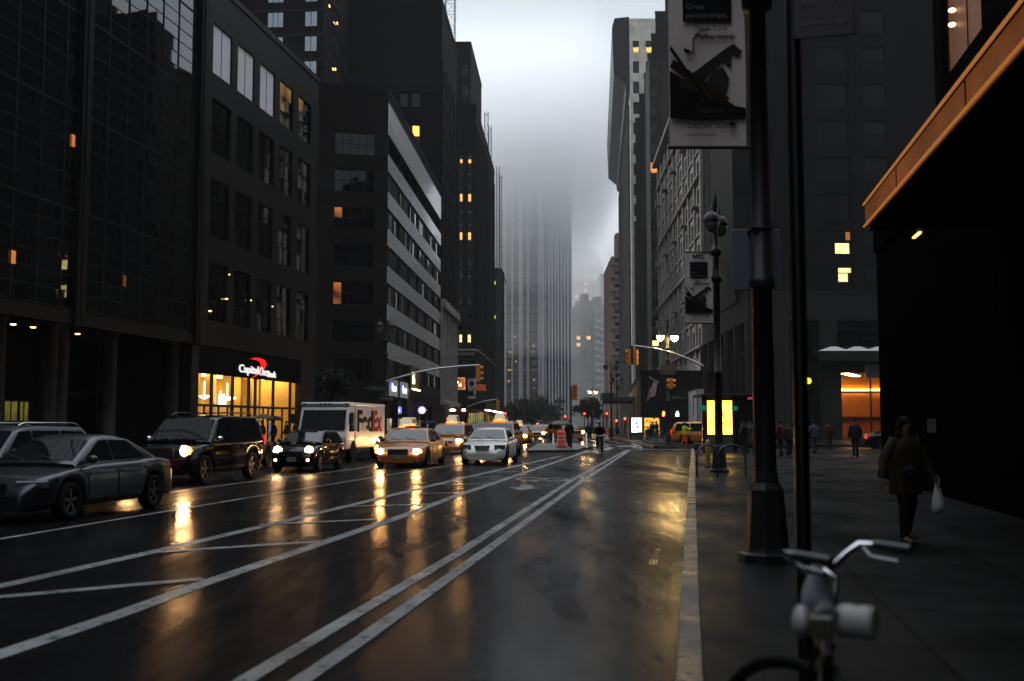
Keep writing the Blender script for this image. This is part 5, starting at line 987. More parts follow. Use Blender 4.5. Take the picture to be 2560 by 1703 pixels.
# ================================================================ STREET FURNITURE
M_lamp = mat('lamp_iron', (.02, .02, .021), .45, 0, .2, 5, spec=.2); M_alu = mat('aluminium_arm', (.8, .82, .85), .35, .8, .1)
M_globe = mat('lamp_globe', (.22, .21, .20), .12, 0, .1, ior=1.6); M_globe_on = emis('lamp_globe_lit', (1, .66, .24), 150)
M_ygl = mat('signal_yellow', (.95, .32, .03), .5, 0, .15, 4)
def lamp(label, loc, rz, lit=False, hgt=8.1, spread=.42, side_arm=None, group='street lamps with twin globes'):
    r = empty('street_lamp', loc, rz, label, 'street lamp', group)
    mb = MB(); oct_ = [(.31, 0), (.31, .09), (.26, .11), (.245, .16), (.20, .72), (.20, .78), (.15, .86), (.13, 1.0)]
    mb.lathe(oct_, 8, smooth=False); mb.build('base', M_lamp, r, bevel=.008)
    mb = MB(); mb.lathe([(.128, .99), (.112, 3.0), (.14, 3.02), (.14, 3.12), (.11, 3.14), (.095, hgt-2.1), (.17, hgt-2.08), (.18, hgt-1.95), (.10, hgt-1.85), (.08, hgt-1.3), (.16, hgt-1.25), (.20, hgt-1.15), (.13, hgt-1.02), (.07, hgt-.95), (.05, hgt+.3), (.07, hgt+.36), (.015, hgt+.75), (.001, hgt+.85)], 14); mb.build('pole', M_lamp, r)
    for s in (1, -1):
        mb = MB(); mb.tube([(0, 0, hgt-1.1), (s*.16, 0, hgt-.5), (s*spread*.55, 0, hgt+.28), (s*spread*.9, 0, hgt+.30), (s*spread, 0, hgt+.1)], .026, 6)
        mb.build('arm', M_lamp, r)
        mb = MB(); mb.lathe([(.04, .34), (.05, .28), (.14, .25), (.25, .12), (.275, .0), (.275, -.05), (.22, -.05)], 16, (s*spread, 0, hgt-.22)); hd_ = mb.build('lamp_hood', M_lamp, r)
        mb = MB(); mb.lathe([(.255, 0), (.24, -.12), (.18, -.25), (.08, -.33), (.001, -.34)], 16, (s*spread, 0, hgt-.27)); mb.build('globe', M_globe_on if lit else M_globe, r)
    return r
def banner(label, lp, rz, x0, x1, z0, z1, group='street banners'):
    """hung to the side of a pole; local -y is the printed face"""
    r = empty('street_banner', lp, rz, label, 'banner', group); w = x1-x0; h = z1-z0
    mb = MB(); nx, nz = 6, 10
    def cl(u, v): return (x0+w*u, .018*math.sin(v*5+u*3)*(.4+u), z0+h*v)
    vs = [cl(i/nx, j/nz) for j in range(nz+1) for i in range(nx+1)]; q = nx+1
    fs = [(j*q+i, j*q+i+1, (j+1)*q+i+1, (j+1)*q+i) for j in range(nz) for i in range(nx)]
    mb.add(vs, fs, 0, True); mb.add([(x, y+.012, z) for x, y, z in vs], fs, 0, True); mb.build('cloth', mat('banner_cloth', (1.1, .97, .92), .8, 0, .1, 1.2), r)
    Pn = lambda u, v, o=.0: (x0+w*u, -.045-o, z0+h*v)
    def patch(name, pts, m, o=0): b = MB(); b.add([Pn(u, v, o) for u, v in pts], [tuple(range(len(pts)))]); return b.build(name, m, r)
    bk_ = mat('banner_black', (.015, .016, .018), .7)
    patch('print_panel', [(.18, .635), (.82, .635), (.82, .865), (.18, .865)], bk_)
    patch('print_photo', [(0, .135), (.99, .135), (.99, .19), (.85, .2), (.62, .26), (.45, .25), (.2, .33), (0, .38)], mat('photo_dark', (.02, .017, .015), .7), .001)
    patch('print_photo', [(.0, .40), (.05, .44), (.78, .10+.14), (.70, .20)], mat('photo_brown', (.05, .03, .01), .7), .003)
    patch('print_photo', [(.0, .49), (.02, .51), (.56, .2), (.50, .2)], bk_, .004)
    patch('print_photo', [(.1, .31), (.75, .5), (.84, .52), (.96, .48), (.9, .45), (.82, .47), (.8, .40), (.7, .43), (.3, .27)], mat('photo_grey', (.045, .042, .036), .7), .002)
    patch('print_photo', [(.4, .22), (.72, .25), (.78, .34), (.7, .4), (.58, .38), (.45, .3)], mat('photo_slate', (.05, .055, .062), .7), .0025)
    patch('print_photo', [(.18, .50), (.2, .47), (.3, .48), (.3, .55), (.42, .595), (.6, .595), (.4, .58), (.33, .54), (.33, .47), (.24, .455)], mat('photo_rose', (.24, .19, .175), .7), .001)
    T = lambda s, u, v, sz, m, b=0, al='LEFT': text(s, m, r, Pn(u, v, .004), (PI/2, 0, 0), sz*w, .001, al, 0, b, 1)
    lg = mat('banner_grey', (.13, .13, .135), .7); dk = mat('banner_ink', (.03, .028, .027), .7)
    T('NYC', .5, .915, .2, bk_, .012*w, 'CENTER'); T('We and others\nhave the same\nfoundation.', .22, .825, .085, lg); T('Great', .22, .70, .105, mat('banner_pale', (.30, .29, .28), .7)); T('partnerships.', .22, .655, .105, mat('banner_pale', (.30, .29, .28), .7))
    T('New York', .34, .59, .10, dk); T('Philharmonic', .34, .545, .10, dk, .003); T('nyphil.org', .35, .165, .085, lg); T('CREDIT SUISSE', .22, .085, .10, dk); T('Global Sponsor', .22, .045, .06, dk)
    patch('logo', [(.76, .105), (.8, .125), (.83, .11), (.86, .118), (.86, .105), (.8, .095)], dk, .002)
    for z in (z0-.02, z1+.02): mb = MB(); mb.tube([(x0-.02, 0, z), (0, 0, z)], .02, 6); mb.build('bracket', M_lamp, r)
    return r
l0 = at(1911, 1396, z=.14); L0 = (l0.x, 12.0*l0.y/l0.y, .14); L0 = (at(1897, 1000, 12.0).x+.055, 12.0, .14)
lamp('large dark street lamp post close to the parked bicycle, its globes above the picture', L0, R(75), hgt=8.3)
x0 = at(1674, 300, 12.0).x-L0[0]; x1 = at(1865, 300, 12.0).x-L0[0]; banner('big street banner on the near lamp post, printed with a dark violin photograph', L0, 0, x0, x1, at(1800, 365, 12).z-.14, at(1800, 365, 12).z-.14+2.24)
r = empty('sign_panel', (L0[0], L0[1]+.15, at(1800, 722, 12).z), 0, 'blue grey back of a sign strapped to the near lamp post', 'sign')
mb = MB(); mb.box(at(1836, 600, 12).x-L0[0], at(1960, 600, 12).x-L0[0], 0, .02, 0, .70); mb.build('panel', mat('sign_back', (.2, .225, .27), .5, .2, .1), r, bevel=.008)
for z in (.02, .66): mb = MB(); mb.box(-.125, .125, -.28, .0, z, z+.014); mb.build('strap', M_lamp, r)
L1 = (at(1793, 800, 33.5).x, 33.5, .14); lamp('street lamp with unlit twin globes and a banner, standing by the bike racks', L1, R(60), hgt=8.0, spread=.40)
x0 = at(1712, 700, 33.5).x-L1[0]; x1 = at(1781, 700, 33.5).x-L1[0]; z0 = at(1790, 807, 33.5).z-.14; banner('smaller looking street banner headed NYC on the lamp post by the bike racks', L1, 0, x0, x1, z0, z0+2.2)
L2_ = (at(1670, 1000, 76).x, 76, .14); lamp('lit street lamp with two glowing globes at the far corner', L2_, R(18), lit=True, hgt=7.9, spread=.55)
L3_ = (at(963, 1000, 69).x, 69, .14); lamp('street lamp with grey globes at the left corner, a long signal arm below', L3_, R(35), hgt=7.9, spread=.45)
L4_ = (at(1166, 1000, 119).x, 119, .14); lamp('distant street lamp with a hanging banner past the white banded block', L4_, R(60), hgt=8.0)
x0 = at(1170, 970, 119).x-L4_[0]; x1 = at(1189, 970, 119).x-L4_[0]; z0 = at(1180, 1000, 119).z; banner('distant pale street banner left of the glowing marquee', L4_, 0, x0, x1, z0, z0+2.2)
for px, y, lab, lit in ((1528, 118, 'distant street lamp with pale shades in front of the striped awning', False), (1543, 150, 'distant dark street lamp near the balcony building', False), (1482, 210, 'glowing street lamp far down the avenue by small trees', True)):
    lamp(lab, (at(px, 1000, y).x, y, .14), R(10), lit=lit, hgt=7.9, spread=.6)
def signal(root, loc, rz, on=None, n=3, back=False, name='signal_head'):
    mb = MB(); mb.box(-.17, .17, -.12, .12, 0, .36*n); o = mb.build(name, M_ygl, root, bevel=.02, loc=loc, rz=rz)
    cols = [('green', (.05, .8, .35)), ('amber', (1, .5, .05)), ('red', (1, .04, .02))]
    for k in range(n):
        nm, c = cols[k]; mb = MB(); mb.ball((0, -.13, .18+.36*k), .10, .03, .10, 10); lit_ = on == nm
        mb.build('lens', emis('signal_'+nm, c, 14) if lit_ else mat('lens_'+nm, tuple(.05*v+.01 for v in c), .2), o)
        mb = MB(); pts = [(.125*math.cos(t), .18+.36*k+.125*math.sin(t)) for t in [PI*(-.1+1.2*i/10) for i in range(11)]]
        for i in range(10): mb.quad((pts[i][0], -.12, pts[i][1]), (pts[i+1][0], -.12, pts[i+1][1]), (pts[i+1][0], -.30, pts[i+1][1]-.03), (pts[i][0], -.30, pts[i][1]-.03))
        mb.build('visor', M_ygl, o)
    return o
# mast arm with signals: right
sp = (at(1763, 1000, 75).x, 75, .1); r = empty('traffic_signal', sp, 0, 'curved steel mast arm carrying orange signal heads over the right lane', 'traffic signal', 'mast arm traffic signals')
mb = MB(); mb.tube([(0, 0, 0), (0, 0, at(1763, 905, 75).z)], .1, 10); mb.build('pole', M_lamp, r)
pts = [(at(px, py, 75).x-sp[0], 0, at(px, py, 75).z-.1) for px, py in ((1763, 917), (1720, 897), (1680, 882), (1640, 872), (1600, 866), (1584, 864))]; mb = MB(); mb.tube(pts, [.07, .065, .06, .055, .05, .045], 8); mb.build('mast_arm', M_alu, r)
for px, rz_ in ((1570, R(-50)), (1588, R(150))): signal(r, (at(px, 900, 75).x-sp[0], 0, at(px, 913, 75).z-.1), rz_)
mb = MB(); mb.box(-.05, .05, -.05, .05, 0, 1.3); mb.build('hanger', M_lamp, r, loc=(at(1581, 900, 75).x-sp[0], 0, at(1581, 911, 75).z-.1))
# pedestrian signal and small head on the lit lamp
r = empty('pedestrian_signal', (L2_[0], L2_[1]-.05, at(1670, 1043, 76).z), 0, 'pair of pedestrian signals on the lit lamp, white walking figure and orange hand', 'pedestrian signal')
for dx, c, nm in ((.62, (1, 1, 1), 'walk'), (-.30, (1, .18, .02), 'hand')):
    mb = MB(); mb.box(dx-.22, dx+.22, -.1, .1, 0, .46); o = mb.build('signal_box', M_plast, r, bevel=.02); mb = MB()
    if nm == 'walk': mb.ball((dx, -.11, .36), .05, .01, .055); mb.prism([(dx-.06, .30), (dx+.06, .30), (dx+.13, .2), (dx+.08, .18), (dx+.07, .12), (dx+.13, .05), (dx+.06, .04), (dx, .12), (dx-.07, .04), (dx-.12, .06), (dx-.06, .15), (dx-.12, .2)], .1, .115, 0, Matrix.Rotation(PI/2, 4, 'X'))
    else: mb.prism([(dx-.13, .06), (dx+.0, .06), (dx+.05, .2), (dx+.03, .4), (dx-.1, .4), (dx-.13, .25)], .1, .115, 0, Matrix.Rotation(PI/2, 4, 'X'))
    mb.build('symbol', emis('sym_'+nm, c, 5), o)
mb = MB(); mb.box(-.5, .6, -.02, .02, .2, .25); mb.box(.1, .4, -.06, .06, .05, .4); mb.build('bracket', M_conc, r)
r = empty('traffic_signal', (L2_[0]+.05, L2_[1]-.2, at(1670, 972, 76).z), 0, 'yellow signal head showing red, mounted on the lit street lamp', 'traffic signal'); signal(r, (0.05, 0, 0), R(-55), on='red', n=2)
signal(r, (0.18, .05, .0), R(80), n=2)
r = empty('sign_panel', (L2_[0], L2_[1]-.12, at(1670, 937, 76).z), 0, 'grey beige rectangular sign back on the lit street lamp', 'sign'); mb = MB(); mb.box(-.55, .50, -.02, .02, 0, .72); mb.build('panel', mat('beige_sign', (.16, .14, .11), .6), r)
r = empty('street_sign', (L2_[0]+.3, L2_[1]-.1, at(1690, 998, 76).z), 0, 'green street name sign reading W 56 ST on the lit lamp', 'street sign'); mb = MB(); mb.box(0, .95, -.015, .015, 0, .24); mb.build('panel', mat('sign_green', (.01, .07, .045), .4), r); text('W 56 ST', mat('sign_text', (.4, .45, .42), .5), r, (.08, -.018, .06), (PI/2, 0, 0), .19, .001)
# left mast arm
r = empty('traffic_signal', (L3_[0], L3_[1]-.16, 0), 0, 'long upcurving signal arm over the taxis, fixed to the left corner lamp', 'traffic signal', 'mast arm traffic signals')
y = 69; pts = [(at(px, py, y).x-L3_[0], 0, at(px, py, y).z) for px, py in ((966, 955), (985, 948), (1010, 941), (1050, 930), (1100, 921), (1150, 916), (1199, 913))]
mb = MB(); mb.tube(pts, [.07, .068, .065, .06, .055, .05, .045], 8); mb.build('mast_arm', M_alu, r); signal(r, (at(1196, 900, y).x-L3_[0], 0, at(1196, 955, y).z), R(100)); 
mb = MB(); mb.tube([(pts[-1][0]-.05, 0, pts[-1][2]), (pts[-1][0]-.05, 0, pts[-1][2]-.25)], .03, 6); mb.tube([(pts[3][0]-.6, 0, pts[3][2]-.12), (pts[3][0]-1.6, 0, pts[3][2]-.75), (pts[2][0], 0, pts[2][2]-.1)], .012, 5); mb.build('cable', M_lamp, r)
mb = MB(); mb.tube([(0, .1, at(963, 894, y).z), (5, 3, at(1060, 905, 75).z), (12, 20, at(1130, 905, 90).z)], .012, 4); mb.build('span_wire', M_lamp, r)
r = empty('street_sign', (L3_[0]-.95, L3_[1]-.15, at(950, 976, 69).z), 0, 'green street name sign reading W 57 ST on the left corner lamp', 'street sign'); mb = MB(); mb.box(0, .95, -.015, .015, 0, .24); mb.build('panel', mat('sign_green', (.01, .07, .045), .4), r); text('W 57 ST', mat('sign_text', (.4, .45, .42), .5), r, (.08, -.018, .06), (PI/2, 0, 0), .19, .001)
r = empty('one_way_sign', (L3_[0]-.35, L3_[1]-.15, at(965, 1003, 69).z), 0, 'black sign with a white arrow below the left street name sign', 'street sign'); mb = MB(); mb.box(0, .95, -.015, .015, 0, .32); mb.build('panel', M_plast, r)
mb = MB(); mb.prism([(.05, .12), (.7, .12), (.7, .05), (.92, .16), (.7, .27), (.7, .2), (.05, .2)], .016, .02, 0, Matrix.Rotation(PI/2, 4, 'X')); mb.build('arrow', mat('arrow_white', (.2, .2, .2), .5), r)
r = empty('traffic_signal', (L4_[0], L4_[1]-.16, 0), 0, 'thin curved signal arm on the distant banner lamp before the marquee', 'traffic signal', 'mast arm traffic signals')
pts = [(at(px, py, 119).x-L4_[0], 0, at(px, py, 119).z) for px, py in ((1168, 1018), (1190, 1009), (1215, 1002), (1243, 998))]; mb = MB(); mb.tube(pts, .05, 6); mb.build('mast_arm', M_alu, r); signal(r, (pts[-1][0], 0, pts[-1][2]-1.2), R(80))
for x_, y_, lab in ((1120, 1047, 'small red signal low beside the distant banner lamp'), (1157, 1058, 'small red signal under the left shop awning')):
    p = at(x_, y_, 112); r = empty('traffic_signal', (p.x, p.y, .1), 0, lab, 'traffic signal', 'far red signals'); mb = MB(); mb.tube([(0, .15, 0), (0, .15, p.z)], .05, 6); mb.build('pole', M_lamp, r); signal(r, (0, 0, p.z-1.0), 0, on='red')
for px, py, y, lab in ((1413, 1041, 150, 'red signal shining above the umbrella on the island'), (1461, 1034, 170, 'red signal left of the distant small trees'), (1517, 1034, 160, 'red signal right of the cyclist'), (1541, 1052, 140, 'red signal beside the striped awning'), (1562, 1047, 125, 'red signal left of the teal advertising panel')):
    p = at(px, py, y); r = empty('traffic_signal', (p.x, p.y, .1), 0, lab, 'traffic signal', 'far red signals'); mb = MB(); mb.tube([(0, .15, 0), (0, .15, p.z)], .06, 6); mb.build('pole', M_lamp, r); signal(r, (0, 0, p.z-1.0), 0, on='red')
p = at(2019, 950, 58); r = empty('traffic_signal', (p.x-.35, 58, .14), 0, 'signal with a yellow green light beside the no stopping post', 'traffic signal'); mb = MB(); mb.tube([(0, .2, 0), (0, .2, p.z-.3)], .07, 8); mb.build('pole', M_lamp, r)
o = signal(r, (.15, 0, p.z-.75), R(0)); mb = MB(); mb.ball((.2, -.15, .55), .17, .05, .17); mb.build('lens', emis('signal_lime', (.75, .85, .03), 1.5), o)
# post with parking sign, right beside the camera
r = empty('parking_sign', (at(1996, 800, 6).x+.003, 6.0, .14), R(-14), 'dark red no stopping sign on a slim black post close to the viewer', 'sign')
mb = MB(); mb.tube([(0, 0, 0), (0, 0, 4.6)], .042, 12); mb.build('post', M_black, r); zb_ = at(2060, 108, 6).z-.14
mb = MB(); mb.box(.0, .33, -.062, -.05, zb_, zb_+.48); mb.build('sign_panel', mat('sign_dark_red', (.030, .006, .005), .4), r, bevel=.005)
tw = mat('dim_white', (.10, .09, .085), .5)
for s, z in (('NO', .355), ('STOPPING', .275), ('ANYTIME', .18)): text(s, tw, r, (.165, -.066, zb_+z), (PI/2, 0, 0), .075, .001, 'CENTER', 0, .001, .82)
mb = MB(); mb.prism([(.04, .08), (.09, .055), (.09, .072), (.24, .072), (.24, .055), (.29, .08), (.24, .105), (.24, .088), (.09, .088), (.09, .105)], .064, .067, 0, Matrix.Translation((0, 0, zb_)) @ Matrix.Rotation(PI/2, 4, 'X')); mb.build('arrow', tw, r)
# bike racks, bollard, bucket
def rack(px, y, rz, lab):
    r = empty('bike_rack', (at(px, 1180, y).x, y, .142), rz, lab, 'bike rack', 'steel hoop bike racks'); mb = MB()
    pts = [(-.42, 0, 0), (-.42, 0, .55)]+[(.42*-math.cos(t), 0, .55+.36*math.sin(t)) for t in [PI*i/10 for i in range(1, 10)]]+[(.42, 0, .55), (.42, 0, 0)]
    mb.tube(pts, .03, 8); mb.build('hoop', mat('rack_steel', (.09, .09, .095), .3, .7, .2), r)
    for x in (-.42, .42): mb = MB(); mb.lathe([(.09, 0), (.09, .012), (.04, .02)], 12, (x, 0, 0)); mb.build('foot', M_black, r)
    return r
rack(1769, 30.8, R(35), 'steel hoop bike rack left of the banner lamp post'); rack(1829, 30.2, R(12), 'steel hoop bike rack right of the banner lamp post')
r = empty('bollard', (at(1770, 1160, 37.5).x, 37.5, .142), 0, 'yellow painted bollard behind the left bike rack', 'bollard'); mb = MB(); mb.lathe([(.09, 0), (.085, .85), (.06, .93), (.001, .95)], 14); mb.build('post', mat('bollard_yellow', (.45, .34, .02), .4, 0, .2, 4), r); mb = MB(); mb.lathe([(.13, 0), (.13, .05), (.09, .06)], 14); mb.build('collar', M_black, r)
r = empty('bucket', (at(1742, 1120, 60).x, 60, .142), 0, 'small blue and white bucket at the end of the kerb', 'bucket'); mb = MB(); mb.lathe([(.001, .01), (.15, 0), (.19, .38), (.2, .40), (.17, .40), (.14, .05)], 14); mb.build('pail', mat('pail', (.16, .2, .26), .5, 0, .4, 6), r); mb = MB(); mb.tube([(-.19, 0, .38), (-.1, 0, .5), (.1, 0, .5), (.19, 0, .38)], .012, 5); mb.build('handle', M_black, r)
# newsstand with glowing panel
ns = empty('newsstand', (at(1799, 1100, 56).x, 56, .142), 0, 'dark glass newsstand with a glowing yellow advertising panel', 'kiosk')
xx = lambda px: at(px, 1050, 56).x-ns.location.x
za = lambda py: zz(py, 56)-.142
mb = MB(); mb.box(xx(1752), xx(1884), -.1, 2.4, za(992), za(985)); mb.build('roof', M_frame, ns, bevel=.03)
mb = MB(); mb.box(xx(1756), xx(1768), 0, .25, 0, za(992)); mb.build('side_panel', mat('red_brown_panel', (.10, .02, .012), .25, 0, .4, 2), ns); mb = MB(); mb.box(xx(1833), xx(1842), 0, .25, 0, za(992)); mb.build('side_panel', M_cglass, ns)
mb = MB(); mb.box(xx(1768)+.01, xx(1833)-.01, .02, .24, 0, za(1094)); mb.build('plinth', mat('kiosk_grey', (.12, .125, .13), .3), ns); mb = MB(); mb.box(xx(1766), xx(1833), .05, .24, za(1093), za(994)); mb.build('panel_case', M_plast, ns)
M_ad = emis_room('yellow_advert', (1, .60, .05), 4.6, 1.1, .8); mb = MB(); mb.box(xx(1769), xx(1830), .0, .048, za(1086), za(1002)); ap = mb.build('advert_panel', M_ad, ns)
mb = MB(); mb.box(xx(1770), xx(1829), -.004, -.001, za(1007), za(1003)); mb.box(xx(1770), xx(1829), -.004, -.001, za(1026), za(1024)); mb.build('advert_print', emis('advert_orange', (1, .28, .03), 1.6), ap)
for k in range(9):
    t0_, t1_ = PI*(.08+.1*k), PI*(.12+.1*k); mb = MB(); mb.prism([(xx(1799)+.25*math.cos(t0_), za(1086)+.3*math.sin(t0_)+.25), (xx(1799)+.6*math.cos(t0_), za(1086)+.95*math.sin(t0_)+.25), (xx(1799)+.6*math.cos(t1_), za(1086)+.95*math.sin(t1_)+.25), (xx(1799)+.25*math.cos(t1_), za(1086)+.3*math.sin(t1_)+.25)], .001, .004, 0, Matrix.Rotation(PI/2, 4, 'X')); mb.build('advert_print', emis('advert_orange2', (1, .42, .03), 1.1), ap)
text('MONEY', mat('advert_ink', (.25, .08, .0), .5), ap, (xx(1800), -.006, za(1084.5)), (PI/2, 0, 0), .16, .001, 'CENTER')
mb = MB(); mb.box(xx(1842)+.01, xx(1882), .05, .12, .2, za(994)); mb.box(xx(1880), xx(1884), .12, 2.2, 0, za(994)); mb.build('glass_wall', M_cglass, ns)
for i in range(8): mb = MB(); mb.box(xx(1846+i*4.4), xx(1846+i*4.4+3.2), .0, .03, .9+(i % 3)*.1, 1.3+(i % 2)*.25); mb.build('magazine', mat('magazine%d' % (i % 3), ((.25, .05, .04), (.2, .2, .18), (.05, .08, .2))[i % 3], .4), ns)
mb = MB(); mb.box(xx(1870), xx(1881), -.06, .04, za(999), za(993)); mb.build('small_sign', emis('pink_sign', (.8, .08, .12), .25), ns)
for px, py, s in ((1757, 1020, .22), (1837, 1021, .18)): mb = MB(); mb.ball((xx(px), -.02, za(py)), s, .02, s*.7); mb.build('glass_glint', emis('green_glint', (.0, .35, .18), .22), ns)  # green glints on the glass, put in as faint emission
# teal panel kiosk
y = 100; ks = empty('advert_kiosk', (at(1592, 1098, y).x, y, .14), 0, 'dark kiosk with a glowing white and teal panel at the far corner', 'kiosk'); xx = lambda px: at(px, 1050, y).x-ks.location.x; za = lambda py: zz(py, y)-.14
mb = MB(); mb.box(xx(1573), xx(1608), .06, 1.4, 0, za(1041)); mb.build('case', M_plast, ks, bevel=.03)
mb = MB(); mb.box(xx(1579), xx(1604), 0, .055, za(1081), za(1045)); mb.build('advert_panel', emis_room('teal_advert', (.75, 1, .92), 2.6, 1.5, .7), ks)
for a, b, c, d_ in ((1590, 1597, 1052, 1049), (1588, 1594, 1062, 1056), (1591, 1597, 1070, 1065), (1586, 1590, 1075, 1072)): mb = MB(); mb.prism([(xx(a), za(c)), (xx(b), za(c+.6)), (xx(b-1), za(d_)), (xx(a+1.3), za(d_-.5))], .0, .006, 0, Matrix.Rotation(PI/2, 4, 'X')); mb.build('advert_print', mat('ad_dark', (.08, .03, .02), .5), ks)
# hoarding round the construction site
y = 108; ho_ = empty('hoarding', (at(1742, 1000, y).x, y, .14), 0, 'tall pale plywood hoarding around a building site at the far corner', 'hoarding')
a = Vector((0, 0)); b = Vector((at(1636, 1000, 150).x-at(1742, 1000, y).x+2.2, 42)); hh_ = zz(973, y)-.14
M_ply = mat('grey_plywood', (1.3, 1.25, 1.22), .65, 0, .22, 1.2, .1, 8, stretch=(1, 1, .3)); d = (b-a).normalized(); Lh_ = (b-a).length
for k in range(12):
    mb = MB(); mb.box(k*Lh_/12+.006, (k+1)*Lh_/12-.006, 0, .05, 0, hh_); mb.build('board', M_ply, ho_, rz=math.atan2(d.y, d.x))
mb = MB(); mb.box(0, Lh_, -.06, .08, hh_, hh_+.14); mb.build('top_rail', M_blind, ho_, rz=math.atan2(d.y, d.x))
e_ = at(1700, 1000, y); mb = MB(); mb.box(.08, at(1764, 1000, y).x-at(1742, 1000, y).x, -.02, .03, 0, hh_); mb.build('end_board', mat('blue_grey_board', (.6, .66, .74), .6, 0, .1), ho_)
for k in range(5): mb = MB(); q = (k+.4)*Lh_/5; mb.box(q-.5, q+.5, .055, .062, hh_*.45, hh_*.88); mb.build('bill', mat('faded_bill', (.20, .185, .18), .7, 0, .3), ho_, rz=math.atan2(d.y, d.x)+0)
# flag
p = at(1647, 958, 102); r = empty('flag', p, 0, 'stars and stripes drooping from a slanted pole over the far corner shop', 'flag')
q = at(1628, 945, 102)-p; mb = MB(); mb.tube([(0, 0, 0), (q.x-.2, 0, q.z+.1)], .035, 6); mb.build('flagpole', M_alu, r)
fl = lambda u, v: (-.1-.85*u-.35*v+.12*math.sin(7*u+2*v), .18*math.sin(9*u+v*3), .35-.5*u*.3-1.55*v-.35*u)
mr_ = mat('flag_red', (.5, .06, .07), .7); mw_ = mat('flag_white', (.8, .78, .8), .7); mbu = mat('flag_blue', (.015, .02, .05), .7)
mb = MB(); n_ = 12
for j in range(13):
    for i in range(n_):
        u0, u1, v0, v1 = j/13, (j+1)/13, i/n_, (i+1)/n_; mb.quad(fl(u0, v0), fl(u1, v0), fl(u1, v1), fl(u0, v1), 2 if (j > 5 and i < 4) else j % 2)
mb.build('cloth', [mr_, mw_, mbu], r)
# far-right canopy with letters, shop fronts
y = 135; r = empty('theatre_canopy', (at(1506, 1000, y).x, y, 0), 0, 'pale lettered canopy with a striped valance over the right pavement', 'canopy'); xx = lambda px: at(px, 1000, y).x-r.location.x
mb = MB(); mb.box(xx(1507), xx(1588), 0, 4, zz(1001, y), zz(993, y)); mb.build('canopy_panel', mat('canopy_grey', (.16, .165, .17), .6), r); mb = MB(); mb.box(xx(1507), xx(1582), .05, .1, zz(1010, y), zz(1002, y)); mb.build('valance', mat('striped_valance', (.08, .05, .045), .7, 0, .9, 3, stretch=(1, 1, .01)), r)
mb = MB(); mb.prism([(xx(1505), zz(992, y)), (xx(1536), zz(992, y)), (xx(1536), zz(982, y)), (xx(1506), zz(982, y))], -3, 0, 0, Matrix.Rotation(PI/2, 4, 'X')); mb.build('canopy_top', mat('canopy_cloth', (.12, .13, .14), .7), r)
for px in (1508, 1586): mb = MB(); mb.tube([(xx(px), .2, .1), (xx(px), .2, zz(1001, y))], .08, 6); mb.build('post', M_lamp, r)
text('THEATRE MARKET', M_plast, r, (xx(1514), -.01, zz(1000, y)), (PI/2, 0, 0), .4, .002, 'LEFT', 0, 0, .8)
bs_ = FR(160); cs_, L = building('corner_shop_block', 'low dark shop block at the far right corner with a warm lit counter', [(at(1602, 1000, 118).x, 118), (at(1648, 1000, 118).x+8, 118), (at(1648, 1000, 118).x+8, 190), (at(1572, 1000, 190).x, 190)], zz(940, 118), mat('shop_dark', (.022, .021, .021), .6), M_roof, {0: [(.35, 2.2, .2, zz(1045, 118))]})
mb = MB(); mb.box(.4, 2.1, .5, 3.5, .2, .22); mb.quad((.36, 1.4, .2), (2.19, 1.4, .2), (2.19, 1.4, 3), (.36, 1.4, 3)); mb.build('shop_back', emis_room('snack_bar', (1, .48, .08), 1.3, 2.2, .08), cs_); mb = MB(); mb.box(.5, 2.0, .3, .7, .2, .95); mb.build('counter', M_plast, cs_)
# far shops: small light fittings and awnings left
sh = empty('sidewalk_shed', (*FL(160, 4.0), 0), 0, 'dark builders shed over the left pavement hung with a row of bright lamps', 'canopy')
fx = lambda yy: (4.1+.0488*(yy-160)-4.0, yy-160)
M_shed = mat('shed_green_black', (.02, .022, .024), .6); rzF2 = math.atan2(.9988, .0488)
mb = MB(); mb.box(0, 75, 0, 3.8, 3.75, 4.9); mb.build('deck', M_shed, sh, rz=rzF2)
for k in range(16): mb = MB(); mb.box(k*4.9+.2, k*4.9+.34, .1, .24, .1, 3.75); mb.build('post', M_shed, sh, rz=rzF2)
M_fl = emis('tube_lamp', (1, .86, .72), 16)
for k in range(16):
    mb = MB(); mb.box(k*3.6+.4, k*3.6+2.1+(k % 3)*.6, -.02, .1, 3.55, 3.68); mb.build('tube_lamp', M_fl if k < 13 else emis('red_tube', (1, .05, .03), 14), sh, rz=rzF2)
sf = empty('shop_row', (*FL(161, .9), 0), rzF2, 'row of green and yellow lit shop windows under the builders shed', 'shop')
for k in range(14):
    w_ = 4.6; c = ((.10, .34, .03), (.5, .42, .05), (.62, .5, .08), (.35, .33, .06))[k % 4]
    mb = MB(); mb.box(.3+k*w_, .3+k*w_+w_-.35, .02, .06, .4, 3.2); mb.build('shop_window', emis_room('shop_glow%d' % (k % 4), c, .55, .9, .1), sf)
    mb = MB(); mb.box(k*w_, k*w_+.25, -.05, .1, .14, 3.5); mb.build('shop_pier', M_frame, sf)
mb = MB(); mb.box(0, 65, -.1, .1, 3.21, 3.7); mb.build('fascia', mat('dark_red_fascia', (.08, .01, .012), .5), sf)
text('Bank of America', M_blind, sf, (1, -.11, 3.3), (PI/2, 0, 0), .4, .002, 'LEFT')
aw = empty('awning', (at(1126, 1035, 150).x, 150, 0), 0, 'dark red awning with two bright lamps beside the builders shed', 'awning'); mb = MB(); mb.prism([(0, 3.1), (4, 3.1), (4, 3.25), (0, 4.0)], -1.5, 0, 0, Matrix.Rotation(PI/2, 4, 'X')); mb.box(-.6, 2.6, -1.52, -1.5, 2.4, 3.05); mb.build('awning_cloth', mat('awning_red', (.07, .008, .01), .7), aw)
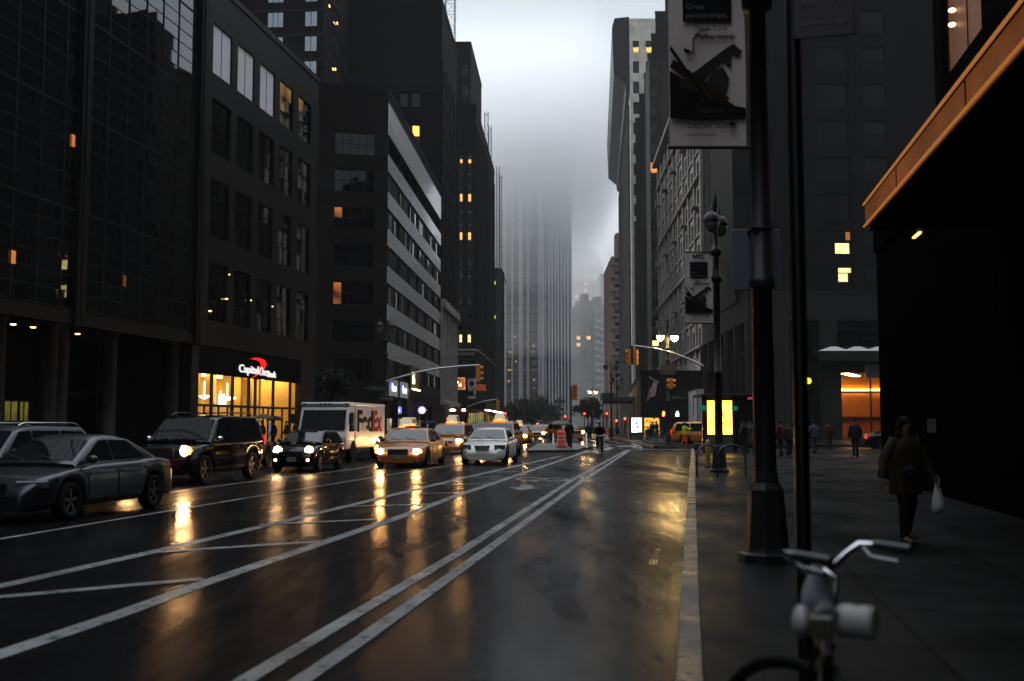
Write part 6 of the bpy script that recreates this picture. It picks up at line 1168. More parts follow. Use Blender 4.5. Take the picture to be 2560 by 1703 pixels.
for x in (.4, 2.0): mb = MB(); mb.ball((x, -1.6, 3.45), .42, .12, .14); mb.build('lamp', M_fl, aw)
ol = empty('neon_sign', (at(1146, 960, 188).x, 187.6, zz(972, 188)), 0, 'orange neon panel with two bulbs on the limestone tower base', 'sign'); mb = MB(); mb.box(-1.1, 1.1, 0, .2, 0, 1.7); mb.build('panel', emis_room('orange_neon', (1, .28, .03), .45, 1, .2), ol)
for x, z in ((-.2, 1.1), (.35, .6)): mb = MB(); mb.ball((x, -.1, z), .2, .1, .2); mb.build('bulb', emis('bulb_orange', (1, .55, .25), 14), ol)
os_ = empty('orange_panel', (at(1195, 968, 185).x, 185, zz(977, 185)), .2, 'dull orange illuminated panel over the shops right of the neon panel', 'sign'); mb = MB(); mb.box(-1.6, 1.4, 0, .2, 0, 1.1); mb.build('panel', emis_room('orange_dull', (.9, .2, .03), .16, 1, .3), os_, bevel=.03)
# island furniture
def barrel(px, y, z, lab):
    r = empty('traffic_barrel', (at(px, 1100, y).x, y, z), 0, lab, 'traffic barrel', 'orange traffic barrels'); prof = [(.34, 0), (.34, .06)]
    mb = MB(); mb.lathe([(.36, 0), (.36, .08), (.30, .09)], 18); mb.build('base', M_plast, r); M_or_ = mat('barrel_orange', (1.0, .07, .02), .5, 0, .15, 3)
    for k in range(4):
        a = .30-.018*k; mb = MB(); mb.lathe([(a, .09+.23*k), (a-.004, .31+.23*k), (a-.02, .32+.23*k)], 18); mb.build('band', M_or_ if k != 9 else M_blind, r)
        mb = MB(); mb.lathe([(a-.006, .22+.23*k), (a-.008, .29+.23*k)], 18, mi=0); 
        mb = MB(); mb.lathe([(a+.004, .24+.23*k), (a+.002, .30+.23*k)], 18); mb.build('reflective_stripe', mat('stripe_white', (1.0, .85, .78), .5), r) if k in (1, 2) else None
    mb = MB(); mb.lathe([(.235, 1.01), (.2, 1.05), (.001, 1.06)], 18); mb.tube([(-.12, 0, 1.05), (-.08, 0, 1.13), (.08, 0, 1.13), (.12, 0, 1.05)], .02, 6); mb.build('handle', M_or_, r); return r
barrel(1404, 66.5, .15, 'orange and white barrel standing on the traffic island'); barrel(1452, 130, 0, 'small orange barrel beyond the island, right of the turning taxi'); barrel(1516, 118, 0, 'small orange barrel right of the cyclist')
sp = (at(1428.5, 1100, 65.5).x, 65.5, .15); r = empty('parking_sign', sp, 0, 'thin pole with an orange lettered sign on the traffic island', 'sign'); hz_ = zz(967, 65.5)-.15
mb = MB(); mb.tube([(0, 0, 0), (0, 0, hz_)], .04, 8); mb.build('post', M_black, r); mb = MB(); mb.box(.045, .37, -.05, -.03, hz_-.82, hz_+.12); mb.build('sign_panel', mat('sign_orange', (1.1, .33, .07), .5), r)
for k in range(7): text(('NO', 'STANDING', 'EXCEPT', 'TRUCKS', 'LOADING', '7AM-7PM', 'MON-FRI')[k], M_plast, r, (.207, -.052, hz_-.0-.115*k), (PI/2, 0, 0), .10, .001, 'CENTER', 0, .002, .55)
for px, y, lab in ((1466, 68, 'white delineator post on the small concrete island'), (1383, 78, 'white delineator post behind the traffic island')):
    r = empty('delineator', (at(px, 1100, y).x, y, .15 if y < 70 else 0), 0, lab, 'bollard', 'white delineators'); mb = MB(); mb.lathe([(.13, 0), (.13, .04), (.05, .06), (.045, .9), (.001, .92)], 10); mb.build('post', mat('deline_white', (1.1, 1.1, 1.1), .5), r)
# ================================================================ TREES
M_bark = mat('bark', (.03, .026, .022), .9, 0, .3, 6); M_leafs = [mat('leaf_a', (.010, .02, .005), .6, 0, .4, 1), mat('leaf_b', (.014, .026, .007), .6, 0, .4, 1), mat('leaf_c', (.008, .014, .005), .6, 0, .4, 1)]
def tree(px, y, zc, rx, rz_, n, lab, s=.18, seed=1):
    q = random.Random(seed); r = empty('tree', (at(px, 1000, y).x, y, .1), 0, lab, 'tree', 'street trees'); mb = MB(); mb.tube([(0, 0, 0), (.05, .02, zc*.4), (0, 0, zc*.8), (.1, .05, zc*1.1)], [.16, .13, .09, .03], 8)
    tips = []
    for k in range(9):
        a = q.uniform(0, 6.28); t = Vector((math.cos(a)*rx*q.uniform(.4, .8), math.sin(a)*rx*q.uniform(.4, .8), zc+q.uniform(-.5, .7)*rz_)); b0_ = Vector((0, 0, zc*q.uniform(.45, .8))); mb.tube([b0_, (b0_+t)/2+Vector((0, 0, .2)), t], [.07, .05, .015], 6); tips.append(t)
    mb.build('trunk', M_bark, r); mb = MB()
    cl_ = tips+[Vector((q.gauss(0, .45)*rx, q.gauss(0, .45)*rx, zc+q.gauss(0, .45)*rz_)) for _ in range(14)]
    for i in range(n):
        c = q.choice(cl_); p_ = c+Vector((q.gauss(0, .22)*rx, q.gauss(0, .22)*rx, q.gauss(0, .2)*rz_)); a, b = Vector((q.gauss(0, 1), q.gauss(0, 1), q.gauss(0, .6))).normalized()*s, Vector((q.gauss(0, 1), q.gauss(0, 1), q.gauss(0, 1))).normalized()*s*.6
        mb.add([p_-a, p_+b, p_+a, p_-b], [(0, 1, 2, 3)], q.choice((0, 0, 1, 2)))
    mb.build('crown', M_leafs, r); return r
tree(826, 79, 4.4, 1.3, .9, 1500, 'dim small tree by the dark corner right of the lit bank', .13, 3)
for i, (px, y, zc, rx, n) in enumerate(((1318, 330, 6.0, 5, 2200), (1350, 350, 5.5, 4.5, 2000), (1378, 370, 5.0, 4, 1600), (1300, 300, 4.5, 3.2, 1400))):
    tree(px, y, zc, rx, 3.2, n, ('largest dark green tree under the glass tower', 'second dark green tree under the glass tower, right of the largest', 'rightmost dark tree behind the island umbrella', 'small tree at the end of the builders shed')[i], .5, 10+i)
for i, (px, y) in enumerate(((1470, 230), (1478, 215))): tree(px, y, 4.6, 2.2, 2.0, 1200, ('small tree left of the distant glowing lamp', 'small tree under the distant glowing lamp')[i], .35, 20+i)
# ================================================================ PEOPLE
M_skin = mat('skin', (.22, .13, .095), .55, 0, .1, 6); M_hair = mat('dark_hair', (.008, .006, .005), .8, 0, .3, 20)
def hand_chains(add, wr, pm, side, r=.0085):
    d = (pm-wr).normalized(); sd = Vector((side, 0, 0)); sd = (sd-d*sd.dot(d)).normalized(); nrm = d.cross(sd).normalized()*side
    fw = nrm if nrm.y > 0 else -nrm
    for k, ln in enumerate((.068, .078, .073, .058)):
        b = pm+fw*(.026-.0175*k)-d*.01; c = (-sd)
        add([b, b+d*ln*.5, b+d*ln*.85+c*ln*.18, b+d*ln*1.1+c*ln*.42], [r*1.1, r, r*.95, r*.8])
    b = wr+(pm-wr)*.45+fw*.02; add([b, b+fw*.028+d*.02, b+fw*.036+d*.055-sd*.01], [r*1.3, r*1.15, r*.9])
def person(label, loc, rz, h=1.72, stride=.4, top=(.03, .03, .032), bottom=(.02, .02, .024), J=None, hem=.84, hair='short', cat='person', group='people on foot', arms=None, fem=False, shoes=(.015, .014, .013), skin=None, hands=True, loose=1.0):
    k = h/1.72; r = empty('person', loc, rz, label, cat, group); V = lambda x, y, z: Vector((x, y, z))
    j = dict(pelvis=V(0, 0, .93), waist=V(0, .0, 1.07), chest=V(0, .005, 1.27), neck=V(0, .0, 1.45), jaw=V(0, .035, 1.535), head=V(0, .02, 1.61), crown=V(0, .005, 1.675))
    for s, n in ((-1, 'R'), (1, 'L')):
        sw = s*stride*.30
        j['hip'+n] = V(s*.088, 0, .90); j['knee'+n] = V(s*.095, sw*.55+.04, .49); j['ank'+n] = V(s*.10, sw-(.02 if sw > 0 else .05), .09+(.05 if sw < -.03 else 0)); j['toe'+n] = j['ank'+n]+V(s*.02, .15, -.05-(.02 if sw < -.03 else 0))
        j['sh'+n] = V(s*.175, 0, 1.385); j['el'+n] = V(s*.235, -sw*.35-.03, 1.12); j['wr'+n] = V(s*.25, -sw*.7+.05, .885); 
    if arms:
        for a, b in arms.items(): j[a] = V(*b)
    if J:
        for a, b in J.items(): j[a] = V(*b)
    for n in 'RL':
        if 'palm'+n not in j: j['palm'+n] = j['wr'+n]+(j['wr'+n]-j['el'+n]).normalized()*.075
    j = {a: b*k for a, b in j.items()}
    bm = bmesh.new(); sk = bm.verts.layers.skin.verify(); vv = {}
    def nv(p, rad, root=False):
        v = bm.verts.new(p); q = v[sk]; q.radius = rad if isinstance(rad, tuple) else (rad, rad); q.use_root = root; return v
    rad = dict(pelvis=(.135, .10), waist=(.12, .09), chest=(.14, .10), neck=.052, jaw=(.058, .062), head=(.072, .088), crown=(.055, .065))
    for a in ('hip', 'knee', 'ank', 'toe', 'sh', 'el', 'wr', 'palm'):
        for n in 'RL': rad[a+n] = dict(hip=.082, knee=.055, ank=.038, toe=.032, sh=.052, el=.04, wr=.026, palm=(.022, .036))[a]
    for a, p in j.items(): vv[a] = nv(p, tuple(x*k for x in rad[a]) if isinstance(rad[a], tuple) else rad[a]*k, a == 'pelvis')
    ch = [('pelvis', 'waist', 'chest', 'neck', 'jaw', 'head', 'crown')]+[('pelvis', 'hip'+n, 'knee'+n, 'ank'+n, 'toe'+n) for n in 'RL']+[('chest', 'sh'+n, 'el'+n, 'wr'+n, 'palm'+n) for n in 'RL']
    for c in ch:
        for a, b in zip(c, c[1:]): bm.edges.new((vv[a], vv[b]))
    def chain(pts, rr):
        pv = None
        for i, (p, q) in enumerate(zip(pts, rr)):
            v = nv(p, q, i == 0)
            if pv: bm.edges.new((pv, v))
            pv = v
    if hands:
        for s, n in ((-1, 'R'), (1, 'L')): hand_chains(chain, j['wr'+n], j['palm'+n], s)
    hd_ = j['head']; fwd = Vector((0, 1, 0)); up = (j['crown']-j['jaw']).normalized()
    chain([hd_+fwd*.07*k+up*.012*k, hd_+fwd*.098*k-up*.02*k], [.010*k, .013*k])                        # nose
    for s in (1, -1): chain([hd_+Vector((s*.066*k, -.01*k, .01*k)), hd_+Vector((s*.076*k, -.012*k, -.02*k))], [.014*k, .011*k])   # ears
    me = bpy.data.meshes.new('body'); bm.to_mesh(me); bm.free(); me.materials.append(mat('skin_'+str(skin), skin, .55, 0, .1, 6) if skin else M_skin)
    b = link('body', me, r); m = b.modifiers.new('skin', 'SKIN'); m.use_smooth_shade = True; m.branch_smoothing = .5; b.modifiers.new('sub', 'SUBSURF').render_levels = 1
    if fem or cat == 'woman':
        for s in (1, -1): mb = MB(); mb.ball(tuple(hd_+Vector((s*.03*k, .082*k, .015*k))), .011, .008, .007, 8); mb.build('eye', M_plast, r)
        mb = MB(); mb.ball(tuple(hd_+Vector((0, .083*k, -.055*k))), .022, .008, .007, 8); mb.build('mouth', mat('lips', (.2, .06, .05), .5), r)
    def col(n, c): return mat(n+'_%d_%d_%d' % tuple(int(x*1000) for x in c), c, .75, 0, .25, 7, .25, 25)
    mt, mbm = col('coat', top), col('trousers', bottom); w = loose
    mb = MB(); hemv = j['pelvis']+(j['pelvis']-j['waist']).normalized()*(.93-hem)*k
    pts = [hemv, (hemv+j['waist'])/2, j['waist'], j['chest'], j['chest']*.35+j['neck']*.65, j['neck']]
    mb.tube(pts, [q*k*w for q in (.205, .20, .185, .205, .165, .075)], 16, sq=.68); mb.build('jacket', mt, r, sub=1)
    for n in 'RL':
        mb = MB(); sh, el, wr = j['sh'+n], j['el'+n], j['wr'+n]; mb.tube([j['chest']*.4+sh*.6+Vector((0, 0, .02)), sh, sh*.5+el*.5, el, el*.4+wr*.6, wr], [q*k*(.6+.4*w) for q in (.05, .066, .066, .064, .058, .052)], 12); mb.build('sleeve', mt, r)
        mb = MB(); hp, kn, an = j['hip'+n], j['knee'+n], j['ank'+n]; mb.tube([hp+Vector((0, 0, .06)), hp, (hp+kn)/2, kn, (kn+an)/2, an+Vector((0, 0, -.02))], [q*k for q in (.10, .105, .088, .072, .068, .062)], 12); mb.build('trouser_leg', mbm, r)
        t, a = j['toe'+n], j['ank'+n]; mb = MB(); mb.tube([a+Vector((0, -.05, -.045))*k, a+Vector((0, 0, -.03))*k, t*.6+a*.4+Vector((0, 0, -.012))*k, t, t+(t-a).normalized()*.04*k], [q*k for q in (.035, .045, .045, .038, .02)], 10, sq=.8); mb.build('shoe', col('shoe', shoes), r)
    mb = MB(); c = hd_
    if hair == 'long':
        mb.ball(tuple(c+Vector((0, -.014, .028))*k), .086*k, .094*k, .088*k, 14)
        for x in (-.075, -.045, 0, .045, .075): mb.tube([c+Vector((x*.9, -.03, .06))*k, c+Vector((x*1.15, -.055+abs(x)*.5, -.06))*k, c+Vector((x*1.5, -.06+abs(x)*.9, -.19))*k, c+Vector((x*1.5, -.05+abs(x)*1.0, -.32))*k], [.03*k, .042*k, .045*k, .015*k], 8)
    elif hair == 'cap':
        mb.lathe([(.088*k, -.01*k), (.092*k, .03*k), (.10*k, .09*k), (.07*k, .105*k), (.001, .11*k)], 16, tuple(c+Vector((0, -.005, 0))*k)); mb.prism([(-.07*k, .05*k), (.07*k, .05*k), (.05*k, .14*k), (-.05*k, .14*k)], 0, .01, 0, Matrix.Translation(c+Vector((0, 0, .005))))
    else: mb.ball(tuple(c+Vector((0, -.018, .022))*k), .080*k, .088*k, .080*k, 12)
    mb.build('hat' if hair == 'cap' else 'hair', M_hair, r)
    return r
def umbrella(label, loc, c, tilt=0, rad=.55, dome=.26, rz=0, h=.95):
    r = empty('umbrella', loc, 0, label, 'umbrella', 'umbrellas'); r.rotation_euler = (tilt, 0, rz); mb = MB(); n = 16; vs = [(0, 0, h)]; fs = []
    for j in range(1, 6):
        t = j/5; 
        for i in range(n):
            a = 2*PI*i/n; rr = rad*math.sin(t*PI/2)*(1-.05*(i % 2)*t); vs.append((rr*math.cos(a), rr*math.sin(a), h-dome*(1-math.cos(t*PI/2))-.0))
    fs = [(0, 1+i, 1+(i+1) % n) for i in range(n)]+[(1+(j-1)*n+i, 1+(j-1)*n+(i+1) % n, 1+j*n+(i+1) % n, 1+j*n+i) for j in range(1, 5) for i in range(n)]
    mb.add(vs, fs, 0, True); mb.build('canopy', c, r); mb = MB(); mb.tube([(0, 0, -.12), (0, 0, h+.06)], .01, 6); mb.build('shaft', M_lamp, r)
    mb = MB(); mb.tube([(0, 0, -.12), (0, 0, -.2), (.03, 0, -.23), (.06, 0, -.2)], .014, 6); mb.build('handle', M_plast, r); return r
# woman with a bag, walking towards the viewer
wp = at(2268, 1357, z=.142); WR = PI+R(16)
person('woman in an olive rain jacket with long dark hair, walking and carrying a white bag', (wp.x, wp.y, .142), WR, 1.60, .35, (.036, .028, .011), (.008, .008, .009), hem=.66, hair='long', cat='woman', group='people on foot', fem=True, shoes=(.10, .09, .07), loose=1.22,
       arms=dict(elL=(.33, -.0, 1.14), wrL=(.41, .05, .90), elR=(-.31, -.03, 1.13), wrR=(-.40, .06, .88)))
r = empty('shoulder_bag', (wp.x-.02, wp.y-.25, .142+.90), WR, 'small dark bag worn across the front of the woman', 'bag'); mb = MB(); mb.ball((0, 0, 0), .12, .045, .085, 12); mb.build('pouch', mat('pouch_cloth', (.02, .018, .016), .85), r); mb = MB(); mb.tube([(-.14, .02, .05), (-.1, .03, .25), (.02, .0, .42), (.12, -.06, .5)], .012, 6); mb.build('strap', M_plast, r)
hp = Matrix.Rotation(WR, 4, 'Z') @ Vector((-.415, .075, .74)); r = empty('carrier_bag', (wp.x+hp.x, wp.y+hp.y, .142+hp.z), WR, 'white plastic carrier bag hanging from the walking womans hand', 'bag')
mb = MB(); q = random.Random(4); prof = [(.015, .02), (.03, -.03), (.055, -.12), (.075, -.22), (.085, -.30), (.075, -.36), (.03, -.38), (.001, -.385)]
mb.lathe(prof, 14, sx=1.1, sy=.75); mb.v = [(x*(1+q.uniform(-.18, .18)), y*(1+q.uniform(-.18, .18)), z+q.uniform(-.012, .012)) for x, y, z in mb.v]; mb.build('bag', mat('white_plastic', (.75, .77, .8), .35, 0, .15, 9), r, sub=1)
mb = MB(); mb.tube([(-.03, 0, .0), (-.03, 0, .07), (.0, 0, .1), (.03, 0, .07), (.03, 0, .0)], .008, 6); mb.build('handles', mat('white_plastic', (.75, .77, .8), .35), r)
def walker(px, y, label, h=1.72, rz=0, **k):
    p = at(px, 1100, y); return person(label, (p.x, y, k.pop('z', .14)), rz, h, **k)
walker(2138, 47.7, 'broad man in black, silhouetted before the lit lobby', 1.76, 0, loose=1.12, stride=.25)
walker(1972, 47.5, 'person in dark jacket over white shirt between the two near poles', 1.62, PI, bottom=(.01, .01, .012))
walker(1952, 49, 'person in a dark red top and shorts left of the no stopping post', 1.66, .6, top=(.10, .012, .012))
walker(2036, 55, 'person in a blue grey shirt walking away right of the no stopping post', 1.68, .2, top=(.07, .10, .13), bottom=(.03, .04, .06))
walker(2072, 62, 'person in a dull red shirt near the stone pier', 1.66, -.4, top=(.09, .02, .018), bottom=(.03, .03, .035))
walker(1862, 52, 'person with a pale scarf in dark coat beside the newsstand', 1.7, .9, top=(.015, .014, .014), hem=.6)
walker(1876, 54, 'person in a grey raincoat at the newsstand end', 1.66, 2.2, top=(.07, .065, .06), hem=.55)
walker(1642, 96, 'person in a dark coat with backpack left of the lit lamp post', 1.74, 1.2, loose=1.12)
walker(1676, 104, 'dark figure half hidden by the lit lamp post', 1.7, 0)
walker(1694, 100, 'woman in black with a handbag in front of the hoarding', 1.64, 0, hair='long', hem=.72)
cp = walker(1711, 71.9, 'traffic officer in a neon vest and orange rain trousers at the side street', 1.6, -1.2, top=(.7, .95, .06), bottom=(.9, .1, .03), hair='cap', hem=.86, loose=1.12, arms=dict(elL=(.3, .16, 1.22), wrL=(.3, .4, 1.28)), z=.12)
mb = MB(); mb.tube([(0, 0, .35), (0, 0, .60), (0, 0, .84)], [.19, .19, .17], 14, sq=.7); mb.build('overskirt', mat('officer_orange', (1.0, .12, .04), .7), cp); mb = MB(); mb.tube([(0, 0, .95), (0, 0, 1.0)], [.205, .205], 14, sq=.72, cap=False); mb.build('reflective_band', mat('silver_band', (.6, .62, .6), .3), cp)
walker(1423, 68.3, 'person in black under a black umbrella on the traffic island', 1.72, .3, z=.15, hem=.55, loose=1.1)
umbrella('black umbrella held over the person on the traffic island', (at(1404, 1060, 67.6).x, 67.8, 1.0), mat('umbrella_black', (.012, .012, .013), .5), R(8), .62, .24, 0, .85)
for px, y, lab, h in ((1470, 110, 'distant person walking left of the cyclist', 1.7), (1476, 112, 'second distant person walking beside the cyclist', 1.65), (1632, 92, 'person standing by the parked bicycles', 1.7)): walker(px, y, lab, h, .4, z=0 if px < 1500 else .14)
for px, y, lab in ((655, 61, 'person under the patterned umbrella by the bank'), (684, 62, 'person under the purple umbrella by the bank'), (737, 66, 'dark figure standing at the right end of the bank glazing'), (716, 70, 'dim figure beside the bank door')): walker(px, y, lab, 1.68, 1.4)
umbrella('patterned pale umbrella in front of the bank', (at(660, 1056, 61).x, 60.7, 1.22), mat('umbrella_print', (.16, .15, .13), .6, 0, .9, 14), 0, .56); umbrella('purple umbrella in front of the bank', (at(689, 1061, 62).x, 61.7, 1.12), mat('umbrella_purple', (.05, .025, .05), .6), 0, .52)
walker(1076, 99, 'person under a small blue umbrella past the entrance sign', 1.6, .5); umbrella('small blue umbrella past the entrance sign', (at(1075, 1062, 98.6).x, 98.6, .95), mat('umbrella_blue', (.02, .035, .16), .6), 0, .55)
# ================================================================ BICYCLES
M_bfr = mat('bike_black', (.012, .012, .013), .3, 0, .1, 5, coat=.4)
def bicycle(label, loc, rz, steer=0, lean=0, white=False, cat='bicycle', group=None, detail=True, child=False):
    r = empty('bicycle', loc, rz, label, cat, group); r.rotation_euler = (0, lean, rz); Rw = .335; wb = 1.06
    bbp, hd_, st_ = Vector((0, -.07, .29)), Vector((0, .34, .86)), Vector((0, -.22, .82)); rw, fw_ = Vector((0, -wb/2, Rw)), Vector((0, wb/2, Rw)); hl = Vector((0, .375, .72))
    mb = MB()
    for a, b, q in ((bbp, st_, .016), (st_-Vector((0, -.01, .06)), hd_-Vector((0, 0, .04)), .015), (bbp, hl, .018), (hd_, hl, .02), (bbp+Vector((.05, 0, 0)), rw+Vector((.06, 0, 0)), .01), (bbp-Vector((.05, 0, 0)), rw-Vector((.06, 0, 0)), .01), (st_+Vector((.02, 0, -.04)), rw+Vector((.06, 0, 0)), .009), (st_+Vector((-.02, 0, -.04)), rw-Vector((.06, 0, 0)), .009)): mb.tube([a, b], q, 8)
    mb.build('frame', M_bfr, r); mb = MB(); mb.tube([st_, st_+Vector((0, -.02, .1))], .013, 8); mb.build('seat_post', M_chrome, r)
    def bw(c, par, name='wheel'):
        mb = MB(); n = 28; vs = []; M = Matrix.Translation(c) @ Matrix.Rotation(PI/2, 4, 'Y')
        mb.lathe([(Rw-.02*(1-math.cos(t)), .019*math.sin(t)) for t in [2*PI*i/8 for i in range(9)]], n, M=M); o = mb.build(name, M_tyre, par); mb = MB(); mb.lathe([(Rw-.035, -.012), (Rw-.05, 0), (Rw-.035, .012)], n, M=M); mb.lathe([(.001, -.04), (.022, -.035), (.022, .035), (.001, .04)], 10, M=M)
        for k in range(16): a = 2*PI*k/16; mb.tube([c+Vector((.03*(-1)**k, 0, 0)), c+Vector((0, math.cos(a)*(Rw-.045), math.sin(a)*(Rw-.045)))], .0014, 3)
        mb.build('rim', M_alu, o)
    bw(rw, r)
    fk = bpy.data.objects.new('fork', None); bpy.data.objects.remove(fk)
    piv = Matrix.Translation(hl) @ Matrix.Rotation(steer, 4, 'Z') @ Matrix.Translation(-hl); T = lambda v: piv @ Vector(v)
    mb = MB()
    for s in (1, -1): mb.tube([T(hl+Vector((s*.05, 0, 0))), T(fw_+Vector((s*.055, -.04, .1))), T(fw_+Vector((s*.055, 0, 0)))], .011, 7)
    mb.tube([T(hl+Vector((-.05, 0, 0))), T(hl+Vector((.05, 0, 0)))], .014, 6); f_ = mb.build('fork', M_bfr, r)
    c = T(fw_); n = 28; M = Matrix.Translation(c) @ Matrix.Rotation(steer, 4, 'Z') @ Matrix.Rotation(PI/2, 4, 'Y'); mb = MB(); mb.lathe([(Rw-.02*(1-math.cos(t)), .019*math.sin(t)) for t in [2*PI*i/8 for i in range(9)]], n, M=M); o = mb.build('wheel', M_tyre, r); mb = MB(); mb.lathe([(Rw-.035, -.012), (Rw-.05, 0), (Rw-.035, .012)], n, M=M)
    for k in range(16): a = 2*PI*k/16; mb.tube([c, c+Matrix.Rotation(steer, 3, 'Z') @ Vector((0, math.cos(a)*(Rw-.045), math.sin(a)*(Rw-.045)))], .0014, 3)
    mb.build('rim', M_black if white else M_alu, o)
    mb = MB(); mb.tube([T(hd_), T(hd_+Vector((0, -.015, .11))), T(hd_+Vector((0, .03, .13)))], .013, 8)
    bar = [(-.30, -.13, .20), (-.295, -.03, .205), (-.27, .03, .205), (-.2, .05, .17), (-.08, .045, .13), (0, .04, .12), (.08, .045, .13), (.2, .05, .17), (.27, .03, .205), (.295, -.03, .205), (.30, -.13, .20)]
    bk_ = .84 if white else 1.0; mb.tube([T(hd_+Vector((b[0]*bk_, b[1], b[2]))) for b in bar], .012, 10); mb.build('handlebar', M_chrome, r)
    for s in (1, -1):
        mb = MB(); mb.tube([T(hd_+Vector((s*.296*bk_, -.02, .205))), T(hd_+Vector((s*.302*bk_, -.16, .198)))], .018, 10); mb.build('grip', M_plast, r); mb = MB(); mb.tube([T(hd_+Vector((s*.275*bk_, .02, .20))), T(hd_+Vector((s*.26*bk_, -.02, .165))), T(hd_+Vector((s*.28*bk_, -.12, .155)))], .006, 6); mb.build('brake_lever', M_alu, r)
        mb = MB(); mb.tube([bbp+Vector((s*.06, 0, 0)), bbp+Vector((s*.08, s*.12, -.11))], .011, 6); mb.build('crank', M_alu, r); mb = MB(); mb.box(-.045, .045, -.04, .04, -.01, .01); mb.build('pedal', M_plast, r, loc=bbp+Vector((s*.13, s*.12, -.11)))
    mb = MB(); mb.tube([T(hd_+Vector((.2, .05, .17))), T(hd_+Vector((.1, .12, .05))), T(hl+Vector((.04, .05, -.1))), T(fw_+Vector((.05, -.05, .3)))], .004, 5); mb.build('brake_cable', M_plast, r)
    mb = MB(); mb.lathe([(.09, -.004), (.095, 0), (.09, .004), (.08, .004), (.08, -.004), (.09, -.004)], 24, M=Matrix.Translation(bbp+Vector((.045, 0, 0))) @ Matrix.Rotation(PI/2, 4, 'Y')); mb.build('chainring', M_alu, r)
    z0 = st_+Vector((0, -.02, .12)); M_s = mat('white_saddle', (.42, .41, .39), .5, 0, .12, 8) if white else M_plast
    mb = MB(); mb.tube([z0+Vector((0, .17, .005)), z0+Vector((0, .06, .0)), z0+Vector((0, -.06, .0)), z0+Vector((0, -.12, .01))], [.018, .035, .06, .04], 10, sq=.6); sd_ = mb.build('saddle', M_plast if white else M_s, r, sub=1)
    if white:
        mb = MB(); mb.ball((0, 0, 0), .03, .07, .05, 14); mb.build('saddle_pad', M_s, r, loc=z0+Vector((-.075, -.09, -.012)), sub=1)
        mb = MB(); mb.lathe([(.001, -.055), (.03, -.055), (.046, -.045), (.05, -.02), (.046, .0), (.05, .03), (.046, .05), (.04, .056), (.034, .05), (.02, .054), (.001, .054)], 18, M=Matrix.Rotation(R(-20), 4, 'Z') @ Matrix.Rotation(PI/2, 4, 'Y')); mb.build('saddle_pad', M_s, r, loc=z0+Vector((.078, -.09, -.005)))
        mb = MB(); mb.box(-.035, .035, -.02, .02, -.03, .03); mb.build('reflector', mat('reflector', (.08, .07, .05), .2), r, loc=z0+Vector((-.02, -.16, -.01)), bevel=.008)
        mb = MB(); mb.lathe([(.375, -.03), (.39, 0), (.375, .03)], 26, M=Matrix.Translation(rw) @ Matrix.Rotation(PI/2, 4, 'Y')); n_ = len(mb.v); mb.f = [f for f in mb.f if sum(mb.v[i][2] for i in f)/4 > .42]; mb.m = mb.m[:len(mb.f)]; mb.sm = mb.sm[:len(mb.f)]; mb.build('mudguard', M_bfr, r)
    return r
bx, by = at(2068, 1560, 3.30).x, 3.30
bicycle('parked black bicycle with a white saddle and chrome handlebar, closest to the viewer', (bx+.06, by+.22, .142), R(-15), steer=R(56), white=True)
r = empty('carrier_bag', (at(2040, 1405, 3.95).x, 3.93, at(2040, 1405, 3.95).z), 0, 'crumpled grey plastic bag hung on the parked bicycle handlebar', 'bag'); mb = MB(); q = random.Random(9)
mb.lathe([(.008, .03), (.018, .0), (.035, -.05), (.055, -.11), (.06, -.16), (.04, -.2), (.001, -.215)], 16, sx=1, sy=.7); mb.v = [(x*(1+q.uniform(-.25, .25)), y*(1+q.uniform(-.25, .25)), z+q.uniform(-.01, .01)) for x, y, z in mb.v]; mb.build('bag', mat('grey_plastic', (.4, .4, .45), .3, 0, .3, 14), r, sub=2)
for px, y, lab, rz in ((1607, 88, 'dark bicycle parked at the far corner kerb, left of three', R(70)), (1630, 85, 'dark bicycle at the far corner by the flag pole', R(100)), (1646, 84, 'dark bicycle leaning nearest the lit lamp at the far corner', R(60))): bicycle(lab, (at(px, 1100, y).x, y, .14), rz, R(15), lean=R(6), group='bicycles at the far corner')
cp_ = at(1501, 1137); bicycle('bicycle ridden towards the viewer in the bike lane', (cp_.x, cp_.y+.5, 0), PI, steer=0)
person('cyclist in black riding down the bike lane', (cp_.x, cp_.y+.5, 0), PI, 1.72, 0, (.008, .008, .009), (.010, .010, .012), hem=.9, loose=1.08, cat='cyclist', group='people on foot',
       J=dict(pelvis=(0, -.22, 1.0), waist=(0, -.19, 1.12), chest=(0, -.06, 1.31), neck=(0, .05, 1.46), jaw=(0, .11, 1.53), head=(0, .10, 1.61), crown=(0, .08, 1.68), hipL=(.09, -.2, .97), hipR=(-.09, -.2, .97), kneeL=(.12, .18, .72), kneeR=(-.12, .12, .60), ankL=(.13, .02, .34), ankR=(-.13, -.08, .16), toeL=(.13, .17, .29), toeR=(-.13, .07, .13), shL=(.18, .0, 1.40), shR=(-.18, .0, 1.40), elL=(.29, .14, 1.22), elR=(-.29, .14, 1.22), wrL=(.29, .28, 1.10), wrR=(-.29, .28, 1.10), palmL=(.295, .34, 1.085), palmR=(-.295, .34, 1.085)))
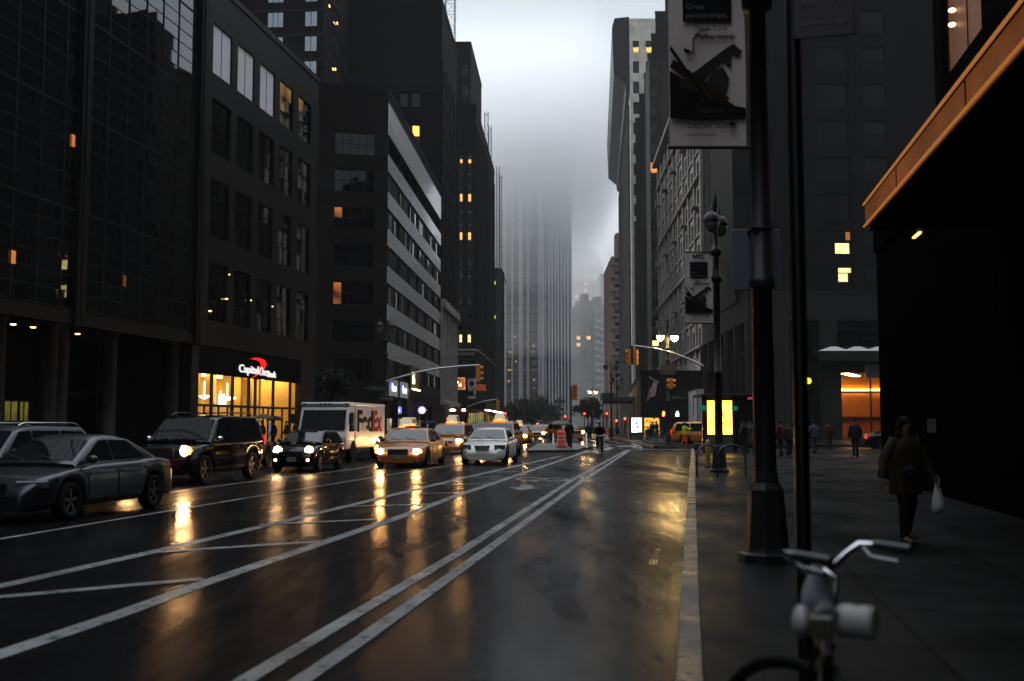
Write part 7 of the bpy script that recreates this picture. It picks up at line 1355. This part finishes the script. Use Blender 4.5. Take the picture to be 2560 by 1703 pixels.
r = empty('carrier_bag', (cp_.x+.36, cp_.y+.18, 1.0), 0, 'pale bag swinging from the cyclist handlebar', 'bag'); mb = MB(); mb.lathe([(.01, .05), (.06, -.03), (.13, -.15), (.15, -.26), (.10, -.33), (.001, -.34)], 12, sy=.6); mb.build('bag', mat('beige_plastic', (.9, .8, .76), .5, 0, .15, 5), r)
mb = MB(); mb.tube([(-.04, 0, .0), (-.05, 0, .07), (.0, 0, .1)], .008, 5); mb.build('handles', mat('beige_plastic', (.4, .36, .34), .5), r)
# trash bags by the far corner
r = empty('litter_basket', (at(1622, 1095, 92).x, 92, .14), 0, 'dark wire litter basket by the parked bicycles', 'basket'); mb = MB(); mb.lathe([(.25, 0), (.34, .95), (.36, .95), (.36, 1.0), (.3, 1.0)], 14); mb.build('body', M_black, r)
# ================================================================ HAZE AND LOW CLOUD
def volume(name, lo, hi, dens, colr, g=0):
    m = bpy.data.materials.new(name); m.use_nodes = True; n = m.node_tree; n.nodes.clear(); o = n.nodes.new('ShaderNodeOutputMaterial'); v = n.nodes.new('ShaderNodeVolumePrincipled')
    v.inputs['Density'].default_value = dens; v.inputs['Color'].default_value = tuple(colr)+(1,); v.inputs['Anisotropy'].default_value = g; n.links.new(v.outputs[0], o.inputs['Volume'])
    mb = MB(); mb.box(lo[0], hi[0], lo[1], hi[1], lo[2], hi[2]); return tag(mb.build(name, m), kind='stuff')
volume('haze', (-600, -300, -1.0), (600, 1100, 190), .00013, (.93, .96, 1.0))
for i, (z0, dn, zt_) in enumerate(((30, .0018, 172), (58, .0033, 168), (72, .0045, 164), (82, .006, 160), (91, .009, 156), (102, .012, 150), (113, .007, 138), (114, .005, 144), (115, .003, 176))):
    volume('low_cloud', (-42+i, 400+i, z0), (29+4*i, 540-i, zt_), dn, (.985, .992, 1) if i < 3 else (1, 1, 1), .3)
volume('low_cloud', (26, 541, -.5), (78, 557, 78), .016, (1, 1, 1), .3)  # fog sheet added in front of the pale apartment block to whiten it
volume('low_cloud', (30, 600, 70), (90, 696, 150), .006, (1, 1, 1), .3)
volume('low_cloud', (31, 601, 92), (89, 695, 149), .016, (1, 1, 1), .3)
